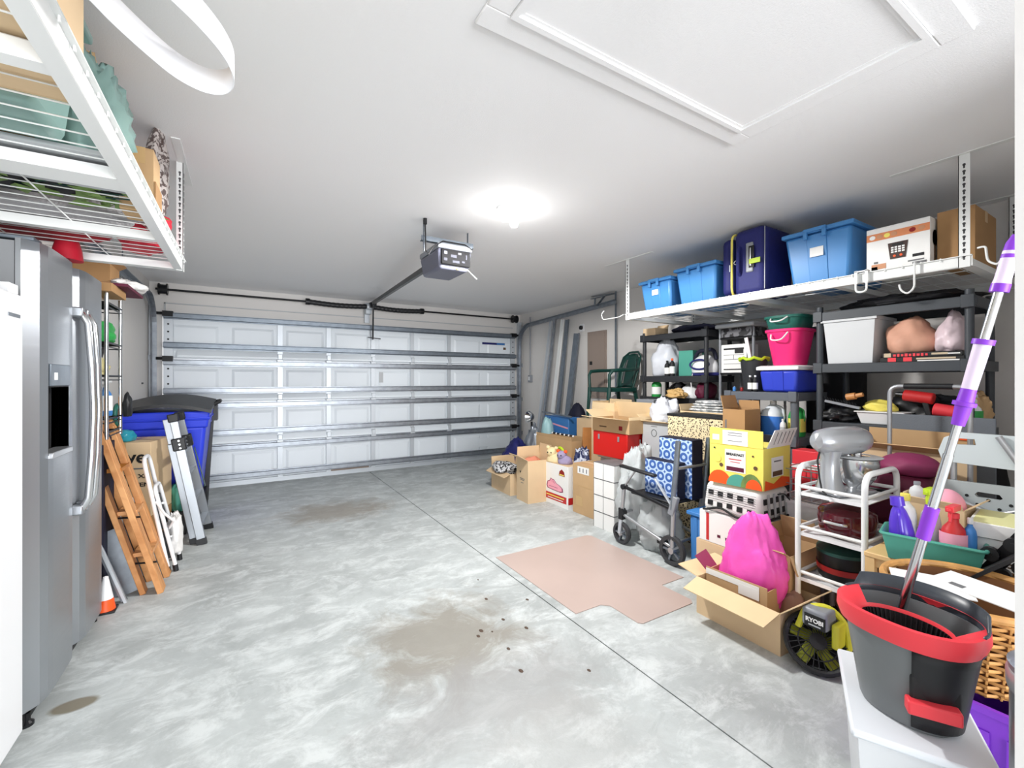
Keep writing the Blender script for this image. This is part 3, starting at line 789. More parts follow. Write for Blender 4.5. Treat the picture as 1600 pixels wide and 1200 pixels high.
for y, dd in ((0.435, d1), (0.52, d2)):
    G().tube([(0.045, y, 1.655), (0.07, y, 1.645), (0.09, y, 1.6), (0.103, y, 1.4), (0.108, y, 1.19), (0.103, y, 0.98), (0.09, y, 0.78), (0.07, y, 0.735), (0.045, y, 0.725)], 0.0155, 12).build('handle', M['chrome'], dd, smooth=True)
    for zm in (1.63, 0.705): G().bx(0.03, y - 0.02, zm, 0.075, y + 0.02, zm + 0.045).build('handle_mount', M['steel'], dd, bevel=0.006)
G().bx(-0.08, 0.02, 1.87, 0.03, 0.10, 1.885).build('hinge_cover', M['galv_dark'], t, bevel=0.004)
G().bx(-0.08, 0.86, 1.87, 0.03, 0.94, 1.885).build('hinge_cover', M['galv_dark'], t, bevel=0.004)
G().bx(-0.1, 0.02, 0.01, 0.0, 0.93, 0.065).build('toe_grille', M['black_plastic'], t)
G().lathe([(0.022, 0), (0.022, 0.012), (0.012, 0.02), (0.012, 0.05)], (0.0, 0.05, 0), 14).build('foot', M['black_metal'], t)
G().lathe([(0.022, 0), (0.022, 0.012), (0.012, 0.02), (0.012, 0.05)], (0.0, 0.9, 0), 14).build('foot', M['black_metal'], t)

t = thing('upright_freezer', 'white upright freezer at the left edge, beside the steel refrigerator', 'freezer', (-0.70, 1.6, 0))
G().bx(-0.62, 0, 0.03, -0.05, 0.68, 1.66).build('cabinet', M['white_plastic'], t, bevel=0.01)
G().bx(-0.045, 0.0, 0.06, 0.015, 0.68, 1.64).build('door', M['white_plastic'], t, bevel=0.012)
G().bx(-0.06, 0.60, 1.64, 0.005, 0.67, 1.675).build('hinge_cover', M['white_plastic'], t, bevel=0.004)
G().bx(-0.55, 0.05, 0.0, -0.1, 0.63, 0.03).build('plinth', M['black_plastic'], t)
G().tube(rounded([(0.015, 0.06, 1.35), (0.05, 0.06, 1.35), (0.05, 0.06, 0.95), (0.015, 0.06, 0.95)], 0.02), 0.011, 8).build('handle', M['pale_grey'], t, smooth=True)
text('home line', 0.03, (0.0165, 0.60, 1.56), 'E', M['ink_grey'], t) if False else None
G().cb(0.0165, 0.60, 1.56, 0.002, 0.09, 0.012).build('badge', M['galv'], t)

# ---------------------------------------------------------------- overhead racks
def wire_deck(x0, x1, y0, y1, z, parent, step=0.075, cross=0.30):
    g = G(); r = 0.0022
    n = max(2, round((y1 - y0) / step))
    for i in range(n + 1): g.tube([(x0, y0 + (y1 - y0) * i / n, z), (x1, y0 + (y1 - y0) * i / n, z)], r, 5)
    m_ = max(2, round((x1 - x0) / cross))
    for i in range(m_ + 1): g.tube([(x0 + (x1 - x0) * i / m_, y0, z - 2 * r), (x0 + (x1 - x0) * i / m_, y1, z - 2 * r)], r * 1.2, 5)
    o = g.build('wire_deck', M['white_steel'], parent); return o
def upright(x, y, z0, z1, parent, face='W', n=15):
    # L section strip with keyhole slots
    g = G()
    if face == 'W':
        g.bx(x, y - 0.022, z0, x + 0.003, y + 0.022, z1).bx(x, y + 0.019, z0, x + 0.03, y + 0.022, z1)
    else:
        g.bx(x - 0.003, y - 0.022, z0, x, y + 0.022, z1).bx(x - 0.03, y - 0.022, z0, x, y - 0.019, z1)
    u = g.build('upright', M['white_steel'], parent)
    xs_ = (x + 0.015) if face == 'W' else (x - 0.015)
    s_ = -1 if face == 'W' else 1
    g = G(); st = (z1 - z0 - 0.08) / n
    for i in range(n):
        z = z0 + 0.05 + i * st
        g.cyl((x, y, z + 0.006), (x + s_ * 0.0012, y, z + 0.006), 0.0068, 8)
        g.bx(min(x, x + s_ * 0.0012), y - 0.0035, z - 0.012, max(x, x + s_ * 0.0012), y + 0.0035, z + 0.004)
        if face == 'E': g.cyl((xs_, y - 0.0222, z + 0.006), (xs_, y - 0.0234, z + 0.006), 0.006, 8).bx(xs_ - 0.003, y - 0.0232, z - 0.012, xs_ + 0.003, y - 0.0222, z + 0.004)
    o = g.build('keyhole_slots', mat('slot_dark', srgb('#4a4a4c'), 0.8), u); o['kind'] = 'stuff'
    return u
def rack(label, X, xb, y0, y1, z, side):
    t = thing('overhead_rack', label, 'rack', (0, 0, 0))
    s_ = 1 if xb > X else -1
    xa, xc = min(X, xb), max(X, xb)
    # long front and back beams with a turned out lower lip
    for xx, d in ((X, s_), (xb, -s_)):
        g = G().bx(min(xx, xx + 0.004 * d), y0, z - 0.005, max(xx, xx + 0.004 * d), y1, z + 0.05)
        g.bx(min(xx, xx + 0.035 * d), y0, z - 0.007, max(xx, xx + 0.035 * d), y1, z - 0.004)
        g.bx(min(xx - 0.012 * d, xx), y0, z + 0.046, max(xx - 0.012 * d, xx), y1, z + 0.05)
        g.build('beam', M['white_steel'], t)
    mid = (y0 + y1) / 2
    for yy in (y0, mid - 0.045, mid, y1 - 0.045) if side == 'right' else (y0, 1.68 - 0.0, 2.20, y1 - 0.045):
        pass
    cross = [(y0, 0.05), ((y0 + y1) / 2 - 0.05, 0.1), (y1 - 0.05, 0.05), (y0 + (y1 - y0) * .25, .04), (y0 + (y1 - y0) * .75, .04)]
    for yy, w_ in cross:
        g = G().bx(xa + 0.004, yy, z - 0.004, xc - 0.004, yy + w_, z - 0.0005).bx(xa + 0.004, yy, z - 0.0005, xc - 0.004, yy + 0.003, z + 0.03).bx(xa + 0.004, yy + w_ - 0.003, z - 0.0005, xc - 0.004, yy + w_, z + 0.03)
        g.build('cross_beam', M['white_steel'], t)
    wire_deck(xa + 0.01, xc - 0.01, y0 + 0.03, mid - 0.01, z + 0.035, t)
    wire_deck(xa + 0.01, xc - 0.01, mid + 0.01, y1 - 0.02, z + 0.035, t)
    g = G()
    n = 30
    for i in range(n): 
        yy = y0 + 0.04 + (y1 - y0 - 0.08) * i / (n - 1)
        g.tube([(X - 0.006 * s_, yy, z + 0.035), (X - 0.006 * s_, yy, z + 0.053), (X + 0.03 * s_, yy, z + 0.053)], 0.003, 5)
    o = g.build('deck_clips', M['white_steel'], t); o['kind'] = 'stuff'
    for yy in (y0 + 0.03, y1 - 0.03):
        for xx, f in ((X - 0.004 * s_, 'W' if s_ > 0 else 'E'), (xb - 0.01 * s_, 'W' if s_ > 0 else 'E')):
            upright(xx, yy, z - 0.01, CE, t, f)
    g = None
    for yy in (y0 + 0.03, y1 - 0.03):
        for xx in (X, xb - 0.04 * s_):
            G().bx(xx - 0.018, yy - 0.30, CE - 0.004, xx + 0.018, yy + 0.30, CE).build('ceiling_strip', M['white_steel'], t)
    return t
rackR = rack('white wire overhead storage rack loaded with blue totes along the right wall', 3.16, 4.17, 0.68, 3.06, 1.925, 'right')
rackL = rack('white wire overhead storage rack above the refrigerator', -0.285, -1.45, 0.55, 2.97, 1.93, 'left')

def hook(label, pts, loc):
    o = one(G().tube(rounded(pts, 0.03, 5), 0.005, 8), 'rack_hook', 'white_steel', label, 'hook', loc, smooth=True)
    return o
hook('white steel hook hanging under the right rack in front of the yellow stained decking', [(0, 0, 0.04), (-0.012, 0, 0.04), (-0.012, 0, -0.10), (-0.012, 0.03, -0.13), (-0.012, 0.06, -0.10), (-0.012, 0.065, -0.07)], (3.148, 0.90, 1.94))
hook('large curved white hook sticking out past the near end of the right rack', [(0, 0, 0.05), (-0.01, -0.03, 0.05), (-0.03, -0.04, -0.03), (-0.10, -0.09, -0.07), (-0.16, -0.13, -0.01)], (3.15, 0.66, 1.95))
hook('small white hook on the far end of the right rack beside the track hanger', [(0, 0, 0.02), (-0.01, 0.05, 0.0), (-0.01, 0.28, 0.0), (-0.01, 0.30, 0.06), (-0.01, 0.26, 0.09)], (3.155, 3.08, 1.955))
t = thing('double_hook', 'white double bracket hook clipped over the middle of the right rack beam', 'hook', (3.15, 1.145, 1.93))
G().bx(-0.012, -0.035, -0.02, -0.004, -0.018, 0.06).bx(-0.012, 0.018, -0.02, -0.004, 0.035, 0.06).bx(-0.012, -0.035, 0.05, 0.02, 0.035, 0.058).build('clip', M['white_steel'], t, bevel=0.002)
G().tube(rounded([(-0.008, -0.027, -0.01), (-0.008, -0.027, -0.07), (-0.008, 0.027, -0.07), (-0.008, 0.027, -0.01)], 0.03, 5), 0.006, 8).build('loop', M['white_steel'], t, smooth=True)

# things on the left rack  (deck top z about 1.97)
ZL = 1.97
closed_box('cardboard_box', 'large plain cardboard box nearest the camera on the left rack', -0.82, 1.01, ZL, 1.0, 0.76, 0.47, m='cardboard_light')
t = tote('clear teal tinted tote wrapped in film beside the large cardboard box on the left rack', -0.88, 1.535, ZL, 1.0, 0.24, 0.34, m='teal_film', lid=True, lm='teal_film', handle=False, taper=0.93)
one(G().bx(-1.15, 0, 0, 0, 0.30, 0.012), 'grey_board', 'grey_light', 'flat pale grey board lying on the left rack behind the teal tote', 'board', (-0.30, 1.665, ZL))
bag('plastic_wrap_bundle', 'crumpled pale green plastic wrap over the tote on the left rack', -0.41, 1.80, ZL + 0.02, (0.20, 0.26, 0.34), 'teal_film', 3, 0.14, 1.8, 0.2, cat='plastic wrap')
open_box('cardboard_box', 'open cardboard box with hanging flaps standing near the middle of the left rack', -0.56, 2.10, ZL + 0.06, 0.30, 0.22, 0.27, 0, {'E': (70, 0.11), 'S': (120, 0.12), 'N': (100, 0.12)}, m='cardboard_dark', fl='cardboard')
open_box('cardboard_box', 'small light cardboard box lying at the front beam of the left rack', -0.35, 1.98, ZL + 0.20, 0.17, 0.20, 0.11, 0, {'E': (165, 0.06)}, m='cardboard_light') if False else None
t = closed_box('cardboard_box', 'narrow tan cardboard box at the front beam of the left rack', -0.345, 2.20, ZL, 0.10, 0.14, 0.24, m='cardboard')
G().bx(0.051, -0.07, 0.02, 0.056, 0.07, 0.12).build('fold_panel', M['cardboard_dark'], t)
# artificial plants
t = thing('artificial_plant', 'tangle of artificial green leaves lying on the left rack decking', 'plant', (-0.72, 2.10, ZL + 0.005))
g = G()
random.seed(4)
def leaf(g, p, d, L_, w_, up):
    d = Vector(d).normalized(); a = d.cross(Vector(up)); a.normalize(); p = Vector(p); u = a.cross(d)
    g.add([tuple(p), tuple(p + d * L_ * 0.4 + a * w_ + u * 0.01), tuple(p + d * L_), tuple(p + d * L_ * 0.4 - a * w_ + u * 0.01), tuple(p + d * L_ * 0.45 - u * 0.008)], [(0, 1, 4), (1, 2, 4), (2, 3, 4), (3, 0, 4)])
for i in range(44):
    g = G()
    a = random.uniform(0, 2 * PI)
    p = (random.uniform(-0.42, 0.38), random.uniform(-0.12, 0.12), random.uniform(0.004, 0.018))
    leaf(g, p, (math.cos(a), math.sin(a), random.uniform(0, 0.03)), random.uniform(0.07, 0.12), random.uniform(0.02, 0.036), (0, 0, 1))
    g.build('leaf', M['olive'], t)
for i in range(14):
    g = G()
    a = random.uniform(0, 2 * PI); p = (random.uniform(-0.4, 0.35), random.uniform(-0.1, 0.1), 0.02)
    g.tube([p, (p[0] + 0.12 * math.cos(a), p[1] + 0.06 * math.sin(a), 0.03)], 0.003, 5)
    g.build('stem', M['green_dark'], t)
bag('grey_fur_throw', 'grey white fluffy throw on the left rack beside the artificial leaves', -0.80, 2.44, ZL, (0.8, 0.16, 0.14), mat('fur', srgb('#a9a8ab'), 0.9, bump=0.5, bscale=90), 8, 0.15, 2, 0.15, cat='throw')
bag('dark_bundle', 'dark bundle among the decorations at the back of the left rack', -1.2, 2.62, ZL, (0.35, 0.3, 0.3), 'dark_fill', 9, 0.15, 2, 0.1, cat='bundle')
bag('red_fabric_bag', 'red fabric bag bulging at the far end of the left rack', -0.42, 2.74, ZL, (0.20, 0.30, 0.24), mat('red_cloth', srgb('#c31f35'), 0.55), 11, 0.14, 1.8, 0.10, cat='bag')
bag('red_skirt_bundle', 'flat red cloth spread on the decking of the left rack', -0.86, 2.7, ZL, (0.62, 0.34, 0.10), mat('red_cloth2', srgb('#a91f2c'), 0.6), 12, 0.08, 2, 0.06, cat='cloth')
o = G().blob((0, 0, 0), (0.12, 0.24, 0.34), 15, 0.22, 2.2, 0.5, 0.16, 36, 24, 0.5).build('tinsel_garland', M['trim_foil'], None, smooth=True, angle=80)
o.location = (-0.38, 2.50, ZL + 0.10); o.rotation_euler = (-0.35, 0.1, 0); tag(o, 'brown and silver tinsel garland heaped above the red bag on the left rack', 'garland')
bag('dark_soft_piece', 'dark backing spread above the artificial leaves on the left rack', -0.78, 2.10, ZL + 0.028, (0.72, 0.24, 0.028), 'dark_fill', 21, 0.1, 2, 0.1, cat='cloth')  # plain dark backing behind the leaves as seen from below
g = G().prism([(-0.08, 0), (0.06, -0.03), (0.09, 0.05), (-0.02, 0.07)], 0, 0.10)
one(G().lathe([(0.055, 0), (0.05, 0.05), (0.035, 0.11)], seg=18), 'red_cup', mat('red_cloth', (0, 0, 0)), 'small red cup hanging under the left rack above the refrigerator', 'cup', (-0.70, 2.80, 1.888), (0, 0, 0), smooth=True)
# white edging band curling out from the rack
pts = [(-0.29, 0.98), (-0.24, 1.02), (-0.205, 1.085), (-0.16, 1.155), (-0.115, 1.21), (-0.065, 1.235), (-0.025, 1.225), (-0.002, 1.19), (0.002, 1.14), (-0.015, 1.08), (-0.05, 1.02), (-0.10, 0.96), (-0.16, 0.90), (-0.23, 0.84), (-0.30, 0.80)]
P3 = [Vector((-0.29 + (a + 0.29) * 0.92, b, 0)) for a, b in pts]
sm = []
for i in range(len(P3) - 1):
    p0, p1, p2, p3 = P3[max(0, i - 1)], P3[i], P3[i + 1], P3[min(len(P3) - 1, i + 2)]
    for j in range(4):
        q = j / 4
        sm.append(0.5 * ((2 * p1) + (p2 - p0) * q + (2 * p0 - 5 * p1 + 4 * p2 - p3) * q * q + (3 * p1 - p0 - 3 * p2 + p3) * q ** 3))
sm.append(P3[-1])
g = G().sheet([[(p.x, p.y, z) for p in sm] for z in (2.0, 2.058)])
o = g.build('edging_band', mat('band_white', srgb('#f1f2f6'), 0.5), None, smooth=True, solid=0.002, angle=80)
tag(o, 'white flexible edging band curling in a loop off the left rack', 'edging strip')

# ---------------------------------------------------------------- left corner shelf, bin, ladders
t = thing('wire_shelf_unit', 'narrow chrome wire shelf unit against the left wall behind the refrigerator', 'shelf', (-0.82, 3.66, 0))
for x in (-0.115, 0.115):
    for y in (-0.17, 0.17): G().cyl((x, y, 0.98), (x, y, 1.86), 0.011, 10).build('post', M['chrome'], t, smooth=True)
SZ = (1.02, 1.10, 1.36, 1.56, 1.80)
for z in SZ:
    g = G().tube([(-0.12, -0.17, z), (0.12, -0.17, z), (0.12, 0.17, z), (-0.12, 0.17, z)], 0.006, 6, closed=True)
    g.tube([(-0.12, -0.17, z - 0.025), (0.12, -0.17, z - 0.025), (0.12, 0.17, z - 0.025), (-0.12, 0.17, z - 0.025)], 0.004, 6, closed=True)
    for i in range(9): g.tube([(-0.115, -0.15 + i * 0.0375, z), (0.115, -0.15 + i * 0.0375, z)], 0.003, 5)
    g.build('wire_shelf', M['black_metal'], t)
closed_box('cardboard_box', 'flat brown box lying on top of the narrow chrome shelf', -0.80, 3.62, 1.86, 0.26, 0.36, 0.05, m='cardboard_dark')
open_box('cardboard_box', 'small brown open carton above the narrow chrome shelf', -0.83, 3.82, 1.955, 0.2, 0.24, 0.12, 0, {'E': (150, 0.05)}, m='cardboard_dark')
one(G().bx(-0.14, -0.22, 0, 0.14, 0.26, 0.018), 'board', 'maroon', 'thin dark red board laid across the top of the chrome shelf', 'board', (-0.76, 3.78, 1.913))
bag('white_cloth_roll', 'white cloth rolled on the dark red board over the chrome shelf', -0.68, 3.86, 1.932, (0.2, 0.34, 0.07), 'fabric_white', 31, 0.12, 2, 0.1, cat='cloth')
one(G().blob((0, 0, 0), (0.19, 0.28, 0.15), 33, 0.15, 2, 0.5, 0.12), 'garden_gloves', 'green', 'green rubber gloves heaped on the second shelf behind the refrigerator', 'gloves', (-0.80, 3.66, 1.566), smooth=True)
one(G().bar((0, 0, 0), (0.04, 0.02, 0.22), 0.02, 0.012).bar((0.03, 0, 0.0), (0.0, -0.05, 0.20), 0.012, 0.012), 'pruning_shears', 'black_plastic', 'dark handled shears standing on the third shelf behind the refrigerator', 'shears', (-0.80, 3.72, 1.366))
one(G().blob((0, 0, 0), (0.17, 0.26, 0.12), 37, 0.15, 2, 0.5, 0.12), 'work_gloves', mat('glove_tan', srgb('#c9bf8c'), 0.8), 'pale yellow work gloves on the chrome shelf below the shears', 'gloves', (-0.80, 3.60, 1.366), smooth=True)
bottle('spray_bottle', 'blue and white spray bottle on a low tier of the chrome shelf', -0.76, 3.74, 1.106, 0.24, 0.035, 'blue_mid', 'white_plastic', style='spray', lab='white_label')
bottle('cleaner_bottle', 'white cleaner bottle behind the spray bottle on the chrome shelf', -0.82, 3.60, 1.106, 0.22, 0.04, 'white_plastic', 'green', lab='teal')
one(G().tube(arc((0, 0, 0.10), 0.07, 0, 360, 24, 'yz')[:-1], 0.012, 8, closed=True), 'coiled_hose', 'green_tub', 'green hose coil hung on the chrome shelf', 'hose', (-0.725, 3.86, 1.0), smooth=True)
one(G().blob((0, 0, 0), (0.05, 0.09, 0.16), 39, 0.1, 2, 0.5, 0.05), 'black_glove', 'black_plastic', 'black glove hung at the corner of the chrome shelf', 'glove', (-0.675, 3.87, 1.09), smooth=True)

t = thing('storage_cabinet', 'dark blue cabinet under the chrome shelf behind the refrigerator', 'cabinet', (-0.83, 3.66, 0))
G().bx(-0.12, -0.2, 0, 0.10, 0.2, 0.978).build('cabinet_body', M['navy_dark'], t, bevel=0.01)
for y in (-0.098, 0.098): G().bx(0.10, y - 0.094, 0.03, 0.115, y + 0.094, 0.95).build('door', M['navy_dark'], t, bevel=0.005)
# recycling cart
t = thing('recycling_bin', 'blue wheeled recycling bin with a black lid behind the aluminium ladder', 'bin', (-0.60, 5.25, 0), 0)
G().taper((-0.24, -0.28, 0.22, 0.26), (-0.30, -0.40, 0.30, 0.34), 0.06, 0.86).build('bin_body', M['blue_bin'], t, bevel=0.03)
G().taper((-0.31, -0.41, 0.31, 0.35), (-0.33, -0.43, 0.33, 0.37), 0.84, 0.98).build('rim', M['blue_bin'], t, bevel=0.015)
G().taper((-0.325, -0.425, 0.325, 0.365), (-0.335, -0.435, 0.335, 0.375), 0.905, 0.93).build('rim_band', M['blue_bin'], t, bevel=0.006)
t.scale = (1, 1, 1.075)
n = 8; vs = []; fs = []
g = G()
for i in range(n):
    a0, a1 = -0.34 + 0.68 * i / n, -0.34 + 0.68 * (i + 1) / n
    h0, h1 = 1.0 + 0.055 * math.sin(PI * i / n), 1.0 + 0.055 * math.sin(PI * (i + 1) / n)
    g.add([(a0, -0.46, h0 - 0.035), (a1, -0.46, h1 - 0.035), (a1, 0.38, h1 + 0.03), (a0, 0.38, h0 + 0.03), (a0, -0.46, h0 - 0.01), (a1, -0.46, h1 - 0.01), (a1, 0.38, h1 + 0.055), (a0, 0.38, h0 + 0.055)], [(3, 2, 1, 0), (4, 5, 6, 7), (0, 1, 5, 4), (2, 3, 7, 6)] + ([(3, 0, 4, 7)] if i == 0 else []) + ([(1, 2, 6, 5)] if i == n - 1 else []))
g.build('lid', M['black_plastic'], t, smooth=True)
G().tube([(0.30, 0.36, 1.02), (0.38, 0.30, 1.04), (0.38, 0.10, 1.04), (0.31, 0.05, 1.0)], 0.018, 8).bx(0.28, 0.12, 0.86, 0.36, 0.34, 1.0).build('handle', M['black_plastic'], t, smooth=True)
for y in (0.29,):
    for x in (-0.24, 0.24): G().cyl((x - 0.03, y, 0.11), (x + 0.03, y, 0.11), 0.11, 24).build('wheel', M['black_plastic'], t, bevel=0.012)
G().bar((0.30, 0.32, 0.9), (0.25, 0.30, 0.08), 0.02, 0.05).build('back_edge', M['black_plastic'], t)
G().bx(-0.2, -0.26, 0, 0.2, -0.2, 0.08).build('front_foot', M['blue_bin'], t)

bag('dark_bag', 'dark blue bag slumped between the chrome shelf and the blue bin', -0.86, 4.22, 0.0, (0.18, 0.28, 0.92), 'navy_dark', 41, 0.15, 1.6, 0.05)
bag('teal_bag', 'shiny teal bag on top of the brown oven carton', -0.80, 4.50, 0.857, (0.13, 0.14, 0.09), mat('teal_gloss', srgb('#2c93a8'), 0.2), 43, 0.1, 1.6, 0.04)
t = closed_box('oven_carton', 'brown oven carton with black lettering behind the white step stool', -0.755, 4.58, 0.28, 0.36, 0.40, 0.575, R(-12), m='cardboard_light')
text('wave', 0.135, (0.012, -0.2025, 0.46), 'S', M['ink'], t, bold=0.003)
text('BRAVO XL', 0.042, (0.04, -0.2025, 0.315), 'S', M['ink'], t, sx=1.25, bold=0.001)
text('AND OVEN', 0.042, (0.04, -0.2025, 0.25), 'S', M['ink'], t, sx=1.25, bold=0.001)
G().cb(0.02, -0.2015, 0.375, 0.24, 0.002, 0.01).build('print_line', M['ink_grey'], t)
G().cb(-0.02, -0.2015, 0.17, 0.14, 0.002, 0.008).build('print_line', M['ink_grey'], t)
G().cb(0.0, -0.2015, 0.06, 0.16, 0.002, 0.01).build('print_line', M['ink'], t)
t = closed_box('cardboard_box', 'dark brown carton under the oven carton', -0.745, 4.58, 0.0, 0.34, 0.40, 0.278, R(-12), m='cardboard_dark')
one(G().taper((-0.12, -0.1, 0.12, 0.1), (-0.15, -0.12, 0.15, 0.12), 0, 0.3), 'red_crate', 'red_dark', 'dark red bucket on the floor behind the wooden ladder', 'bucket', (-0.76, 4.12, 0.0), bevel=0.01)
one(G().blob((0, 0, 0), (0.2, 0.2, 0.2), 45, 0.1, 2, 0.5, 0.1), 'white_rag', 'fabric_white', 'white rag tucked behind the white step stool', 'rag', (-0.76, 4.12, 0.305), smooth=True)
bag('green_plastic_bag', 'green plastic bag beside the aluminium ladder and oven carton', -0.49, 4.78, 0.2, (0.12, 0.14, 0.26), 'teal', 46, 0.12, 2, 0.08)
one(G().bx(-0.06, -0.09, 0, 0.06, 0.09, 0.199), 'black_crate', 'black_plastic', 'black crate under the green plastic bag', 'crate', (-0.49, 4.78, 0.0), bevel=0.01)

# aluminium folding ladder, leaning
def lean(y, xf, zt, xt): return Vector((xf, y, 0)), Vector((xt, y, zt))
t = thing('aluminium_ladder', 'aluminium folding ladder with black joints leaning on the blue bin', 'ladder', (-0.30, 4.5, 0), 0)
prs = [((0.0, -0.15), (-0.185, -0.12)), ((-0.05, -0.10), (-0.235, -0.07)), ((0.02, 0.28), (-0.165, 0.10)), ((-0.035, 0.33), (-0.215, 0.16))]
for i, ((xf, yf), (xt, yt)) in enumerate(prs):
    a = Vector((xf, yf, 0.03)); b = Vector((xt, yt, 1.02)); k = a.lerp(b, 0.80)
    r_ = G().bar(a, k, 0.028, 0.062, (1, 0, 0)).build('rail', M['alu'], t, bevel=0.004)
    G().bar(k, b, 0.024, 0.052, (1, 0, 0)).build('upper_rail', M['alu'], r_, bevel=0.004)
    G().bar(a - (b - a) * 0.03, a + (b - a) * 0.02, 0.036, 0.07, (1, 0, 0)).build('rubber_foot', M['black_plastic'], r_)
    if i % 2 == 0:
        j_ = G().bar(k - (b - a) * 0.05, k + (b - a) * 0.05, 0.052, 0.09, (1, 0, 0)).build('hinge_joint', M['black_plastic'], t, bevel=0.008)
        g = G()
        for q in (-0.03, 0.0, 0.03):
            c = k + (b - a) * q
            g.cyl(c + Vector((0.005, -0.032, 0)), c + Vector((0.005, -0.026, 0)), 0.008, 8)
        g.build('rivet', M['chrome'], j_)
        G().bar(b - (b - a) * 0.02, b + (b - a) * 0.045, 0.05, 0.07, (1, 0, 0)).build('end_cap', M['black_plastic'], t, bevel=0.008)
for q in (0.12, 0.34, 0.56, 0.74):
    a = Vector((0.0, -0.15, 0.03)).lerp(Vector((-0.185, -0.12, 1.02)), q); b = Vector((0.02, 0.28, 0.03)).lerp(Vector((-0.165, 0.10, 1.02)), q)
    G().bar(a, b, 0.05, 0.028).build('rung', M['alu'], t, bevel=0.003)
G().bar(Vector((0.0, 0.235, 0.40)), Vector((-0.075, 0.205, 0.75)), 0.004, 0.06, (0, 1, 0)).build('warning_label', M['green_dark'], t)

# white tube step stool, folded
t = thing('step_stool', 'white tube frame folding step stool leaning in front of the oven carton', 'step stool', (-0.47, 3.95, 0))
G().tube(rounded([(0.02, -0.13, 0.02), (-0.12, -0.10, 0.80), (-0.12, 0.10, 0.80), (0.02, 0.13, 0.02)], 0.07, 6), 0.0125, 10).build('rear_frame', M['white_plastic'], t, smooth=True)
G().tube(rounded([(0.06, -0.11, 0.02), (-0.06, -0.10, 0.60), (-0.06, 0.08, 0.60), (0.06, 0.11, 0.02)], 0.05, 6), 0.012, 10).build('front_frame', M['white_plastic'], t, smooth=True)
for p in ((0.02, -0.13), (0.02, 0.13), (0.06, -0.11), (0.06, 0.11)): G().cyl((p[0], p[1], 0.0), (p[0] - 0.006, p[1], 0.045), 0.016, 10).build('rubber_foot', M['black_plastic'], t)
for z0, z1, x in ((0.52, 0.30, -0.02), (0.27, 0.09, 0.02)):
    s_ = G().bar((x - 0.04, 0, z0), (x, 0, z1), 0.20, 0.02, (1, 0, 0)).build('step', M['black_plastic'], t, bevel=0.005)
    g = G()
    for i in range(3):
        z = z1 + (z0 - z1) * (0.2 + 0.3 * i)
        g.cyl((x - 0.005, -0.07, z), (x + 0.012, -0.07, z), 0.008, 8)
    g.build('bolt', M['white_plastic'], s_)
G().tube([(0.02, -0.09, 0.3), (0.05, -0.14, 0.36), (0.0, -0.15, 0.42), (-0.05, -0.11, 0.5)], 0.008, 8).build('strut', M['white_plastic'], t, smooth=True)
bag('white_plastic_bag', 'white plastic bag hanging through the step stool frame', -0.43, 3.98, 0.10, (0.10, 0.20, 0.28), 'fabric_white', 47, 0.15, 1.8, 0.1)

# wooden step ladder, folded and leaning
t = thing('wooden_ladder', 'folded wooden step ladder leaning against the left wall beside the refrigerator', 'ladder', (-0.45, 3.55, 0))
def plank(a, b, w_, th, mm='pine', name='rail'):
    return G().bar(a, b, th, w_, (1, 0, 0)).build(name, M[mm], t, bevel=0.003)
plank((0.0, -0.02, 0.0), (-0.34, -0.02, 1.22), 0.032, 0.10)
plank((0.0, 0.24, 0.0), (-0.34, 0.24, 1.22), 0.032, 0.10)
plank((-0.09, 0.0, 0.0), (-0.36, 0.0, 0.98), 0.03, 0.07)
plank((-0.09, 0.21, 0.0), (-0.36, 0.21, 0.98), 0.03, 0.07)
for q in (0.20, 0.42, 0.64, 0.86):
    x, z = -0.34 * q, 1.22 * q
    G().bx(x - 0.075, -0.003, z - 0.012, x + 0.02, 0.223, z + 0.012).build('tread', M['wood_orange'] if q > 0.6 else M['pine'], t)
for q in (0.15, 0.45): G().cyl((-0.09 - 0.27 * q, -0.02, 0.98 * q + 0.05), (-0.09 - 0.27 * q + 0.11, -0.05, 0.98 * q + 0.05), 0.006, 8).build('bolt', M['black_metal'], t)
G().bx(-0.13, -0.06, 0.0, 0.02, -0.04, 0.02).build('foot_block', M['black_metal'], t) if False else None
# grey boards
for i, (y, x, h, lab_) in enumerate(((3.47, -0.62, 0.40, 'grey metal edged board leaning low against the wall beside the refrigerator'), (3.76, -0.66, 0.36, 'second grey board leaning behind the wooden ladder'))):
    t = thing('grey_board', lab_, 'board', (x, y, 0.0), 0)
    G().bar((0, 0, 0.005), (-0.13, 0, h), 0.20 if i else 0.03, 0.012, (0, 1, 0)).bar((0, 0.1, 0.005), (-0.13, 0.1, h), 0.18, 0.010, (0, 1, 0)).build('board_face', M['galv'], t)
    G().bar((0.01, -0.1 if i else -0.02, 0.0), (-0.125, -0.1 if i else -0.02, h + 0.02), 0.014, 0.02, (0, 1, 0)).build('metal_edge', M['galv_light'], t)
# traffic cone
t = thing('traffic_cone', 'small orange and white traffic cone beside the refrigerator', 'cone', (-0.685, 3.375, 0))
G().bx(-0.05, -0.05, 0, 0.05, 0.05, 0.012).build('base', M['black_plastic'], t, bevel=0.004)
G().lathe([(0.045, 0.012), (0.035, 0.075)], seg=20).build('lower_cone', M['orange'], t, smooth=True)
G().lathe([(0.035, 0.075), (0.012, 0.20), (0.0, 0.205)], seg=20, cap=False).build('upper_cone', M['white_plastic'], t, smooth=True)
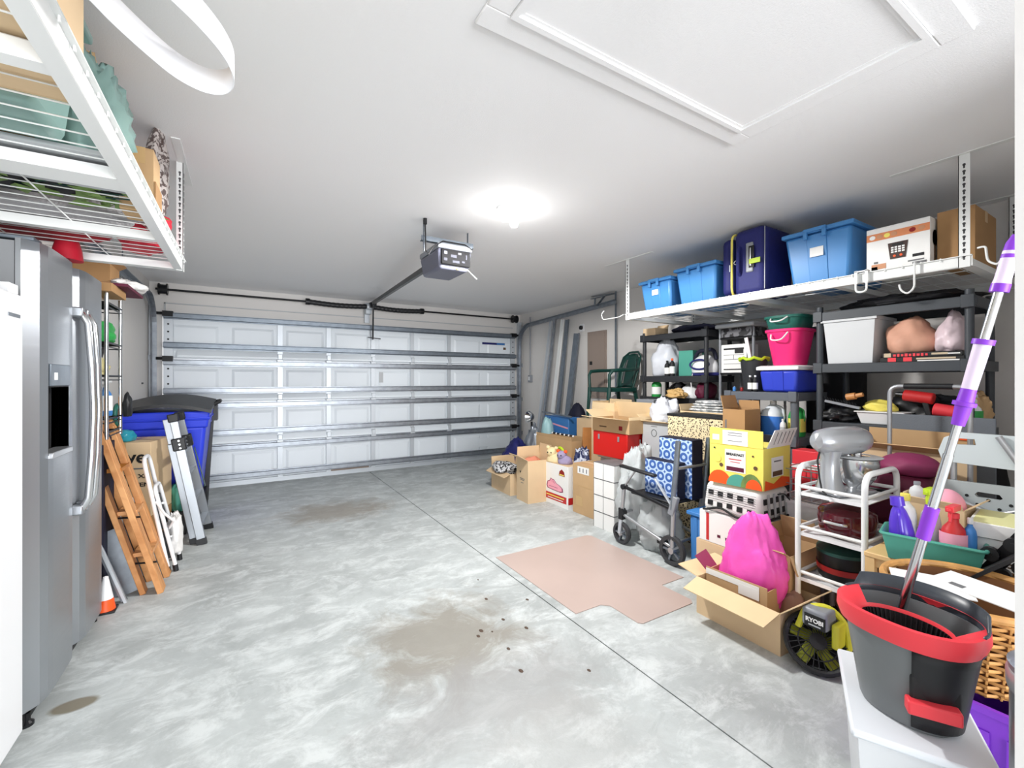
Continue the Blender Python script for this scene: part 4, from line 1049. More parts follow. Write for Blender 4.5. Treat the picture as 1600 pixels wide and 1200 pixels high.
# ---------------------------------------------------------------- right overhead rack load
ZR = 1.966
tote('small blue lidded tote at the far end of the right overhead rack', 3.49, 2.745, ZR, 0.56, 0.34, 0.30, m='blue_tote', lab=True, taper=0.86)
tote('second blue tote from the far end of the right rack, beside the suitcase', 3.50, 2.335, ZR, 0.56, 0.38, 0.34, m='blue_tote', taper=0.86)
tote('largest blue tote, between the navy suitcase and the multicooker carton', 3.54, 1.43, ZR, 0.60, 0.40, 0.385, m='blue_tote', lab=True, taper=0.84)
t = thing('suitcase', 'navy suitcase with a yellow zip and grey handle standing on the right rack', 'suitcase', (3.40, 1.90, ZR), 0)
G().bx(-0.20, -0.16, 0.0, 0.20, 0.085, 0.505).build('main_shell', M['navy'], t, bevel=0.05, seg=4)
G().bx(-0.17, 0.10, 0.03, 0.20, 0.205, 0.475).build('front_pocket', M['navy'], t, bevel=0.045, seg=4)
g = G()
z0, z1 = 0.012, 0.492
g.tube(rounded([(-0.203, 0.092, z0 + 0.0), (0.20, 0.092, z0), (0.20, 0.092, z1), (-0.203, 0.092, z1)], 0.07, 6, closed=True), 0.0085, 8, closed=True)
g.build('zip', M['yellow'], t, smooth=True)
G().tube(rounded([(-0.198, 0.03, 0.16), (-0.225, 0.03, 0.19), (-0.225, 0.03, 0.34), (-0.198, 0.03, 0.37)], 0.02), 0.013, 8).build('side_handle', M['navy'], t, smooth=True)
h_ = G().bx(-0.212, -0.075, 0.17, -0.196, -0.02, 0.39).build('handle_housing', M['grey_plastic'], t, bevel=0.012)
G().bx(-0.215, -0.085, 0.20, -0.2105, -0.045, 0.36).build('handle_slot', M['ink'], h_)
G().bx(-0.222, -0.065, 0.215, -0.214, -0.058, 0.345).build('handle_bar', M['silver'], h_)
G().bx(-0.224, -0.135, 0.225, -0.219, -0.052, 0.262).build('luggage_tag', M['lime'], t, bevel=0.002)
G().tube(arc((-0.212, 0.055, 0.26), 0.014, 0, 360, 12, 'yz')[:-1], 0.0025, 6, closed=True).build('ring', M['chrome'], t)
G().tube([(-0.20, -0.155, 0.03), (-0.202, -0.157, 0.48)], 0.004, 6).build('piping', M['grey_plastic'], t)
G().cyl((-0.215, 0.10, 0.20), (-0.215, 0.10, 0.25), 0.006, 8).build('zip_pull', M['galv_light'], t)

t = closed_box('appliance_carton', 'white multicooker carton with an orange band at the near end of the right rack', 3.43, 1.005, ZR, 0.40, 0.29, 0.275, m='paper', tape=None)
G().cb(-0.2010, 0, 0.222, 0.002, 0.288, 0.042).build('print_band', mat('band_orange', srgb('#d98a5c'), 0.6), t)
for i, (y, c_) in enumerate(((0.115, 'white_label'), (0.08, 'copper'), (0.045, 'yellow'), (0.012, 'copper'), (-0.07, 'red_dark'), (-0.11, 'copper'))):
    G().at((-0.2022, y, 0.222), (0, -R(90), 0)).lathe([(0.013, 0), (0.012, 0.001)], seg=14, sx=1, sy=1.15).build('print_food', M[c_], t)
pd = G().prism([(-0.035, 0.0), (0.035, 0.0), (0.046, 0.095), (-0.046, 0.095)], 0, 0.001)
pd.v = [(-0.2022 - v[2], v[0] - 0.005, v[1] + 0.075) for v in pd.v]
pd = pd.build('print_control_panel', mat('cooker_dark', srgb('#3b2620'), 0.4), t)
for i in range(4):
    for j in range(3): G().cb(-0.204, -0.030 + i * 0.0165, 0.115 + j * 0.013, 0.001, 0.012, 0.009).build('print_button', M['white_label'], pd)
for y in (-0.02, 0.01): G().at((-0.2034, y, 0.092), (0, -R(90), 0)).lathe([(0.007, 0), (0.007, 0.001)], seg=10).build('print_knob', M['orange'], pd)
G().cb(-0.2035, -0.005, 0.156, 0.001, 0.05, 0.014).build('print_screen', M['ink'], pd)
for y, z, a, b_, c_ in ((0.085, 0.045, 0.07, 0.03, 'copper'), (0.105, 0.032, 0.03, 0.028, 'ink'), (0.098, 0.07, 0.02, 0.012, 'ink_grey'), (-0.095, 0.075, 0.05, 0.016, 'ink'), (-0.085, 0.047, 0.07, 0.008, 'ink_grey'), (-0.10, 0.032, 0.06, 0.012, 'ink_grey'), (0.0, 0.02, 0.07, 0.005, 'ink')):
    G().cb(-0.2015, y, z, 0.001, a, b_).build('print_picture', M[c_], t, bevel=0.0004)
G().at((0, -0.1462, 0), (R(90), 0, 0)).lathe([(0.001, 0), (0.036, 0)], (-0.13, 0.165, 0), seg=20, sy=1.3).build('print_spoon', M['print_brown'], t)
G().cb(-0.13, -0.1462, 0.075, 0.022, 0.001, 0.10).build('print_handle', M['print_brown'], t)
closed_box('cardboard_box', 'plain brown carton behind the white multicooker carton on the right rack', 3.50, 0.775, ZR, 0.40, 0.15, 0.30, m='cardboard_dark')

# ---------------------------------------------------------------- wall things on the right
t = thing('electrical_panel', 'taupe electrical panel door set in the right wall above the green chair', 'electrical panel', (XR, 4.615, 1.48))
G().bx(-0.018, -0.19, -0.40, 0.0, 0.19, 0.54).build('panel_frame', M['panel_brown'], t, bevel=0.002)
d_ = G().bx(-0.024, -0.165, -0.37, -0.0185, 0.165, 0.51).build('panel_door', M['panel_brown'], t, bevel=0.002)
G().bx(-0.03, 0.08, 0.07, -0.0245, 0.13, 0.12).build('latch', M['ink'], d_)
t = thing('outlet_box', 'grey outlet box at the foot of a thin conduit near the garage door corner', 'outlet', (XR, 6.27, 1.36))
G().bx(-0.05, -0.04, -0.06, 0.0, 0.04, 0.06).build('box', M['grey_plastic'], t, bevel=0.006)
G().bx(-0.054, -0.02, -0.03, -0.0505, 0.02, 0.035).build('cover', M['white_plastic'], t)
G().cyl((-0.025, 0, 0.06), (-0.025, 0, 1.06), 0.010, 8).build('conduit', M['grey_plastic'], t)
t = thing('wall_switch', 'small round fixture on the right wall above the metal strips', 'fixture', (XR, 4.93, 2.10))
G().bx(-0.02, -0.045, -0.055, 0, 0.045, 0.055).build('plate', M['white_plastic'], t, bevel=0.004)
G().cyl((-0.045, 0, 0), (-0.02, 0, 0), 0.03, 16).build('knob', M['ink'], t)
one(G().cyl((0, 0, 0), (-0.07, -0.02, 0), 0.006, 8), 'wall_hook', 'black_metal', 'small dark hook on the right wall beside the leaning metal strips', 'hook', (XR, 5.15, 1.32))
t = thing('blank_plate', 'small grey plate on the left wall beside the recycling bin', 'plate', (XL + 0.004, 6.2, 1.3))
G().cb(0, 0, 0, 0.006, 0.07, 0.02).build('plate', M['black_plastic'], t)

# long metal strips leaning in the corner
for i, (yb, yt, h, w_, mm, lab_) in enumerate((
    (5.90, 5.62, 2.28, 0.085, 'galv_light', 'pale metal strip, leftmost of those leaning on the right wall'),
    (5.74, 5.48, 2.28, 0.075, 'galv', 'grey metal strip leaning second from the garage door'),
    (5.56, 5.32, 2.26, 0.095, 'white_steel', 'white metal strip leaning in the middle of the group'),
    (5.37, 5.17, 2.24, 0.09, 'galv_dark', 'dark grey metal strip leaning beside the white one'),
    (5.19, 4.99, 2.02, 0.13, 'galv_dark', 'short wide dark metal strip, nearest to the chair'))):
    t = thing('metal_strip', lab_, 'metal strip', (4.03 - 0.03 * (i % 2), yb, 0.0), 0)
    G().bar((0, 0, 0.004), (0.13, yt - yb, h), 0.006, w_, (0, 1, 0)).build('web', M[mm], t)
    G().bar((-0.012, -w_ / 2, 0.004), (0.118, yt - yb - w_ / 2, h), 0.028, 0.004, (0, 1, 0)).build('flange', M[mm], t)

# ---------------------------------------------------------------- resin shelving
def post(x, y, z0, z1, t, r=0.022, m='resin_black'):
    return G().lathe([(r, z0), (r, z1)], (x, y, 0), 12).build('post', M[m], t, smooth=True)
def resin_shelf(label, x0, x1, y0, y1, zs, ztop, m='resin_black', r=0.02, open_top=False):
    t = thing('shelving_unit', label, 'shelves', ((x0 + x1) / 2, (y0 + y1) / 2, 0))
    a, b = (x1 - x0) / 2, (y1 - y0) / 2
    for x in (-a + 0.03, a - 0.03):
        for y in (-b + 0.03, b - 0.03): post(x, y, 0, ztop, t, r, m)
    for z in zs:
        s_ = G().bx(-a, -b, z - 0.012, a, b, z).build('shelf', M[m], t)
        G().bx(-a - 0.004, -b, z - 0.06, -a + 0.012, b, z - 0.002).bx(a - 0.012, -b, z - 0.06, a, b, z - 0.002).bx(-a + 0.012, -b - 0.002, z - 0.06, a - 0.012, -b + 0.012, z - 0.002).bx(-a + 0.012, b - 0.012, z - 0.06, a - 0.012, b, z - 0.002).build('rim', M[m], s_, bevel=0.003)
        for y in (-b + 0.03, b - 0.03): G().bx(-a - 0.010, y - 0.028, z - 0.065, -a + 0.01, y + 0.028, z + 0.008).build('corner_sleeve', M[m], s_, bevel=0.004)
    return t
resin_shelf('black resin shelving unit under the near half of the right overhead rack', 3.40, 3.86, 0.72, 1.52, (0.42, 1.05, 1.445, 1.80), 1.84, 'resin_dark')
resin_shelf('black resin shelving unit behind the cartons, left of the grey one', 3.60, 4.02, 2.48, 3.27, (0.6, 1.16, 1.375, 1.80), 1.83, 'resin_black')
resin_shelf('low slate grey resin shelf that holds the pink tub and the blue jug', 3.30, 3.74, 1.575, 2.12, (0.5, 0.925, 1.245), 1.246, 'resin_grey', 0.026)
t = thing('wire_rack', 'black wire rack between the two resin shelving units', 'rack', (3.88, 2.3, 0))
for x in (-0.13, 0.2):
    for y in (-0.16, 0.15): G().cyl((x, y, 0), (x, y, 1.80), 0.012, 8).build('post', M['grey_plastic'], t)
for z in (1.05, 1.40, 1.72): G().bx(-0.14, -0.17, z - 0.015, 0.21, 0.16, z).build('shelf', M['black_metal'], t)
# --- near shelving unit contents
tote('empty translucent plastic bin on its side on the upper shelf of the near shelving unit', 3.56, 1.315, 1.446, 0.30, 0.29, 0.30, m='frosted', lid=False, handle=False, taper=0.86, name='plastic_bin', cat='bin')
bag('pink_bag', 'pink and brown printed bag stuffed on the upper shelf of the near shelving unit', 3.57, 1.035, 1.502, (0.26, 0.25, 0.22), 'skin_pink', 51, 0.10, 1.6, 0.04)
bag('pale_pink_bag', 'pale pink knotted plastic bag beside the printed bag on the near shelving unit', 3.55, 0.845, 1.502, (0.24, 0.15, 0.19), mat('pale_pink', srgb('#e3cfd6'), 0.35), 53, 0.12, 1.8, 0.07, knot=0.35)
for i, (z, h, sx_, sy_, mm, lab_) in enumerate(((1.446, 0.027, 0.27, 0.38, 'ink', 'black flat game box with red squares, lower of two under the pink bag'), (1.474, 0.027, 0.25, 0.36, 'black_plastic', 'black flat game box with red lettering, upper of two under the pink bag'))):
    t = thing('game_box', lab_, 'box', (3.545, 0.955, z))
    G().bx(-sx_ / 2, -sy_ / 2, 0, sx_ / 2, sy_ / 2, h).build('carton', M[mm], t, bevel=0.002)
    if i == 0:
        for y in (0.13, 0.055): G().cb(-sx_ / 2 - 0.001, y, h / 2, 0.002, 0.04, h * 0.9).build('red_square', M['red_coral'], t)
        G().cb(-sx_ / 2 - 0.001, -0.07, h * 0.6, 0.002, 0.17, h * 0.35).build('print_line', M['beige'], t)
        G().cb(-sx_ / 2 - 0.001, -0.08, h * 0.15, 0.002, 0.18, h * 0.25).build('print_line', M['white_label'], t)
    else:
        G().cb(-sx_ / 2 - 0.001, 0.155, h / 2, 0.002, 0.035, h * 0.9).build('picture', M['beige'], t)
        for k in range(9): G().cb(-sx_ / 2 - 0.001, 0.12 - k * 0.0185, h * 0.45, 0.002, 0.011 if k % 3 else 0.014, h * (0.66 if k % 2 else 0.5)).build('red_mark', M['red_coral'], t)
        G().cb(-sx_ / 2 - 0.001, -0.085, h * 0.55, 0.002, 0.07, h * 0.4).build('print_line', M['beige'], t)
        G().cb(-sx_ / 2 - 0.001, -0.145, h * 0.5, 0.002, 0.05, h * 0.25).build('print_line', M['white_label'], t)
# black clutter on lower shelf (z 1.05)
ZS = 1.051
bag('black_cable_heap', 'heap of black cables at the left end of the middle shelf', 3.52, 1.40, ZS, (0.22, 0.22, 0.10), 'black_plastic', 61, 0.2, 2.4, 0.15, cat='cables')
t = thing('garden_rake_head', 'dark rake head with a toothed edge leaning on the black cables', 'rake', (3.44, 1.36, ZS + 0.10))
G().bar((0, 0.10, 0.04), (0, -0.10, 0.0), 0.016, 0.022, (1, 0, 0)).build('bar', M['grey_plastic'], t)
for k in range(12): G().cyl((0, 0.09 - k * 0.016, 0.04 - k * 0.0033), (-0.008, 0.09 - k * 0.016 + 0.012, 0.068 - k * 0.0033), 0.003, 5).build('tooth', M['black_metal'], t)
t = thing('plastic_tray', 'white rectangular plastic tray on the middle shelf of the near unit', 'tray', (3.52, 1.155, ZS))
G().taper((-0.08, -0.10, 0.08, 0.10), (-0.10, -0.12, 0.10, 0.12), 0, 0.075).build('tray_body', M['white_plastic'], t, bevel=0.006)
G().bx(-0.11, -0.13, 0.075, 0.11, 0.13, 0.083).build('rim', M['white_plastic'], t, bevel=0.003)
one(G().blob((0, 0, 0), (0.13, 0.18, 0.07), 63, 0.12, 1.8, 0.5, 0.05), 'yellow_sander', 'yellow', 'yellow and black power tool lying on the white plastic tray', 'tool', (3.52, 1.18, ZS + 0.084), smooth=True)
one(G().cyl((0, 0, 0), (0.0, -0.05, 0.01), 0.022, 12).cyl((0, -0.05, 0.01), (0, -0.09, 0.02), 0.014, 10), 'brush_handle', 'wood', 'wooden brush handle lying on the black cables', 'brush', (3.43, 1.33, ZS + 0.17))
t = thing('power_drill', 'red and black power drill heaped on the middle shelf behind the hand truck', 'drill', (3.52, 0.98, ZS))
G().cyl((0, -0.06, 0.17), (0, 0.08, 0.19), 0.035, 14).build('motor_body', M['red'], t, bevel=0.006)
G().bar((0, -0.02, 0.16), (0, -0.045, 0.05), 0.035, 0.03, (0, 1, 0)).build('grip', M['black_plastic'], t, bevel=0.006)
G().cb(0, -0.05, 0.03, 0.07, 0.09, 0.06).build('battery', M['black_plastic'], t, bevel=0.008)
G().cyl((0, 0.08, 0.19), (0, 0.12, 0.195), 0.022, 12, 0.012).build('chuck', M['black_metal'], t)
t = thing('rotary_tool', 'smaller red and black power tool to the right of the drill', 'tool', (3.52, 0.86, ZS))
G().cyl((0, -0.06, 0.09), (0, 0.06, 0.11), 0.038, 14).build('motor_body', M['red_coral'], t, bevel=0.006)
G().bx(-0.04, -0.05, 0, 0.04, 0.05, 0.06).build('base', M['black_plastic'], t, bevel=0.01)
bag('black_tool_bag', 'black tool bag piled at the back of the middle shelf', 3.68, 1.0, ZS, (0.24, 0.42, 0.20), 'black_plastic', 66, 0.15, 2, 0.08)
bottle('spray_bottle', 'white trigger spray bottle with a green label beside the mop pole', 3.47, 0.745, ZS, 0.21, 0.04, 'white_plastic', 'white_plastic', style='spray', lab='green')
bag('cardboard_scraps', 'brown paper scraps at the back of the middle shelf above the spray bottle', 3.72, 0.80, ZS, (0.14, 0.16, 0.22), 'cardboard', 69, 0.15, 2, 0.15, cat='paper')
bag('dark_clothes', 'dark clothes heaped on top of the near shelving unit', 3.62, 1.08, 1.801, (0.36, 0.66, 0.085), 'dark_fill', 71, 0.12, 2, 0.1, cat='clothes')
tote('dark blue tote standing on the floor behind the near shelving unit post', 4.02, 0.80, 1.15, 0.24, 0.26, 0.33, m='blue_mid', lid=True, handle=False) if False else None
one(G().bx(-0.07, -0.20, 0, 0.07, 0.20, 1.78), 'dark_gap_block', 'dark_fill', 'tall dark block added as shade between the shelving units', 'shade block', (4.08, 1.66, 0), bevel=0.04)  # added dark block that stands in for the shadow between the shelves
one(G().cyl((0, 0, 0), (0, -0.16, 0), 0.035, 14), 'black_roller', 'black_plastic', 'short black cylinder sticking out of the near shelving unit', 'cylinder', (3.62, 0.73, 0.98), bevel=0.006)
bag('black_bag', 'black bag bulging beside the near shelving unit above the white shower chair', 3.98, 0.84, 0.0, (0.18, 0.3, 1.12), 'dark_fill', 73, 0.06, 1.4, 0.02)

# --- slate shelf contents (z 1.246)
ZT = 1.247
t = tote('bright blue bin with a white lid under the pink tub', 3.52, 1.725, ZT, 0.38, 0.27, 0.195, m='blue_bright', lm='white_plastic', handle=False, taper=0.9, name='lidded_bin', cat='bin')
def tub(label, x, y, z, rb, rt, h, m, sy=1.0, rope=True):
    t = thing('rope_tub', label, 'tub', (x, y, z))
    g = G().lathe([(0.001, 0.004), (rb * 0.92, 0.0), (rb, 0.012), (rt, h - 0.02), (rt + 0.010, h - 0.018), (rt + 0.012, h), (rt - 0.004, h), (rb - 0.004, 0.02), (0.001, 0.02)], seg=32, sy=sy, pw=3.4, cap=False)
    g.build('tub_body', M[m], t, smooth=True)
    if rope: G().tube(rounded([(-rt - 0.006, 0.06, h * 0.86), (-rt - 0.035, 0.05, h * 0.70), (-rt - 0.045, -0.03, h * 0.68), (-rt - 0.008, -0.06, h * 0.9)], 0.03), 0.0055, 8).build('rope_handle', M['fabric_white'], t, smooth=True)
    return t
tub('hot pink rope handled tub standing on the white lid of the blue bin', 3.53, 1.735, ZT + 0.196, 0.105, 0.145, 0.27, 'pink', 0.92)
tub('dark green rope handled tub nested on top of the pink tub', 3.53, 1.735, ZT + 0.196 + 0.225, 0.12, 0.150, 0.145, 'green_tub', 0.92)
t = thing('waste_bucket', 'black waste bucket with a lime bag edge on the slate shelf', 'bucket', (3.52, 2.005, ZT))
G().lathe([(0.001, 0.0), (0.075, 0.0), (0.10, 0.26), (0.096, 0.26), (0.072, 0.01), (0.001, 0.01)], seg=24, cap=False).build('bucket_body', M['resin_black'], t, smooth=True)
G().tube([(0.104 * math.cos(q * PI / 12), 0.104 * math.sin(q * PI / 12), 0.258 + 0.01 * math.sin(q * 1.9)) for q in range(24)], 0.012, 8, closed=True).build('bag_edge', M['lime'], t, smooth=True)
one(G().bar((0, 0, 0), (0.0, 0.035, 0.18), 0.026, 0.01, (1, 0, 0)), 'paint_stick', 'white_plastic', 'white stick standing up out of the black waste bucket', 'stick', (3.46, 2.0, ZT + 0.25))
for i, y in enumerate((1.935, 1.895)):
    bottle('shampoo_bottle', ('dark bottle with white cap at the slate shelf edge, left of a pair', 'dark bottle with white cap touching the blue bin, right of a pair')[i], 3.345, y, ZT, 0.125, 0.018, 'ink', 'white_plastic', lab='white_label')
bottle('small_red_bottle', 'tiny red capped bottle on the slate shelf edge', 3.34, 2.0, ZT, 0.035, 0.011, 'red_dark', 'grey_plastic')
bottle('small_blue_bottle', 'tiny blue bottle at the left corner of the slate shelf', 3.34, 2.06, ZT, 0.04, 0.012, 'blue_mid', 'grey_plastic')
# z .925
ZJ = 0.926
t = bottle('water_jug', 'translucent jug of blue fluid on the lower slate shelf', 3.40, 1.79, ZJ, 0.25, 0.075, 'jug_plastic', 'white_plastic', style='jug', cat='jug')
G().lathe([(0.070, 0.002), (0.0758, 0.016), (0.0758, 0.140)], seg=24, pw=3.2, cap=False).build('blue_fluid', M['fluid_blue'], t, smooth=True)
bottle('green_jug', 'green jug behind the slate shelf post', 3.44, 1.645, ZJ, 0.24, 0.05, 'green', 'green_dark', style='jug', lab='yellow', cat='jug')
bottle('yellow_label_bottle', 'dark bottle with a yellow label right of the blue fluid jug', 3.35, 1.625, ZJ, 0.12, 0.026, 'green_dark', 'yellow', lab='white_label') if False else None
bottle('white_bottle', 'slim white bottle between the blue fluid jug and the post', 3.35, 1.695, ZJ, 0.125, 0.02, 'white_plastic', 'white_plastic', lab='grey_light')
# --- far black shelving contents
ZA = 1.376
bag('white_plastic_bag', 'white plastic bag filling the left end of the upper shelf of the black unit', 3.78, 3.07, ZA, (0.30, 0.32, 0.36), mat('bag_white', srgb('#d3d7df'), 0.35), 81, 0.12, 1.5, 0.06)
for i, (y, mm) in enumerate(((2.955, 'white_label'), (2.895, 'white_label'))):
    bottle('cleaning_bottle', ('dark bottle with a white label beside the white plastic bag', 'dark bottle with an orange cap left of the steam iron')[i], 3.64, y, ZA, 0.155 + 0.02 * i, 0.026, 'ink', 'black_plastic' if i == 0 else 'orange', lab=mm)
closed_box('teal_carton', 'teal printed carton behind the steam iron', 3.84, 2.80, ZA, 0.24, 0.16, 0.25, m='teal', tape='white_label')
t = thing('steam_iron', 'white and navy steam iron station on the black shelving unit', 'iron', (3.74, 2.60, ZA))
g = G(); pr = [(-0.15, 0.0), (-0.10, 0.07), (0.10, 0.085), (0.14, 0.0), (0.10, -0.085), (-0.10, -0.07)]
G().prism([(y_ * 0.8, x_) for x_, y_ in pr], 0.0, 0.03).build('base', M['navy'], t, bevel=0.01)
G().blob((0, 0, 0.03), (0.17, 0.27, 0.17), 85, 0.02, 1, 0.3, 0).build('tank', M['white_plastic'], t, smooth=True)
G().tube([(-0.088, 0.10 * math.cos(q * PI / 10), 0.105 + 0.045 * math.sin(q * PI / 10)) for q in range(20)], 0.009, 8, closed=True).build('side_ring', M['navy'], t, smooth=True)
G().tube(rounded([(0, 0.11, 0.15), (0, 0.08, 0.235), (0, -0.09, 0.25), (0, -0.12, 0.15)], 0.04), 0.018, 10).build('handle', M['navy_dark'], t, smooth=True)
G().tube([(-0.09, 0.07, 0.02), (-0.13, 0.06, -0.06), (-0.12, 0.05, -0.16), (-0.13, 0.0, -0.2)], 0.004, 6).build('cord', M['pale_grey'], t, smooth=True)
bag('plaid_bag', 'beige plaid bag between the iron and the black wire rack', 3.84, 2.50, ZA, (0.2, 0.04, 0.24), 'beige', 86, 0.1, 2, 0.05) if False else None
ZB = 1.161
bottle('green_bottle', 'green and white bottle at the left end of the lower shelf of the black unit', 3.70, 3.14, ZB, 0.19, 0.05, 'green', 'green', lab='white_label')
t = thing('console_box', 'slim grey electronic box under the green bottle', 'device', (3.70, 3.13, 1.09))
one(G().bx(-0.05, -0.11, 0, 0.12, 0.11, 0.05), 'grey_case', 'grey_plastic', 'grey flat case in front of the lower shelf of the black unit', 'case', (3.49, 3.07, 1.09), bevel=0.004)
bpy.data.objects.remove(t)
t = thing('storage_drum', 'white domed lamp shade lying on the lower shelf of the black unit', 'lamp shade', (3.74, 2.76, ZB))
G().blob((0, 0, 0), (0.20, 0.22, 0.13), 88, 0.01, 1, 0.1, 0).build('dome', M['white_plastic'], t, smooth=True)
bag('dark_soft_piece', 'dark patterned cloth heap on the lower shelf of the black unit', 3.85, 2.95, ZB, (0.2, 0.24, 0.14), 'clutter', 89, 0.15, 2, 0.1, cat='cloth')
bag('maroon_towel', 'folded maroon towel at the right end of the lower shelf of the black unit', 3.74, 2.585, ZB, (0.24, 0.15, 0.17), 'maroon', 90, 0.08, 2, 0.05, cat='towel')
open_box('cardboard_box', 'small tan carton on top of the far black shelving unit', 3.72, 3.17, 1.801, 0.2, 0.16, 0.075, 0, {'E': (120, 0.05)}, m='cardboard_light')
bag('navy_jacket', 'dark navy jacket folded on top of the far black shelving unit', 3.80, 2.75, 1.801, (0.3, 0.5, 0.08), 'navy_dark', 92, 0.1, 2, 0.08, cat='jacket')
# wire rack contents
t = closed_box('printed_carton', 'white carton printed with a form on the black wire rack', 3.84, 2.32, 1.401, 0.18, 0.24, 0.255, m='paper', tape=None)
for z, h in ((0.215, 0.015), (0.16, 0.003), (0.12, 0.003), (0.08, 0.003), (0.03, 0.01)): G().cb(-0.0915, 0, z, 0.001, 0.19, h).build('print_line', M['ink'], t)
G().cb(-0.0915, 0.0, 0.14, 0.001, 0.003, 0.04).build('print_line', M['ink'], t)
G().cb(-0.0915, -0.05, 0.19, 0.001, 0.08, 0.035).build('print_panel', M['ink'], t)
closed_box('black_case', 'black ridged case with white marks on the top tier of the black wire rack', 3.84, 2.28, 1.721, 0.24, 0.28, 0.08, m='clutter', tape=None)
one(G().bx(-0.12, -0.18, 0, 0.12, 0.18, 0.035), 'grey_board', 'grey_light', 'pale grey plastic board lying on the ridged black case', 'board', (3.80, 2.28, 1.802), bevel=0.008)
bag('small_appliance', 'small black and white appliance on the low tier of the black wire rack', 3.86, 2.30, 1.051, (0.2, 0.24, 0.16), 'clutter', 94, 0.1, 2, 0.1, cat='appliance')

# ---------------------------------------------------------------- front row of cartons on the floor
t = open_box('cardboard_box', 'low open carton with patterned cloth over its side, farthest on the floor', 2.79, 4.55, 0, 0.34, 0.50, 0.25, R(-3), {'W': (205, 0.09), 'N': (100, 0.13), 'E': (95, 0.12)}, m='cardboard_light')
bag('patterned_cloth', 'black and white patterned cloth spilling over the left side of the low open carton', 2.68, 4.55, 0.235, (0.26, 0.44, 0.12), 'bw_cloth', 101, 0.14, 2, 0.10, cat='cloth')
bag('blue_jeans', 'dark blue jeans heaped behind the low open carton', 3.12, 4.98, 0.0, (0.40, 0.50, 0.52), 'navy', 103, 0.12, 2, 0.08, cat='clothes')
t = open_box('moving_carton', 'tall tan moving carton with a small heart print, left of the white printed carton', 2.76, 4.05, 0, 0.30, 0.26, 0.46, R(-4), {'W': (150, 0.12), 'E': (92, 0.15), 'N': (90, 0.12)}, m='cardboard_light')
G().at((-0.151, 0.06, 0.33), (0, -R(90), 0)).prism([(0.0, -0.012), (0.012, 0.002), (0.009, 0.010), (0.0, 0.005), (-0.009, 0.010), (-0.012, 0.002)], 0, 0.001).build('heart_print', M['ink'], t) if False else None
g = G().prism([(0.0, -0.016), (0.014, 0.002), (0.010, 0.011), (0.0, 0.005), (-0.010, 0.011), (-0.014, 0.002)], 0, 0.001)
g.v = [(-0.1505 - v[2], v[0] + 0.04, v[1] + 0.32) for v in g.v]; g.build('heart_print', M['ink'], t)
for z, w_ in ((0.25, 0.11), (0.235, 0.10), (0.205, 0.06)): G().cb(-0.1508, 0.0, z, 0.001, w_, 0.006).build('print_line', M['ink_grey'], t)
bag('pink_pillow', 'salmon pink cloth showing in the mouth of the tall tan moving carton', 2.74, 4.05, 0.30, (0.22, 0.18, 0.19), mat('salmon', srgb('#d9886c'), 0.7), 105, 0.1, 1.6, 0.04, cat='cloth')
t = open_box('cardboard_box', 'wide brown carton behind the tall moving carton', 3.34, 4.22, 0, 0.38, 0.70, 0.64, 0, {'W': (100, 0.04)}, m='cardboard')
t = thing('beaded_trim', 'black beaded trim laid along the rim of the wide brown carton', 'trim', (3.165, 4.06, 0.70))
for k in range(16): G().lathe([(0.0, -0.012), (0.011, -0.006), (0.012, 0.004), (0.0, 0.013)], (0.0, -0.20 + k * 0.026, 0.0), 8).build('bead', M['ink'] if k % 3 else M['white_label'], t)
t = thing('printed_carton', 'tall white carton printed with a pink shoe and red stripes', 'box', (2.975, 3.75, 0), R(0))
G().bx(-0.145, -0.22, 0, 0.145, 0.22, 0.44).build('carton_body', M['paper'], t, bevel=0.002)
G().bx(-0.144, -0.218, 0.44, 0.144, 0.218, 0.445).build('flap', M['cardboard_light'], t)
# shoe outline drawn as flat print
sh = [(0.145, 0.19), (0.13, 0.235), (0.09, 0.25), (0.075, 0.275), (0.045, 0.265), (0.02, 0.265), (-0.02, 0.235), (-0.08, 0.22), (-0.12, 0.20), (-0.125, 0.165), (-0.08, 0.155), (0.06, 0.16), (0.13, 0.165)]
def facep(pts, off, k=1.0):
    cx = sum(p[0] for p in pts) / len(pts); cy = sum(p[1] for p in pts) / len(pts)
    g = G().prism([(cx + (p[0] - cx) * k, cy + (p[1] - cy) * k) for p in pts], 0, 0.001); g.v = [(off - v[2], v[0], v[1]) for v in g.v]; return g
facep(sh, -0.1455, 1.07).build('print_outline', M['maroon_light'], t)
facep(sh, -0.1466, 0.94).build('print_shoe', M['pink_light'], t)
G().cb(-0.1475, 0.03, 0.19, 0.001, 0.15, 0.004).build('print_line', M['maroon_light'], t)
for k in range(3): G().cb(-0.1475, 0.055 - 0.025 * k, 0.25 - 0.006 * k, 0.001, 0.004, 0.022).build('print_line', M['maroon_light'], t)
G().cb(-0.146, 0, 0.085, 0.001, 0.38, 0.07).build('red_stripe', M['red'], t)
G().cb(-0.1468, 0, 0.095, 0.001, 0.31, 0.012).build('yellow_stripe', M['yellow'], t)
G().cb(-0.1468, 0, 0.068, 0.001, 0.27, 0.008).build('pale_stripe', M['white_label'], t)
facep([(-0.065, 0.33), (-0.165, 0.33), (-0.155, 0.375), (-0.115, 0.40), (-0.075, 0.375)], -0.146).build('badge_print', M['red_dark'], t)
facep([(-0.075, 0.335), (-0.155, 0.335), (-0.15, 0.347), (-0.08, 0.347)], -0.147).build('badge_stripe', M['yellow'], t)
G().cb(0.0, -0.2208, 0.085, 0.288, 0.001, 0.07).build('red_stripe', M['red'], t)
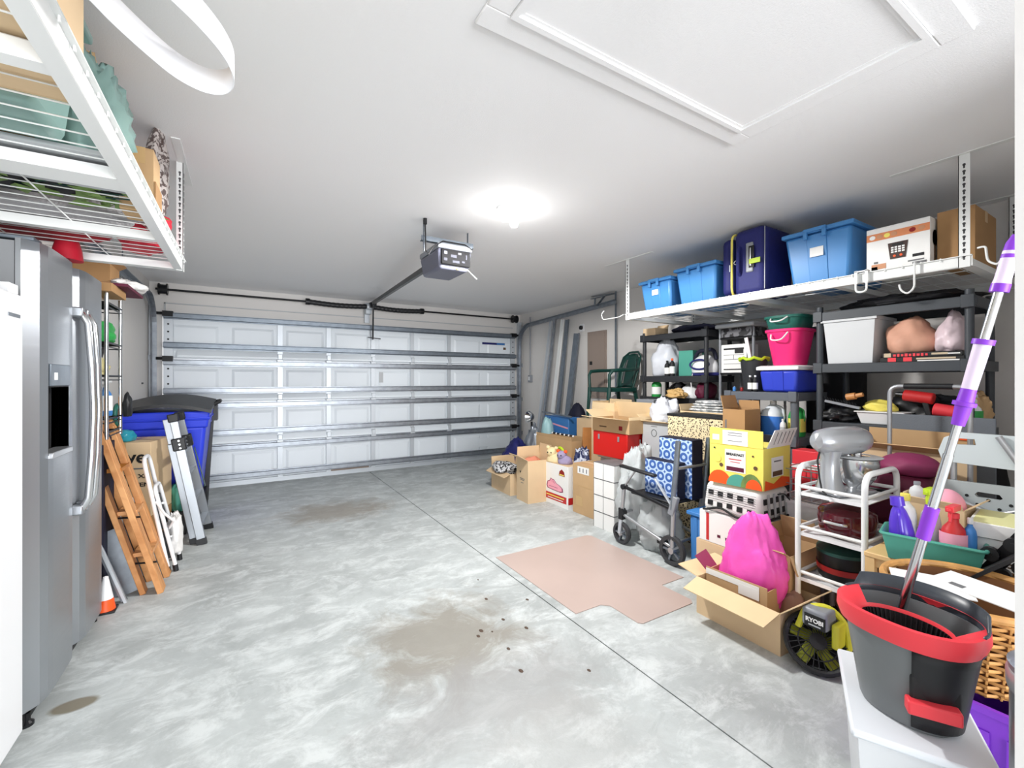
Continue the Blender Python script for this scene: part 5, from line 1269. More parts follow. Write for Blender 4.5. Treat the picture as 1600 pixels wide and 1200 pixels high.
# plush toys on top
for i, (x, y, sz, c_, lab_) in enumerate(((2.90, 3.84, 0.13, mat('plush_cream', srgb('#e6d3a5'), 0.9), 'cream plush toy lying on the white printed carton'), (2.91, 3.68, 0.115, mat('plush_lilac', srgb('#9a8fae'), 0.9), 'lilac and orange plush toy on the white printed carton'))):
    t = thing('plush_toy', lab_, 'toy', (x, y, 0.446), R(20))
    G().blob((0, 0, 0), (sz * 1.1, sz * 1.5, sz * 0.8), 110 + i, 0.08, 1.2, 0.4, 0.03).build('body', c_, t, smooth=True)
    hd = G().blob((-0.02, 0.03, sz * 0.45), (sz * 0.9, sz * 0.9, sz * 0.75), 112 + i, 0.05, 1, 0.8, 0.02).build('head', c_, t, smooth=True)
    for s_ in (-1, 1):
        G().blob((-0.02, 0.03 + s_ * sz * 0.4, sz * 1.0), (sz * 0.3, sz * 0.36, sz * 0.3), 114, 0.05, 1, 0.8, 0).build('ear', c_ if i == 0 else M['orange'], hd, smooth=True)
        G().blob((-0.02 - sz * 0.42, 0.03 + s_ * sz * 0.17, sz * 0.75), (0.012, 0.014, 0.014), 1, 0, 1, 0.9, 0).build('eye', M['ink'], hd, smooth=True)
t = one(G().tube(arc((0, 0, 0), 0.06, 20, 170, 12, 'yz'), 0.014, 8), 'neck_ring', 'lime', 'lime curved toy lying over the plush toys', 'toy', (2.95, 3.82, 0.535), smooth=True)

t = closed_box('cardboard_box', 'brown carton with a white shipping label between the printed carton and the white stack', 2.99, 3.32, 0, 0.28, 0.32, 0.495, m='cardboard', tape='cardboard_light')
G().cb(-0.141, 0.0, 0.44, 0.001, 0.17, 0.07).build('shipping_label', M['white_label'], t)
for k, y in enumerate((0.05, 0.0, -0.05)): G().cb(-0.1422, y, 0.44, 0.001, 0.012, 0.04).build('print_bar', M['ink_grey'], t)
G().cb(-0.141, -0.01, 0.28, 0.0015, 0.22, 0.006).build('tape_edge', M['tape'], t)
G().cb(-0.141, 0.06, 0.13, 0.001, 0.10, 0.09).build('tape_patch', M['tape'], t)
closed_box('small_carton', 'small brown carton lying on the labelled brown carton', 2.96, 3.28, 0.496, 0.16, 0.22, 0.045, m='cardboard_dark') if False else None
for c_, (y0, y1) in enumerate(((2.915, 3.035), (2.775, 2.912))):
    for k in range(4):
        z0 = k * 0.148
        pos = ('floor', 'second', 'third', 'top')[k]
        closed_box('white_carton', '%s level white carton in the %s column of the small white stack' % (pos, 'far' if c_ == 0 else 'near'), 2.86, (y0 + y1) / 2, z0, 0.26, y1 - y0 - 0.002, 0.145, m='paper', tape=None, group='small white cartons stacked beside the walker')
# behind the front row
closed_box('white_carton', 'pale grey carton under the red case', 3.14, 3.22, 0.0, 0.02, 0.02, 0.02, m='grey_light') if False else None
t = tote('pale grey plastic tote under the red cooler', 3.30, 3.17, 0.0, 0.30, 0.48, 0.575, m='grey_light', handle=False, taper=0.95)
t = thing('red_cooler', 'glossy red cooler box under an open brown carton', 'cooler', (3.19, 3.13, 0.578))
t.location = (3.22, 3.16, 0.578)
G().bx(-0.17, -0.23, 0.0, 0.15, 0.24, 0.245).build('cooler_body', mat('red_gloss', srgb('#c81c16'), 0.3), t, bevel=0.008)
for y in (0.15, -0.12): G().cb(-0.175, y, 0.19, 0.008, 0.022, 0.05).build('latch', M['silver'], t, bevel=0.003)
G().cb(0.0, -0.234, 0.17, 0.02, 0.006, 0.04).build('latch', M['silver'], t, bevel=0.002)
t = open_box('cardboard_box', 'open brown carton with spread flaps on top of the red cooler', 3.22, 3.15, 0.825, 0.35, 0.50, 0.13, 0, {'W': (172, 0.16), 'N': (150, 0.14), 'E': (78, 0.16), 'S': (65, 0.03)}, m='cardboard', fl='cardboard_pale')
G().cb(-0.176, 0.10, 0.05, 0.001, 0.10, 0.012).build('print_line', M['print_brown'], t)
G().cb(-0.176, -0.14, 0.05, 0.001, 0.045, 0.04).build('print_panel', M['red_dark'], t)
G().cb(0.06, -0.251, 0.07, 0.045, 0.001, 0.10).build('black_label', M['ink'], t)
G().cb(0.06, -0.2525, 0.04, 0.03, 0.001, 0.006).build('print_line', M['white_label'], t)
G().cb(0.11, -0.251, 0.08, 0.03, 0.001, 0.02).build('print_panel', M['red_dark'], t)
closed_box('cardboard_box', 'tall plain carton standing behind the red cooler', 3.60, 3.36, 0.0, 0.22, 0.46, 0.93, m='cardboard') if False else None
t = open_box('cardboard_box', 'pale carton with raised flaps behind the open brown carton', 3.46, 3.56, 0.0, 0.26, 0.36, 1.0, 0, {'W': (85, 0.09), 'E': (95, 0.12), 'S': (80, 0.10), 'N': (85, 0.1)}, m='cardboard_light', fl='cardboard_pale')
t = open_box('grey_carton', 'grey carton with a white logo ring that holds bubble wrap', 3.38, 2.75, 0.0, 0.30, 0.32, 0.94, 0, {'N': (140, 0.10), 'W': (160, 0.05)}, m='grey_light', fl='cardboard_pale')
g = G().tube([(-0.152, 0.03 * math.cos(q * PI / 10) + 0.02, 0.845 + 0.032 * math.sin(q * PI / 10)) for q in range(20)], 0.0022, 5, closed=True); g.build('ring_print', M['ink'], t)
G().cb(-0.151, 0.02, 0.905, 0.001, 0.07, 0.006).build('print_line', M['ink_grey'], t)
facep([(0.10 + 0.014 * math.cos(q * PI / 6), 0.72 + 0.014 * math.sin(q * PI / 6)) for q in range(12)], -0.151).build('dot_print', M['ink'], t)
G().cb(-0.151, 0.10, 0.66, 0.001, 0.05, 0.006).build('print_line', M['ink'], t)
bag('bubble_wrap', 'crumpled white bubble wrap bulging out of the grey carton', 3.38, 2.76, 0.90, (0.28, 0.28, 0.26), mat('bubble', srgb('#e3e6ee'), 0.3, bump=0.6, bscale=110), 121, 0.16, 2.2, 0.14, cat='bubble wrap')
t = thing('leopard_box', 'leopard print fabric box behind the blue patterned cases', 'box', (3.26, 2.26, 0.0))
G().bx(-0.15, -0.26, 0.0, 0.09, 0.26, 1.03).build('box_body', M['leopard'], t, bevel=0.003)
G().bx(-0.155, -0.265, 1.03, 0.095, 0.265, 1.05).build('black_edge', M['ink'], t, bevel=0.002)
t = open_box('magazine_carton', 'carton heaped with wrapped papers behind the leopard print box', 3.475, 2.34, 0.0, 0.22, 0.50, 1.06, 0, {'N': (110, 0.06)}, m='cardboard_pale')
for k in range(5):
    one(G().blob((0, 0, 0), (0.20, 0.42 - 0.03 * k, 0.026), 130 + k, 0.06, 1.5, 0.5, 0.05, 28, 10), 'wrapped_papers', 'magazine', ('lowest', 'second', 'middle', 'fourth', 'topmost')[k] + ' bundle of wrapped papers in the carton behind the leopard box', 'papers', (3.47, 2.35 + 0.01 * (k % 2), 1.045 + k * 0.022), (0, 0, R(5 * (k % 3 - 1))), smooth=True)
bag('gold_bow', 'gold ribbon bundle in front of the far black shelving unit', 3.52, 2.75, 1.165, (0.14, 0.20, 0.08), mat('gold_ribbon', srgb('#c8a46a'), 0.5), 141, 0.2, 2.4, 0.2, cat='ribbon')
t = open_box('cardboard_box', 'tall brown carton with a dark print beside the blue fluid jug', 3.17, 1.90, 0.62, 0.20, 0.17, 0.50, 0, {'N': (105, 0.10), 'E': (90, 0.06)}, m='cardboard_dark')
G().cb(-0.101, -0.01, 0.28, 0.001, 0.03, 0.12).build('dark_print', M['ink'], t)
G().cb(-0.101, 0.06, 0.34, 0.001, 0.012, 0.16).build('dark_print', M['ink_grey'], t)
closed_box('cardboard_box', 'plain carton under the tall brown carton', 3.17, 1.86, 0.0, 0.2, 0.24, 0.615, m='cardboard_dark')
one(G().bx(-0.03, -0.06, 0, 0.03, 0.06, 0.09), 'tape_dispenser', 'galv_dark', 'grey tape dispenser standing on the wrapped papers', 'tape dispenser', (3.36, 2.13, 1.062), bevel=0.01) if False else None

# far clutter by the wall
t = thing('desk_lamp', 'silver reflector lamp standing among the clutter near the corner', 'lamp', (3.45, 5.12, 0.0))
G().cyl((0, 0, 0), (0, 0, 0.02), 0.10, 20).build('base', M['black_metal'], t)
G().cyl((0, 0, 0.02), (0.0, 0, 0.75), 0.016, 10).build('stem', M['black_metal'], t)
g = G().at((-0.03, 0, 0.82), (0, -R(80), 0)); g.lathe([(0.02, -0.06), (0.05, -0.04), (0.085, 0.03), (0.082, 0.03), (0.045, -0.035), (0.001, -0.05)], seg=20, cap=False); g.build('reflector', M['chrome'], t, smooth=True)
bag('grey_appliance', 'grey metallic appliance cluttered below the reflector lamp', 3.36, 4.93, 0.0, (0.26, 0.30, 0.72), 'galv', 151, 0.12, 2, 0.12, cat='appliance')
t = thing('blue_case', 'pale blue case with a pink stripe standing behind the wide brown carton', 'case', (3.72, 4.78, 0.0))
G().bx(-0.1, -0.27, 0, 0.1, 0.27, 0.84).build('case_body', M['blue_mid'], t, bevel=0.01)
G().bar((-0.102, 0.26, 0.76), (-0.102, -0.26, 0.70), 0.004, 0.02, (0, 0, 1)).build('pink_stripe', M['pink_light'], t)
bag('teal_bag', 'pale teal plastic bag beside the pale blue case', 3.50, 4.80, 0.0, (0.22, 0.2, 0.82), mat('pale_teal', srgb('#a8d2d6'), 0.4), 153, 0.08, 1.6, 0.05)
one(G().cyl((0, 0.32, 0.015), (0, -0.32, -0.015), 0.012, 10), 'metal_rod', 'galv_dark', 'thin metal rod laid across the pale blue case', 'rod', (3.58, 4.72, 0.875))
t = thing('picture_frame', 'dark framed picture leaning on the wide brown carton', 'picture frame', (3.36, 3.80, 0.0), R(-8))
G().bar((0.0, 0, 0.0), (0.05, 0, 0.79), 0.018, 0.28, (1, 0, 0)).build('frame', M['wood'], t)
g = G().bar((-0.010, 0, 0.45), (0.032, 0, 0.77), 0.006, 0.23, (1, 0, 0)).build('picture', M['print_brown'], t)
bag('navy_backpack', 'navy and purple backpack against the wall under the green chair', 3.86, 4.62, 0.0, (0.28, 0.44, 0.98), 'navy_dark', 155, 0.06, 1.3, 0.03, cat='backpack')
bag('purple_pouch', 'purple pouch hanging at the side of the navy backpack', 3.66, 4.74, 0.82, (0.14, 0.14, 0.14), mat('violet', srgb('#4b2a92'), 0.6), 157, 0.06, 1.3, 0.03, cat='pouch') if False else None
bag('mixed_cloth', 'mixed coloured cloth bundle between the shoe carton and the red cooler', 3.30, 3.52, 0.0, (0.02, 0.02, 0.02), 'clutter', 158) if False else None
bag('blue_white_cloth', 'blue and white cloth bundle left of the red cooler', 3.08, 3.60, 0.0, (0.2, 0.24, 0.62), pattern('bw_blue', 'blots', srgb('#1f2a55'), srgb('#c8d0e0'), 16), 159, 0.12, 2, 0.12, cat='cloth')
# stack that carries the chair
closed_box('cardboard_box', 'large carton under the green plastic chair', 3.83, 3.95, 0.0, 0.56, 0.62, 0.43, m='cardboard')
closed_box('cardboard_box', 'upper large carton on which the green plastic chair stands', 3.83, 3.95, 0.432, 0.56, 0.62, 0.43, m='cardboard_light')
# green monobloc chair (front = local -y)
t = thing('plastic_chair', 'dark green moulded plastic armchair standing high on cartons by the right wall', 'chair', (3.84, 3.93, 0.864), R(257))
t.scale = (0.92, 0.92, 0.95)
mg = M['green_dark']
rows = []
for i in range(9):
    y = -0.20 + 0.40 * i / 8
    rows.append([((-0.21 + 0.42 * j / 8) * (1.0 - 0.06 * i / 8), y, 0.40 - 0.02 * math.sin(PI * i / 8) - 0.015 * math.sin(PI * j / 8) + (0.0 if i else -0.025)) for j in range(9)])
G().sheet(rows).build('seat', mg, t, smooth=True, solid=0.012)
rows = []
for i in range(9):
    z = 0.40 + 0.42 * i / 8
    w_ = 0.19 + 0.03 * math.sin(PI * min(1, i / 7)) - (0.05 if i == 8 else 0)
    rows.append([(w_ * (-1 + 2 * j / 12), 0.19 + 0.10 * i / 8 + 0.04 * (1 - (-1 + 2 * j / 12) ** 2), z + (0.02 * (1 - (-1 + 2 * j / 12) ** 2) if i == 8 else 0)) for j in range(13)])
bk = G(); nr = len(rows)
vs = [p for r_ in rows for p in r_]; fs = []
for i in range(nr - 1):
    for j in range(12):
        if 1 <= i <= 6 and j in (1, 3, 5, 7, 9, 11): 
            if j % 4 == 1 or True:
                a_ = 0.28
        fs.append((i * 13 + j, i * 13 + j + 1, (i + 1) * 13 + j + 1, (i + 1) * 13 + j))
fs = [f for k, f in enumerate(fs) if not ((k % 12) in (2, 9) and 1 <= k // 12 <= 6)]
bk.add(vs, fs).build('backrest', mg, t, smooth=True, solid=0.010)
G().tube([(-0.19, 0.19, 0.40), (-0.225, 0.24, 0.62), (-0.20, 0.30, 0.80), (-0.10, 0.33, 0.86), (0.10, 0.33, 0.86), (0.20, 0.30, 0.80), (0.225, 0.24, 0.62), (0.19, 0.19, 0.40)], 0.014, 10).build('back_frame', mg, t, smooth=True)
for s_ in (-1, 1):
    G().tube([(s_ * 0.225, 0.25, 0.64), (s_ * 0.27, 0.12, 0.625), (s_ * 0.285, -0.05, 0.62), (s_ * 0.28, -0.17, 0.61), (s_ * 0.265, -0.205, 0.56), (s_ * 0.25, -0.20, 0.38)], [0.016, 0.022, 0.024, 0.024, 0.02, 0.018], 10).build('armrest', mg, t, smooth=True)
    G().tube([(s_ * 0.25, -0.20, 0.40), (s_ * 0.26, -0.235, 0.0)], [0.030, 0.018], 8).build('leg', mg, t, smooth=True)
    G().tube([(s_ * 0.20, 0.20, 0.40), (s_ * 0.23, 0.27, 0.0)], [0.030, 0.018], 8).build('leg', mg, t, smooth=True)
G().bx(-0.25, -0.215, 0.345, 0.25, -0.20, 0.40).bx(-0.245, -0.20, 0.35, -0.23, 0.20, 0.40).bx(0.23, -0.20, 0.35, 0.245, 0.20, 0.40).build('seat_apron', mg, t, bevel=0.005)

# ---------------------------------------------------------------- walker with the patterned cases
t = thing('walker', 'silver and black folding wheeled walker carrying blue patterned cases', 'walker', (2.80, 2.33, 0))
t_w = t
def P_(x, Y, z): return (x - 2.80, Y - 2.33, z)
for x in (2.63, 2.98):
    G().tube([P_(x, 2.56, 0.47), P_(x, 2.59, 0.20)], 0.016, 12).build('front_leg', M['silver'], t, smooth=True)
    G().tube([P_(x, 2.08, 0.42), P_(x, 2.09, 0.13)], 0.017, 12).build('rear_leg', M['silver'], t, smooth=True)
    G().tube([P_(x, 2.56, 0.24), P_(x, 2.11, 0.13)], 0.013, 10).build('lower_tube', M['silver'], t, smooth=True)
    G().tube([P_(x, 2.56, 0.47), P_(x, 2.08, 0.40)], 0.014, 10).build('seat_rail', M['black_metal'], t, smooth=True)
    G().tube([P_(x, 2.09, 0.40), P_(x, 2.04, 0.90)], 0.019, 10).build('back_post', M['galv_dark'], t, smooth=True)
    G().bar(P_(x, 2.60, 0.635), P_(x, 2.24, 0.615), 0.045, 0.024).build('arm_pad', M['black_plastic'], t, bevel=0.010)
    G().bar(P_(x, 2.25, 0.60), P_(x, 2.09, 0.42), 0.022, 0.012).build('arm_strut', M['galv_light'], t, bevel=0.003)
    G().tube([P_(x, 2.57, 0.45), P_(x, 2.52, 0.52), P_(x, 2.44, 0.62)], 0.008, 8).build('arm_brace', M['silver'], t, smooth=True)
    G().cyl(P_(x - 0.022, 2.56, 0.47), P_(x + 0.022, 2.56, 0.47), 0.022, 12).cyl(P_(x - 0.022, 2.57, 0.26), P_(x + 0.022, 2.57, 0.26), 0.022, 12).bx(*P_(x - 0.02, 2.565, 0.20), *P_(x + 0.02, 2.605, 0.29)).build('joint', M['black_plastic'], t)
    G().bar(P_(x, 2.10, 0.36), P_(x, 2.06, 0.50), 0.036, 0.05, (0, 1, 0)).build('joint_plate', M['grey_plastic'], t, bevel=0.006)
    for (y, r_, nm) in ((2.585, 0.088, 'front_wheel'), (2.09, 0.108, 'rear_wheel')):
        wh = G().at(P_(x, y, r_), (0, R(90), 0))
        wh.lathe([(r_ * 0.72, -0.016), (r_ * 0.95, -0.018), (r_, -0.008), (r_, 0.008), (r_ * 0.95, 0.018), (r_ * 0.72, 0.016), (r_ * 0.72, -0.016)], seg=28, cap=False)
        w_ = wh.build(nm, M['rubber'], t, smooth=True)
        hb = G().at(P_(x, y, r_), (0, R(90), 0)); hb.lathe([(r_ * 0.22, -0.022), (r_ * 0.22, 0.022)], seg=14); hb.build('hub', M['silver'], w_)
        sp = G()
        for k in range(5):
            a = 2 * PI * k / 5
            sp.bar(P_(x, y + r_ * 0.15 * math.cos(a), r_ + r_ * 0.15 * math.sin(a)), P_(x, y + r_ * 0.76 * math.cos(a), r_ + r_ * 0.76 * math.sin(a)), 0.014, 0.022, (1, 0, 0))
        sp.build('spokes', M['galv_dark'], w_)
    G().bar(P_(x, 2.59, 0.24), P_(x - 0.03, 2.585, 0.088), 0.012, 0.03, (0, 1, 0)).build('fork', M['galv_light'], t)
G().bx(*P_(2.64, 2.10, 0.425), *P_(2.97, 2.50, 0.447)).build('seat', M['black_plastic'], t, bevel=0.008)
for y, z in ((2.57, 0.26), (2.10, 0.15), (2.06, 0.70)): G().tube([P_(2.64, y, z), P_(2.97, y, z)], 0.012, 10).build('cross_tube', M['silver'], t, smooth=True)
for y, z in ((2.22, 0.15),): G().bx(*P_(2.66, 2.13, 0.10), *P_(2.70, 2.26, 0.15)).build('battery_pod', M['black_plastic'], t, bevel=0.008)
# lattice pattern as printed tiles on two cases
def lattice_case(label, x0, x1, y0, y1, z0, z1):
    t = thing('patterned_case', label, 'case', ((x0 + x1) / 2, (y0 + y1) / 2, z0))
    a, b, h = (x1 - x0) / 2, (y1 - y0) / 2, z1 - z0
    G().bx(-a, -b, 0, a, b, h).build('case_body', M['navy_dark'], t, bevel=0.003)
    G().bx(-a - 0.002, -b + 0.006, 0.006, -a + 0.001, b - 0.006, h - 0.006).build('printed_side', M['lattice'], t)
    return t
lattice_case('taller blue and white patterned case standing at the back of the walker seat', 2.81, 2.93, 2.055, 2.36, 0.449, 0.89)
lattice_case('shorter blue and white patterned case at the front of the walker seat', 2.715, 2.80, 2.11, 2.42, 0.449, 0.72)
t = thing('black_suitcase', 'upright black suitcase behind the walker', 'suitcase', (3.03, 1.98, 0))
G().bx(-0.02, -0.13, 0.05, 0.06, 0.10, 0.88).build('shell', M['black_plastic'], t, bevel=0.02)
G().tube(rounded([(0.0, -0.06, 0.88), (0.0, -0.06, 0.93), (0.0, 0.06, 0.93), (0.0, 0.06, 0.88)], 0.02), 0.010, 8).build('handle', M['black_metal'], t, smooth=True)
for y in (-0.08, 0.06): G().cyl((0.0, y, 0.025), (0.04, y, 0.025), 0.025, 12).build('wheel', M['rubber'], t)
bag('plastic_wrap', 'crumpled clear plastic wrap bundled behind the walker front leg', 2.86, 2.62, 0.10, (0.34, 0.26, 0.66), 'clear_film', 161, 0.16, 1.8, 0.13, cat='plastic wrap', nu=56, nv=40)
bag('clear_bag', 'clear plastic bag slumped on the floor under the walker seat', 2.82, 2.36, 0.0, (0.32, 0.34, 0.40), 'clear_film', 163, 0.16, 1.8, 0.13, nu=50, nv=34)
bag('dark_soft_piece', 'dark cloth bundle on the floor inside the walker frame', 2.86, 2.16, 0.16, (0.18, 0.10, 0.2), 'dark_fill', 165, 0.12, 1.8, 0.08, cat='cloth') if False else None
tote('deep blue tote on the floor behind the rear wheel of the walker', 3.22, 1.98, 0.0, 0.02, 0.02, 0.1) if False else None
tote('deep blue tote on the floor between the walker and the pink striped carton', 2.84, 1.945, 0.0, 0.30, 0.10, 0.42, m='blue_mid', handle=False, taper=0.95)

# ---------------------------------------------------------------- column with gingham bag and breakfast carton
closed_box('cardboard_box', 'tan carton at the foot of the pile behind the pink bag', 2.80, 1.65, 0.0, 0.38, 0.46, 0.27, m='cardboard_light')
t = closed_box('pink_carton', 'pale pink and white carton with a red stripe under the gingham bag', 2.79, 1.645, 0.271, 0.36, 0.42, 0.20, m='paper', tape=None)
G().cb(-0.181, 0.15, 0.10, 0.001, 0.02, 0.18).build('red_stripe', M['red'], t)
for k in range(4): G().cb(-0.181, 0.07 - k * 0.055, 0.055 - 0.004 * k, 0.001, 0.022, 0.018).build('print_spot', M['maroon'], t)
G().bx(-0.182, -0.21, 0.002, -0.1805, 0.03, 0.19).build('pink_panel', M['pink_light'], t) if False else None
# gingham bag: soft pillow shape with woven black squares
t = thing('gingham_bag', 'black and white gingham cloth bag draped under the yellow breakfast carton', 'bag', (2.79, 1.64, 0.472))
G().taper((-0.185, -0.20, 0.185, 0.20), (-0.165, -0.185, 0.165, 0.185), 0.0, 0.198).build('bag_body', M['fabric_white'], t, bevel=0.045, seg=4)
for j, z in enumerate((0.062, 0.130)):
    for k in range(5):
        G().at((-0.1875 + 0.10 * z, 0.135 - k * 0.066, z - 0.004 * math.sin(k * 2.2)), (0, R(6), 0)).cb(0, 0, 0, 0.005, 0.034, 0.030).build('black_square', M['ink'], t)
        G().at((-0.130 + k * 0.064, -0.2025 + 0.075 * z, z), (R(-4), 0, 0)).cb(0, 0, 0, 0.032, 0.005, 0.034).build('black_square', M['ink'], t)
for k in range(6): G().at((-0.1845, 0.0, 0.09 + k * 0.014), (0, R(6), 0)).cb(0.001 * k, 0, 0, 0.0015, 0.33, 0.0022).build('stitch_line', M['ink_grey'], t)
for k in range(4): G().at((-0.098 + k * 0.064, -0.1995, 0.095), (R(-4), 0, 0)).cb(0, 0, 0, 0.020, 0.003, 0.15).build('grey_stripe', M['grey_light'], t)
zz = lambda y_: 0.026 + 0.016 * math.sin(y_ * 26)
G().tube([(-0.190, y_ / 100, zz(y_ / 100)) for y_ in range(18, -19, -2)] + [(-0.17, -0.203, 0.03)] + [(x_ / 100, -0.207, 0.022) for x_ in range(-14, 17, 3)], 0.0075, 8).build('black_piping', M['ink'], t, smooth=True)
G().tube(rounded([(0.0, -0.195, 0.16), (0.02, -0.225, 0.17), (0.09, -0.225, 0.12), (0.12, -0.20, 0.10)], 0.02), 0.004, 6).build('drawstring', M['ink'], t, smooth=True)
# yellow breakfast carton
t = thing('breakfast_carton', 'yellow breakfast carton with coloured fruit shapes on top of the gingham bag', 'box', (2.79, 1.62, 0.672), R(3))
G().bx(-0.17, -0.17, 0, 0.17, 0.17, 0.25).build('carton_body', M['yellow'], t, bevel=0.002)
bf = G().bar((-0.17, 0, 0.25), (-0.165, 0, 0.36), 0.33, 0.004, (1, 0, 0))
bf = G().bx(-0.172, -0.168, 0.251, -0.166, 0.168, 0.355).build('flap', M['yellow'], t)
G().cb(-0.1735, 0.0, 0.30, 0.001, 0.16, 0.09).build('flap_label', M['white_label'], bf)
for z in (0.33, 0.315, 0.28): G().cb(-0.1745, 0.0, z, 0.001, 0.09, 0.004).build('print_line', M['ink_grey'], bf)
G().cb(-0.1735, 0.125, 0.295, 0.001, 0.045, 0.035).build('print_code', M['white_label'], bf)
fe = G().add([(0.17 - 0.30, -0.172, 0.25), (0.17, -0.172, 0.25), (0.20, -0.20, 0.36), (-0.09, -0.20, 0.36), (0.17 - 0.30, -0.168, 0.25), (0.17, -0.168, 0.25), (0.20, -0.196, 0.36), (-0.09, -0.196, 0.36)], [(0, 1, 2, 3), (7, 6, 5, 4), (0, 4, 5, 1), (3, 2, 6, 7), (0, 3, 7, 4), (1, 5, 6, 2)]).build('flap', M['white_label'], t)
for k in range(5): G().bar((-0.06 + k * 0.05, -0.176, 0.27), (-0.045 + k * 0.05, -0.197, 0.345), 0.006, 0.003, (0, 1, 0)).build('print_bar', M['ink_grey'], fe)
G().cb(-0.1715, 0.0, 0.155, 0.001, 0.13, 0.14).build('front_label', M['white_label'], t)
text('BREAKFAST', 0.022, (-0.173, 0.0, 0.195), 'W', M['ink'], t, sx=1.0, bold=0.0008)
G().cb(-0.1725, 0, 0.165, 0.001, 0.08, 0.006).build('print_line', M['red'], t)
G().cb(-0.1725, 0, 0.148, 0.001, 0.06, 0.004).build('print_line', M['red'], t)
G().cb(-0.1725, 0, 0.105, 0.001, 0.11, 0.026).build('print_panel', M['maroon'], t)
def disc(t, y, z, r_, m, x=-0.1722, sy=1.0, half=True):
    pts = [(y + r_ * sy * math.cos(R(a)), z + r_ * math.sin(R(a))) for a in range(0, 181 if half else 360, 15)]
    facep(pts, x).build('fruit_print', M[m] if isinstance(m, str) else m, t)
disc(t, 0.10, 0.0, 0.085, 'orange', sy=0.9); disc(t, -0.02, 0.0, 0.075, 'teal', x=-0.1728); disc(t, -0.10, 0.0, 0.09, 'olive', x=-0.1733, sy=0.7); disc(t, -0.115, 0.0, 0.06, 'orange', x=-0.174, sy=0.8)
disc(t, 0.115, 0.16, 0.024, 'yellow', half=False, x=-0.1728); disc(t, 0.09, 0.12, 0.012, 'print_brown', half=False); disc(t, -0.125, 0.13, 0.012, 'print_brown', half=False); disc(t, -0.11, 0.20, 0.006, 'print_brown', half=False); disc(t, 0.135, 0.225, 0.006, 'green_dark', half=False)
G().cb(0.0, -0.1715, 0.13, 0.15, 0.001, 0.12).build('side_label', M['white_label'], t)
G().cb(0.0, -0.1725, 0.09, 0.12, 0.001, 0.03).build('print_panel', M['print_brown'], t)
G().cb(0.0, -0.1725, 0.165, 0.09, 0.001, 0.008).build('print_line', M['ink_grey'], t)
g = G().prism([(-0.16 , 0.0), (0.16, 0.0), (0.15, 0.05), (0.05, 0.065), (-0.05, 0.03), (-0.15, 0.06)], 0, 0.001); g.v = [(v[0], -0.1722 - v[2], v[1]) for v in g.v]; g.build('fruit_print', M['orange'], t)

# open carton 2 with large flaps
t = open_box('cardboard_box', 'open carton with big flaps and a label strip behind the bright pink bag', 2.615, 1.305, 0.0, 0.33, 0.20, 0.40, 0, {'W': (150, 0.05), 'N': (95, 0.09), 'E': (70, 0.14), 'S': (250, 0.10)}, m='cardboard')
G().cb(0.12, -0.1025, 0.27, 0.035, 0.001, 0.13).build('label_strip', M['white_label'], t)
for z in (0.31, 0.275, 0.23): G().cb(0.12, -0.1037, z, 0.022, 0.001, 0.016).build('print_code', M['ink_grey'], t)
# near open carton
t = open_box('cardboard_box', 'large open carton nearest the camera on the floor, full of pink plastic', 2.39, 1.355, 0.0, 0.36, 0.47, 0.205, R(-2), {'W': (196, 0.13), 'N': (172, 0.14), 'S': (138, 0.13)}, m='cardboard_light', fl='cardboard_pale')
t = thing('inner_carton', 'small open carton with a shipping label set inside the large near carton', 'box', (2.375, 1.41, 0.02), R(2))
G().bx(-0.09, -0.17, 0, 0.09, 0.17, 0.005).bx(-0.09, -0.17, 0.005, -0.086, 0.17, 0.24).bx(0.086, -0.17, 0.005, 0.09, 0.17, 0.22).bx(-0.086, -0.17, 0.005, 0.086, -0.166, 0.22).bx(-0.086, 0.166, 0.005, 0.086, 0.17, 0.22).build('carton_body', M['cardboard'], t)
G().bx(-0.092, -0.13, 0.20, -0.0905, 0.17, 0.232).build('tape_strip', M['paper'], t)
G().bx(-0.0925, -0.13, 0.16, -0.091, -0.02, 0.215).build('shipping_label', M['white_label'], t)
G().add([(-0.09, 0.171, 0.22), (0.02, 0.171, 0.22), (0.0, 0.23, 0.30), (-0.12, 0.22, 0.29), (-0.09, 0.175, 0.217), (0.02, 0.175, 0.217), (0.0, 0.234, 0.297), (-0.12, 0.224, 0.287)], [(0, 1, 2, 3), (7, 6, 5, 4), (0, 4, 5, 1), (3, 2, 6, 7), (0, 3, 7, 4), (1, 5, 6, 2)]).build('magenta_flap', mat('magenta_card', srgb('#a4486a'), 0.6), t)
bag('pink_plastic_bag', 'bright pink plastic bag piled in the large near carton', 2.42, 1.385, 0.03, (0.20, 0.34, 0.50), mat('pink_sheet', srgb('#f65cc0'), 0.3, bump=0.25, bscale=18), 181, 0.14, 1.3, 0.07, cat='bag', knot=0.22, nu=56, nv=40)
bag('brown_cushion', 'brown cushion in the right end of the large near carton', 2.46, 1.19, 0.03, (0.12, 0.13, 0.2), mat('brown_cloth', srgb('#8a6a5c'), 0.8), 183, 0.08, 1.3, 0.03, cat='cushion')
# fan
t = thing('battery_fan', 'yellow and black battery fan with a round grille leaning on the near carton', 'fan', (2.26, 0.99, 0.0))
e = Euler((R(58), 0, R(-62)))
FM = Matrix.Translation((0, 0, 0.125)) @ e.to_matrix().to_4x4()
def fm(g): g.m = FM; return g
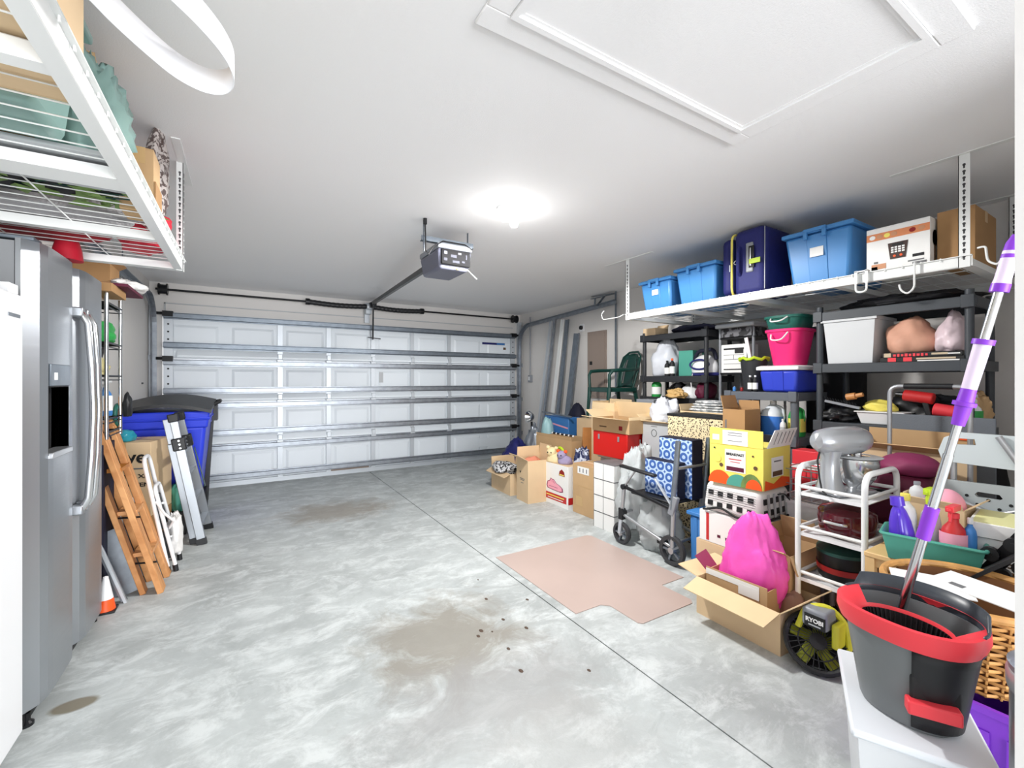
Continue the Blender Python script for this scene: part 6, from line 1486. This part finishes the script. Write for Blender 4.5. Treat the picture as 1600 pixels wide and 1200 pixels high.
# local z = away from grille front (front is local +z after tilt)
fm(G()).tube([(0.125 * math.cos(q * PI / 16), 0.125 * math.sin(q * PI / 16), 0.0) for q in range(32)], 0.013, 8, closed=True).build('grille_ring', M['black_plastic'], t, smooth=True)
g = fm(G())
for k in range(28):
    a = 2 * PI * k / 28
    g.bar((0.03 * math.cos(a), 0.03 * math.sin(a), 0.012), (0.125 * math.cos(a + 0.25), 0.125 * math.sin(a + 0.25), 0.008), 0.003, 0.006)
g.tube([(0.078 * math.cos(q * PI / 12), 0.078 * math.sin(q * PI / 12), 0.012) for q in range(24)], 0.003, 6, closed=True)
g.build('grille', M['black_plastic'], t)
fm(G()).cyl((0, 0, 0.0), (0, 0, 0.02), 0.034, 18).build('grille_hub', M['ink'], t)
for k in range(5):
    a = 2 * PI * k / 5
    g = fm(G()); g.bar((0.03 * math.cos(a), 0.03 * math.sin(a), -0.02), (0.11 * math.cos(a + 0.3), 0.11 * math.sin(a + 0.3), -0.015), 0.05, 0.004, (0, 0.3, 1)); g.build('blade', mat('fan_blade', srgb('#8f9420'), 0.45), t)
fm(G()).lathe([(0.128, -0.01), (0.12, -0.07), (0.06, -0.09), (0.001, -0.09)], seg=28, cap=False).build('rear_housing', M['black_plastic'], t, smooth=True)
mat('tool_yellow', srgb('#d3cf3a'), 0.4)
g = G(); g.bx(-0.045, -0.055, 0.20, 0.055, 0.05, 0.285); b_ = g.build('battery_pack', M['grey_plastic'], t, bevel=0.012)
G().bx(-0.05, -0.05, 0.205, -0.0455, 0.035, 0.262).build('battery_label', M['ink'], b_)
text('RYOBI', 0.026, (-0.052, -0.008, 0.238), 'W', M['white_label'], b_, bold=0.001)
G().cb(-0.0512, -0.008, 0.217, 0.001, 0.05, 0.006).build('print_line', M['grey_light'], b_)
G().tube(rounded([(-0.02, 0.075, 0.17), (-0.0, 0.05, 0.27), (0.04, -0.03, 0.29), (0.07, -0.09, 0.22), (0.05, -0.11, 0.1)], 0.04), 0.014, 8).build('handle_frame', _cache['tool_yellow'], t, smooth=True)
G().bx(-0.02, -0.09, 0.13, 0.07, -0.06, 0.24).build('side_frame', _cache['tool_yellow'], t, bevel=0.01)

# ---------------------------------------------------------------- white cart with the mixer
t = thing('utility_cart', 'white tube utility cart with three wire tiers holding the silver mixer', 'cart', (2.67, 1.03, 0))
cx0, cx1, cy0, cy1 = -0.19, 0.19, -0.14, 0.15
for y in (cy0, cy1):
    G().tube(rounded([(cx0, y, 0.05), (cx0, y, 0.885), (cx1, y, 0.885), (cx1, y, 0.05)], 0.075, 6), 0.0135, 12).build('end_frame', M['white_steel'], t, smooth=True)
    for x in (cx0, cx1): G().cyl((x - 0.01, y, 0.028), (x + 0.01, y, 0.028), 0.028, 14).build('castor', M['black_plastic'], t)
for z in (0.745, 0.535, 0.30):
    g = G().tube([(cx0, cy0, z + 0.035), (cx0, cy1, z + 0.035)], 0.009, 8).tube([(cx1, cy0, z + 0.035), (cx1, cy1, z + 0.035)], 0.009, 8).tube([(cx0, cy0, z + 0.03), (cx1, cy0, z + 0.03)], 0.009, 8).tube([(cx0, cy1, z + 0.03), (cx1, cy1, z + 0.03)], 0.009, 8)
    g.build('tier_rail', M['white_steel'], t, smooth=True)
    G().bx(cx0, cy0, z - 0.004, cx1, cy1, z).bx(cx0 - 0.003, cy0, z - 0.01, cx0 + 0.003, cy1, z + 0.008).build('tray', M['white_plastic'], t)
# mixer, head towards the far left
t = thing('stand_mixer', 'silver stand mixer with a steel bowl on the top tier of the white cart', 'mixer', (2.66, 1.045, 0.746), R(72))
t.scale = (1.12, 1.12, 1.1)
ms = mat('mixer_silver', srgb('#b4b7bb'), 0.27, 0.5)
G().bx(-0.075, -0.05, 0, 0.075, 0.12, 0.022).bx(-0.06, -0.13, 0, 0.06, -0.04, 0.022).build('base', ms, t, bevel=0.012)
G().lathe([(0.058, 0.02), (0.045, 0.06), (0.036, 0.12), (0.036, 0.17), (0.045, 0.205)], (0, 0.08, 0), 24, 1, 1.1).build('column', ms, t, smooth=True)
g = G().at((0, 0, 0.25), (R(90), 0, 0)); g.lathe([(0.0, -0.165), (0.030, -0.158), (0.046, -0.135), (0.055, -0.08), (0.058, 0.0), (0.056, 0.07), (0.046, 0.11), (0.026, 0.135), (0.0, 0.14)], (0, 0, 0), 28, 1.12, 1.15); g.build('motor_head', ms, t, smooth=True)
G().at((0, 0, 0.25), (R(90), 0, 0)).lathe([(0.0545, 0.018), (0.0555, 0.02), (0.0555, 0.026), (0.054, 0.028)], seg=28, cap=False).build('trim_band', M['chrome'], t, smooth=True)
G().cyl((0, -0.075, 0.155), (0, -0.075, 0.205), 0.02, 14).build('beater_shaft', M['chrome'], t)
G().lathe([(0.001, 0.0), (0.035, 0.0), (0.038, 0.01), (0.05, 0.02), (0.078, 0.06), (0.088, 0.11), (0.088, 0.14), (0.091, 0.142), (0.085, 0.142), (0.08, 0.07), (0.001, 0.015)], (0, -0.075, 0.022), 32, cap=False).build('bowl', M['chrome'], t, smooth=True)
G().lathe([(0.092, 0.168), (0.10, 0.172), (0.088, 0.176), (0.05, 0.176)], (0, -0.075, 0), 32, cap=False).build('splash_guard', M['frosted'], t, smooth=True)
G().cyl((0.05, 0.03, 0.25), (0.06, 0.03, 0.25), 0.008, 8).cyl((-0.05, -0.02, 0.235), (-0.06, -0.02, 0.235), 0.01, 8).build('speed_knob', M['ink'], t)
G().tube([(0, 0.135, 0.21), (0.0, 0.15, 0.16), (-0.01, 0.15, 0.08), (-0.03, 0.16, 0.03), (-0.06, 0.17, 0.02)], 0.004, 6).build('power_cord', M['ink'], t, smooth=True)
t = thing('covered_pot', 'glossy maroon slow cooker on the middle tier of the white cart', 'pot', (2.66, 1.03, 0.537))
G().lathe([(0.10, 0), (0.125, 0.02), (0.135, 0.09), (0.13, 0.12)], seg=32, sx=1.1, sy=0.92).build('pot_body', M['maroon_gloss'], t, smooth=True)
G().lathe([(0.132, 0.12), (0.12, 0.135), (0.06, 0.155), (0.0, 0.16)], seg=32, sx=1.1, sy=0.92).build('lid', M['maroon_gloss'], t, smooth=True)
G().tube(rounded([(-0.14, 0.05, 0.08), (-0.165, 0.04, 0.085), (-0.165, -0.04, 0.085), (-0.14, -0.05, 0.08)], 0.015), 0.008, 8).build('handle', M['chrome'], t, smooth=True)
t = thing('striped_pot', 'black pot with green and red bands on the lowest tier of the white cart', 'pot', (2.66, 1.03, 0.302))
G().lathe([(0.11, 0), (0.135, 0.03), (0.14, 0.15)], seg=32, sx=1.1, sy=0.9).build('pot_body', M['black_metal'], t, smooth=True)
G().lathe([(0.142, 0.15), (0.14, 0.165), (0.05, 0.19), (0.0, 0.195)], seg=32, sx=1.1, sy=0.9).build('lid', M['green_dark'], t, smooth=True)
G().lathe([(0.139, 0.06), (0.142, 0.09)], seg=32, sx=1.1, sy=0.9, cap=False).build('red_band', M['red_dark'], t, smooth=True)
bag('extension_cable', 'white cable coiled on the middle tier at the end of the white cart', 2.80, 0.92, 0.537, (0.09, 0.05, 0.05), 'white_plastic', 188, 0.2, 2.5, 0.2, cat='cable')
# dish rack and white box behind
t = thing('dish_rack', 'white wire dish rack standing on a white bin left of the mixer', 'dish rack', (3.04, 1.37, 0.60))
for z in (0.0, 0.09, 0.18): G().tube([(-0.13, -0.12, z), (0.13, -0.12, z), (0.13, 0.12, z), (-0.13, 0.12, z)], 0.004, 6, closed=True).build('wire_ring', M['silver'], t)
for k in range(5):
    y = -0.12 + k * 0.06
    G().tube([(-0.13, y, 0.18), (-0.13, y, 0), (0.13, y, 0), (0.13, y, 0.18)], 0.003, 6).build('wire_rib', M['silver'], t)
tote('white storage bin under the wire dish rack', 3.04, 1.37, 0.0, 0.30, 0.28, 0.595, m='white_plastic', lid=False, handle=False, taper=0.93, name='white_bin', cat='bin')
one(G().bx(-0.13, -0.13, 0, 0.13, 0.13, 0.012), 'plastic_lid', 'pale_grey', 'pale plastic lid lying in the wire dish rack', 'lid', (3.04, 1.37, 0.605)) if False else None
t = thing('red_carton', 'bright red carton with a white edge behind the wire dish rack', 'box', (3.29, 1.42, 0.0))
G().bx(-0.09, -0.13, 0, 0.05, 0.14, 0.86).build('carton_body', M['red_coral'], t, bevel=0.003)
G().bx(-0.093, -0.132, 0.74, 0.05, 0.142, 0.765).build('white_edge', M['white_label'], t)
# maroon bags and cartons at the right
closed_box('cardboard_box', 'tan carton that carries the maroon suitcase', 3.05, 0.98, 0.0, 0.34, 0.42, 0.555, m='cardboard')
t = thing('maroon_suitcase', 'maroon soft suitcase lying behind the mixer', 'suitcase', (3.05, 0.985, 0.557))
G().bx(-0.15, -0.20, 0, 0.15, 0.22, 0.27).build('shell', M['maroon'], t, bevel=0.05, seg=4)
G().bx(-0.155, -0.05, 0.17, -0.12, 0.05, 0.20).build('handle', M['black_plastic'], t, bevel=0.01)
G().tube([(-0.152, -0.14, 0.16), (-0.15, 0.16, 0.17)], 0.004, 6).build('zip', M['grey_plastic'], t)
G().bar((-0.153, -0.09, 0.19), (-0.153, -0.11, 0.16), 0.006, 0.008).build('zip_pull', M['chrome'], t)
bag('maroon_pillow', 'plum coloured pillow on top of the maroon suitcase', 3.06, 0.90, 0.829, (0.24, 0.26, 0.11), 'maroon_light', 191, 0.05, 1.3, 0.02, cat='pillow')
bag('plum_bag', 'plum bag standing behind the mixer column', 2.98, 1.19, 0.0, (0.14, 0.10, 0.82), 'maroon_light', 193, 0.05, 1.3, 0.02) if False else None
t = open_box('cardboard_box', 'carton with a tall raised flap and an orange label behind the maroon suitcase', 3.30, 0.95, 0.0, 0.15, 0.48, 0.93, 0, {'N': (110, 0.10), 'S': (88, 0.06), 'W': (150, 0.07), 'E': (84, 0.11)}, m='cardboard_light', fl='cardboard')
G().cb(0.055, -0.18, 1.02, 0.001, 0.06, 0.03).build('orange_label', M['orange'], t)
one(G().bar((0, 0, 0), (0.01, 0, 0.22), 0.012, 0.42, (1, 0, 0)), 'grey_cooler_panel', 'grey_fabric', 'grey felt panel leaning on the shelf behind the hand truck', 'panel', (3.375, 0.86, 0.935)) if False else None
t = thing('felt_panel', 'grey felt panel standing on the floor behind the raised carton flap', 'panel', (3.385, 0.86, 0.0))
G().bx(-0.006, -0.22, 0, 0.006, 0.24, 1.13).build('panel_face', M['grey_fabric'], t, bevel=0.004)
t = thing('hand_truck', 'folding hand truck with a silver tube loop and black grip behind the mixer', 'hand truck', (3.19, 0.86, 0))
G().tube(rounded([(0, 0.165, 0.10), (0, 0.165, 1.30), (0, -0.165, 1.30), (0, -0.165, 0.10)], 0.05, 6), 0.0115, 12).build('tube_loop', M['silver'], t, smooth=True)
G().tube([(0, 0.10, 1.30), (0, -0.10, 1.30)], 0.0155, 12).build('grip', M['black_plastic'], t, smooth=True)
for y in (0.12, -0.12): G().cyl((-0.02, y, 0.07), (0.02, y, 0.07), 0.07, 18).build('wheel', M['rubber'], t)
G().bx(-0.10, -0.15, 0.0, 0.0, 0.15, 0.01).build('toe_plate', M['silver'], t)
# shower chair
t = thing('shower_chair', 'pale grey shower chair tipped on the pile by the near wall', 'chair', (2.92, 0.56, 0))
g = G().prism([(-0.17, 0.0), (0.16, 0.0), (0.17, 0.09), (0.12, 0.14), (-0.12, 0.15), (-0.19, 0.10)], 0, 0.022)
def slot(g_): return g_
# backrest with grip slot: two side pieces and two bands
plate([(-0.19, 0.93), (0.17, 0.94), (0.185, 0.99), (0.165, 1.055), (0.11, 1.085), (-0.12, 1.085), (-0.175, 1.06), (-0.20, 1.0)], [(0.055, 1.03), (0.135, 1.025), (0.14, 1.045), (0.13, 1.055), (0.06, 1.058)], 0.024).build('backrest', M['shower_grey'], t, bevel=0.006)
so = plate([(-0.19, 0.70), (0.06, 0.72), (0.18, 0.78), (0.185, 0.85), (-0.18, 0.86)], [(-0.02, 0.79), (0.05, 0.79), (0.06, 0.80), (0.05, 0.815), (-0.02, 0.815), (-0.03, 0.80)], 0.024).build('seat', mat('shower_seat', srgb('#b3bbbd'), 0.45), t, bevel=0.004)
g = G()
for k in range(8): g.cyl((-0.0135, 0.12 - k * 0.035, 0.765 - 0.004 * k + 0.03 * (k % 2)), (-0.012, 0.12 - k * 0.035, 0.765 - 0.004 * k + 0.03 * (k % 2)), 0.007, 8)
g.build('drain_holes', M['ink'], so)['kind'] = 'stuff'
for p, q in (((-0.03, -0.02, 1.08), (-0.03, -0.17, 0.80)), ((-0.04, 0.14, 0.78), (-0.04, -0.10, 0.69)), ((-0.035, -0.17, 0.80), (-0.035, 0.0, 0.72)), ((0.03, 0.14, 1.0), (0.03, 0.14, 0.0)), ((0.03, -0.14, 0.9), (0.03, -0.14, 0.0)), ((-0.03, 0.16, 0.75), (-0.03, 0.13, 0.0))):
    G().tube([p, q], 0.0125, 10).build('frame_tube', M['silver'], t, smooth=True)
# support pile near the wall
closed_box('cardboard_box', 'brown carton low in the pile at the near wall under the yellow printed trays', 2.66, 0.36, 0.0, 0.22, 0.40, 0.60, m='cardboard_dark')
for k in range(3):
    t = thing('printed_tray', ('lowest', 'middle', 'topmost')[k] + ' of three flat white cartons with pale yellow print at the near wall', 'box', (2.62, 0.40, 0.602 + k * 0.058), R(-4 + 5 * k))
    G().bx(-0.14, -0.20, 0, 0.14, 0.16, 0.055).build('carton_body', M['paper'], t, bevel=0.002)
    G().bx(-0.13, -0.19, 0.055, 0.13, 0.15, 0.0565).build('printed_lid', mat('pale_yellow', srgb('#e8e6a8'), 0.5), t)
    G().cb(-0.141, -0.04, 0.03, 0.001, 0.16, 0.006).build('print_line', M['print_brown'], t)
    G().cb(-0.141, -0.02, 0.017, 0.001, 0.10, 0.005).build('print_line', M['print_brown'], t)
t = thing('picture_frame', 'black board in a pale wooden frame leaning across the near pile', 'picture frame', (2.36, 0.36, 0.60), R(0))
G().bar((0.0, 0.16, -0.02), (0.02, -0.10, 0.24), 0.012, 0.18, (1, 0, 0)).build('black_board', M['ink'], t)
G().bar((-0.02, 0.13, -0.10), (0.0, -0.14, 0.15), 0.022, 0.03, (1, 0, 0)).build('wooden_edge', M['wood_pale'], t)
t = open_box('cardboard_box', 'small open carton of pink things behind the green basket', 2.66, 0.68, 0.0, 0.16, 0.20, 0.78, 0, {'N': (95, 0.04), 'S': (140, 0.06), 'W': (110, 0.03)}, m='cardboard_light')
bag('pink_ball', 'soft pink ball in the small open carton behind the green basket', 2.66, 0.65, 0.72, (0.13, 0.12, 0.13), 'pink_light', 201, 0.03, 1, 0.0, cat='ball')
bottle('clear_jar', 'clear jar with a grey lid behind the green basket', 2.63, 0.745, 0.74, 0.13, 0.028, 'frosted', 'grey_plastic', cat='jar')

# stool with the green basket
t = thing('step_stool', 'pale wooden stool holding the green basket of bottles', 'stool', (2.50, 0.67, 0))
G().bx(-0.17, -0.16, 0.56, 0.15, 0.17, 0.582).build('seat', M['wood_pale'], t, bevel=0.004)
for xa_ in (-0.155, 0.12): G().bx(xa_, -0.14, 0.52, xa_ + 0.015, 0.15, 0.56).build('apron', M['wood_pale'], t)
for x in (-0.15, 0.13):
    for y in (-0.14, 0.15): G().bx(x - 0.017, y - 0.017, 0, x + 0.017, y + 0.017, 0.56).build('leg', M['wood_pale'], t)
t = thing('plastic_basket', 'teal green plastic basket of cleaning bottles on the pale stool', 'basket', (2.425, 0.64, 0.583), R(12))
w_ = 0.004
g = G()
bb, tt = (-0.075, -0.13, 0.075, 0.13), (-0.09, -0.15, 0.09, 0.15)
vs = []
for (r_, z, k) in ((bb, 0, 0), (tt, 0.105, 0), (bb, 0.005, w_), (tt, 0.105, w_)):
    vs += [(r_[0] + k, r_[1] + k, z), (r_[2] - k, r_[1] + k, z), (r_[2] - k, r_[3] - k, z), (r_[0] + k, r_[3] - k, z)]
fs = [(3, 2, 1, 0), (8, 9, 10, 11)]
for i in range(4):
    j = (i + 1) % 4; fs += [(i, j, 4 + j, 4 + i), (12 + i, 12 + j, 8 + j, 8 + i), (4 + i, 4 + j, 12 + j, 12 + i)]
g.add(vs, fs).build('basket_body', M['teal'], t, bevel=0.004)
G().tube(rounded([(-0.094, -0.154, 0.105), (0.094, -0.154, 0.105), (0.094, 0.154, 0.105), (-0.094, 0.154, 0.105)], 0.02, 4, closed=True), 0.007, 8, closed=True).build('rim', M['teal'], t, smooth=True)
ZK = 0.591
bottle('detergent_bottle', 'purple detergent bottle at the left of the green basket', 2.385, 0.715, ZK, 0.245, 0.05, 'purple_bottle', 'purple_bottle', style='jughandle', rz=R(200), sy=0.85, cat='bottle', rot=(R(6), R(-4), R(200)))
bottle('wipes_canister', 'white canister with a yellow lid behind the purple bottle', 2.455, 0.735, ZK, 0.25, 0.038, 'white_plastic', 'yellow', lab='white_label', cat='canister')
bottle('spray_bottle', 'red spray bottle at the right of the green basket', 2.425, 0.575, ZK, 0.25, 0.042, 'red', 'red_coral', style='spray', lab='pink_light')
bottle('spray_bottle', 'clear spray bottle with a lime trigger in the green basket', 2.46, 0.655, ZK, 0.30, 0.036, 'frosted', 'lime', style='spray')
bottle('blue_brush', 'blue and white brush bottle at the far right of the green basket', 2.44, 0.532, ZK, 0.20, 0.02, 'blue_mid', 'white_plastic')
t = thing('black_castors', 'black swivel castor wheels on a bracket right of the green basket', 'castors', (2.40, 0.44, 0.58))
for y, z in ((0.03, 0.10), (0.0, 0.03), (-0.05, 0.07), (-0.03, 0.15)): G().cyl((-0.012, y, z), (0.012, y, z), 0.026, 14).cyl((-0.015, y, z), (-0.012, y, z), 0.009, 8).build('wheel', M['black_plastic'], t)
G().bar((0.02, 0.04, 0.02), (0.02, -0.05, 0.18), 0.01, 0.05, (0, 1, 0)).build('bracket', M['black_metal'], t)
t = closed_box('cardboard_box', 'brown carton under the black castor wheels', 2.45, 0.36, 0.0, 0.18, 0.22, 0.575, m='cardboard')

# wicker basket on the purple bin
t = tote('purple plastic bin under the wicker basket', 2.05, 0.44, 0.0, 0.34, 0.34, 0.365, m='purple', handle=False, taper=0.88, name='purple_bin', cat='bin', lid=False)
for k in range(5): G().bx(-0.172, -0.13 + k * 0.06, 0.06, -0.160, -0.105 + k * 0.06, 0.29).build('rib', M['purple'], t)
t = thing('wicker_basket', 'round golden wicker basket standing on the purple bin by the near wall', 'basket', (2.08, 0.455, 0.367))
nst = 30; H_ = 0.26
g = G()
def wr(z): return 0.165 + 0.05 * (z / H_)
for k in range(nst):
    a = 2 * PI * k / nst
    g.tube([(wr(z) * math.cos(a), wr(z) * math.sin(a), z) for z in (0, 0.13, H_)], 0.0035, 5)
g.build('stakes', M['wicker_mat'], t, smooth=True)['kind'] = 'stuff'
G().lathe([(0.150, 0.004), (0.200, H_)], seg=32, cap=False).build('gap_shade_liner', mat('weave_gap_shade', srgb('#6b4320'), 0.8), t, smooth=True)  # dark liner added so the gaps in the weave look shaded
for row in range(19):
    z = 0.01 + row * 0.0138
    g = G()
    pts = []
    for k in range(nst * 2):
        a = PI * k / nst
        s_ = (1 if (k // 2 + row) % 2 else -1) if k % 2 == 0 else 0
        rr = wr(z) + 0.009 * s_
        pts.append((rr * math.cos(a), rr * math.sin(a), z))
    g.tube(pts, 0.0054, 5, closed=True).build('weaver', M['wicker_mat'], t, smooth=True)
G().tube([(0.221 * math.cos(q * PI / 24), 0.221 * math.sin(q * PI / 24), H_ + 0.004) for q in range(48)], 0.013, 8, closed=True).build('rim', M['wicker_mat'], t, smooth=True)
G().cyl((0, 0, 0), (0, 0, 0.006), 0.16, 32).build('base', M['wicker_mat'], t)
for i, (x, y, z, rz, a, b_, lab_) in enumerate(((1.99, 0.53, 0.642, 24, 0.13, 0.20, 'white sheet of paper lying highest on the wicker basket'), (2.05, 0.42, 0.646, -18, 0.12, 0.24, 'folded white paper with a small print on the right of the wicker basket'))):
    t = thing('paper_sheet', lab_, 'paper', (x, y, z + 0.002 * i), R(rz), rot=(0, R(-6), R(rz)))
    G().bx(-a / 2, -b_ / 2, 0, a / 2, b_ / 2, 0.003).build('sheet', M['paper'], t)
    G().cb(-a * 0.25, b_ * 0.2, 0.0035, 0.02, 0.04, 0.001).build('print_block', M['ink_grey'], t)
# clear tub, bucket, mop
t = thing('storage_tub', 'clear plastic storage tub under the mop bucket', 'tub', (1.69, 0.505, 0), R(26))
g = G()
o0, o1 = (-0.18, -0.115, 0.18, 0.115), (-0.205, -0.135, 0.205, 0.135)
vs = []
for (r_, z, k) in ((o0, 0, 0), (o1, 0.35, 0), (o0, 0.005, 0.004), (o1, 0.35, 0.004)):
    vs += [(r_[0] + k, r_[1] + k, z), (r_[2] - k, r_[1] + k, z), (r_[2] - k, r_[3] - k, z), (r_[0] + k, r_[3] - k, z)]
g.add(vs, fs).build('tub_body', M['frosted'], t, bevel=0.006)
G().bx(-0.22, -0.15, 0.35, 0.22, 0.15, 0.372).build('lid', mat('lid_white', srgb('#dfe4ea'), 0.35), t, bevel=0.008)
bag('plastic_sheeting', 'pale plastic sheeting inside the clear storage tub', 1.69, 0.505, 0.008, (0.30, 0.19, 0.26), 'paper', 211, 0.08, 1.6, 0.06, cat='sheeting', rz=R(26))

t = thing('mop_bucket', 'grey and black mop bucket with a red wringer rim on the clear tub', 'bucket', (1.655, 0.49, 0.374), R(-8))
def ring(sc, z, n=40, dx=0.0, sx=0.132, sy=0.158):
    return [(dx + sc * sx * (abs(math.cos(2 * PI * k / n)) ** 0.85) * (1 if math.cos(2 * PI * k / n) >= 0 else -1), sc * sy * (abs(math.sin(2 * PI * k / n)) ** 0.85) * (1 if math.sin(2 * PI * k / n) >= 0 else -1), z) for k in range(n)]
def loft(rs, closed_top=False, closed_bot=True):
    n = len(rs[0]); vs = [p for r_ in rs for p in r_]; fs = []
    for i in range(len(rs) - 1):
        for k in range(n): fs.append((i * n + k, i * n + (k + 1) % n, (i + 1) * n + (k + 1) % n, (i + 1) * n + k))
    if closed_bot: fs.append(tuple(range(n - 1, -1, -1)))
    if closed_top: fs.append(tuple((len(rs) - 1) * n + k for k in range(n)))
    return G().add(vs, fs)
loft([ring(0.66, 0.0), ring(0.70, 0.015), ring(0.92, 0.24), ring(0.97, 0.275), ring(0.94, 0.275), ring(0.64, 0.02)]).build('bucket_body', mat('bucket_grey', srgb('#6f7375'), 0.35), t, smooth=True)
# black moulded front panel with pedal recess
g = G()
rows = []
for i in range(8):
    z = 0.012 + i * 0.032; sc = 0.70 + 0.24 * (z / 0.24) + 0.02
    rows.append([(sc * 0.132 * math.cos(R(a)), sc * 0.158 * math.sin(R(a)), z) for a in range(204, 286, 8)])
g.sheet(rows).build('front_panel', M['black_plastic'], t, smooth=True, solid=0.008)
G().bx(-0.155, -0.12, -0.002, -0.08, 0.02, 0.012).build('pedal_base', M['grey_plastic'], t, bevel=0.004) if False else None
pr_ = G().at((-0.088, -0.095, 0.085), (0, 0, R(38))).bx(-0.018, -0.055, -0.018, 0.018, 0.055, 0.018); pr_.build('foot_pedal', M['red_coral'], t, bevel=0.005)
G().at((-0.068, -0.098, 0.115), (0, 0, R(45))).bx(-0.004, -0.05, -0.06, 0.012, 0.06, 0.05).build('pedal_recess', M['ink'], t, bevel=0.012)
# red rim with oval wringer opening
n = 48
def oval(cx, cy, ax, ay, z): return [(cx + ax * math.cos(2 * PI * k / n), cy + ay * math.sin(2 * PI * k / n), z) for k in range(n)]
rr = [ring(1.0, 0.235, n), ring(1.06, 0.262, n), ring(1.05, 0.290, n), ring(0.97, 0.292, n), oval(-0.042, -0.012, 0.074, 0.108, 0.272), oval(-0.042, -0.012, 0.069, 0.103, 0.262), oval(-0.042, -0.012, 0.068, 0.102, 0.24)]
# the back third of the rim is open well: keep only the faces of the front part
g = G(); vs = [p for r_ in rr for p in r_]; fz = []
for i in range(len(rr) - 1):
    for k in range(n):
        f = (i * n + k, i * n + (k + 1) % n, (i + 1) * n + (k + 1) % n, (i + 1) * n + k)
        if i == 3 and rr[3][k][0] > 0.045: continue
        fz.append(f)
g.add(vs, fz).build('red_rim', M['red_coral'], t, smooth=True, angle=50)
# wringer cone with ribs
g = G(); cone = [oval(-0.042, -0.012, 0.069, 0.103, 0.262), oval(-0.042, -0.012, 0.060, 0.092, 0.20), oval(-0.042, -0.012, 0.045, 0.07, 0.13), oval(-0.042, -0.012, 0.01, 0.01, 0.125)]
loft(cone, closed_bot=False, closed_top=True).build('wringer_cone', M['ink'], t, smooth=True)
for k in range(0, n):
    a = 2 * PI * k / n
    G().bar((-0.042 + 0.068 * math.cos(a), -0.012 + 0.102 * math.sin(a), 0.262), (-0.042 + 0.057 * math.cos(a), -0.012 + 0.087 * math.sin(a), 0.20), 0.003, 0.007, (math.cos(a), math.sin(a), 0)).build('wringer_rib', M['black_plastic'], t)
# raised dark back wall
g = G(); rows = []
for (sc, z) in ((0.955, 0.235), (0.98, 0.28), (1.0, 0.33)):
    rows.append([(sc * 0.142 * math.cos(R(a)) + 0.004, sc * 0.164 * math.sin(R(a)), z - (0.035 if abs(a) > 70 and z > 0.3 else 0)) for a in range(-92, 93, 8)])
g.sheet(rows).build('back_wall', mat('slate_plastic', srgb('#3a4048'), 0.35), t, smooth=True, solid=0.006)
t = thing('mop', 'silver telescopic mop pole with purple collars standing in the bucket', 'mop', (1.735, 0.535, 0.60))
top = Vector((0.02, -0.235, 1.10)); 
def mp(q): return tuple(top * q)
G().tube([mp(0.0), mp(0.47)], 0.0125, 14).build('lower_tube', M['chrome'], t, smooth=True)
G().tube([mp(0.0), mp(0.12)], 0.0135, 14).build('red_reflection_sleeve', M['maroon'], t, smooth=True) if False else None
G().tube([mp(0.46), mp(0.90)], 0.0105, 14).build('upper_tube', M['chrome'], t, smooth=True)
G().tube([mp(0.235), mp(0.325)], 0.0175, 14).build('lower_collar', M['purple'], t, smooth=True)
G().tube([mp(0.55), mp(0.60), mp(0.601), mp(0.611), mp(0.612), mp(0.645)], [0.015, 0.019, 0.026, 0.026, 0.019, 0.017], 14).build('lock_collar', M['purple'], t, smooth=True)
gp = G().tube([mp(0.645), mp(0.76)], [0.017, 0.019], 14).build('grip_sleeve', mat('lilac', srgb('#dfd0e6'), 0.35), t, smooth=True)
G().tube([mp(0.757), mp(0.77)], 0.024, 14).build('purple_ring', M['purple'], gp, smooth=True)
G().tube([mp(0.90), mp(0.915), mp(0.98), mp(1.0)], [0.020, 0.0175, 0.017, 0.013], 14).build('top_grip', _cache['lilac'], t, smooth=True)
G().tube([mp(0.885), mp(0.905)], 0.020, 14).build('purple_ring', M['purple'], t, smooth=True)
G().tube([mp(0.965), mp(1.0), mp(1.02)], [0.0176, 0.0155, 0.008], 14).build('end_cap', M['purple'], t, smooth=True)
G().lathe([(0.001, -0.03), (0.05, -0.025), (0.055, -0.005), (0.02, 0.01)], (0, 0, 0), 20).build('mop_head', M['red_dark'], t, smooth=True)

# metal bin at the right edge
t = thing('metal_bin', 'brushed metal waste bin cut by the right edge of the view', 'bin', (1.56, 0.165, 0))
G().lathe([(0.100, 0), (0.108, 0.005), (0.108, 0.62)], seg=36).build('bin_body', M['steel'], t, smooth=True)
G().lathe([(0.112, 0.62), (0.114, 0.63), (0.114, 0.66), (0.110, 0.665)], seg=36).build('rim_band', M['silver'], t, smooth=True)
G().lathe([(0.110, 0.665), (0.112, 0.68), (0.085, 0.70), (0.0, 0.705)], seg=36).build('lid', M['galv'], t, smooth=True)

# chair mat
mp_ = [(1.61, 1.94), (1.61, 2.87), (2.50, 2.87), (2.53, 2.84), (2.53, 1.92), (2.31, 1.92), (2.31, 1.70), (2.28, 1.67), (1.86, 1.67), (1.84, 1.69), (1.84, 1.90), (1.80, 1.94)]
one(G().prism([(x - 2.07, y - 2.27) for x, y in mp_], 0.0005, 0.004), 'chair_mat', 'mat_pink', 'flat tan office chair mat with a lip, lying on the concrete floor', 'mat', (2.07, 2.27, 0))
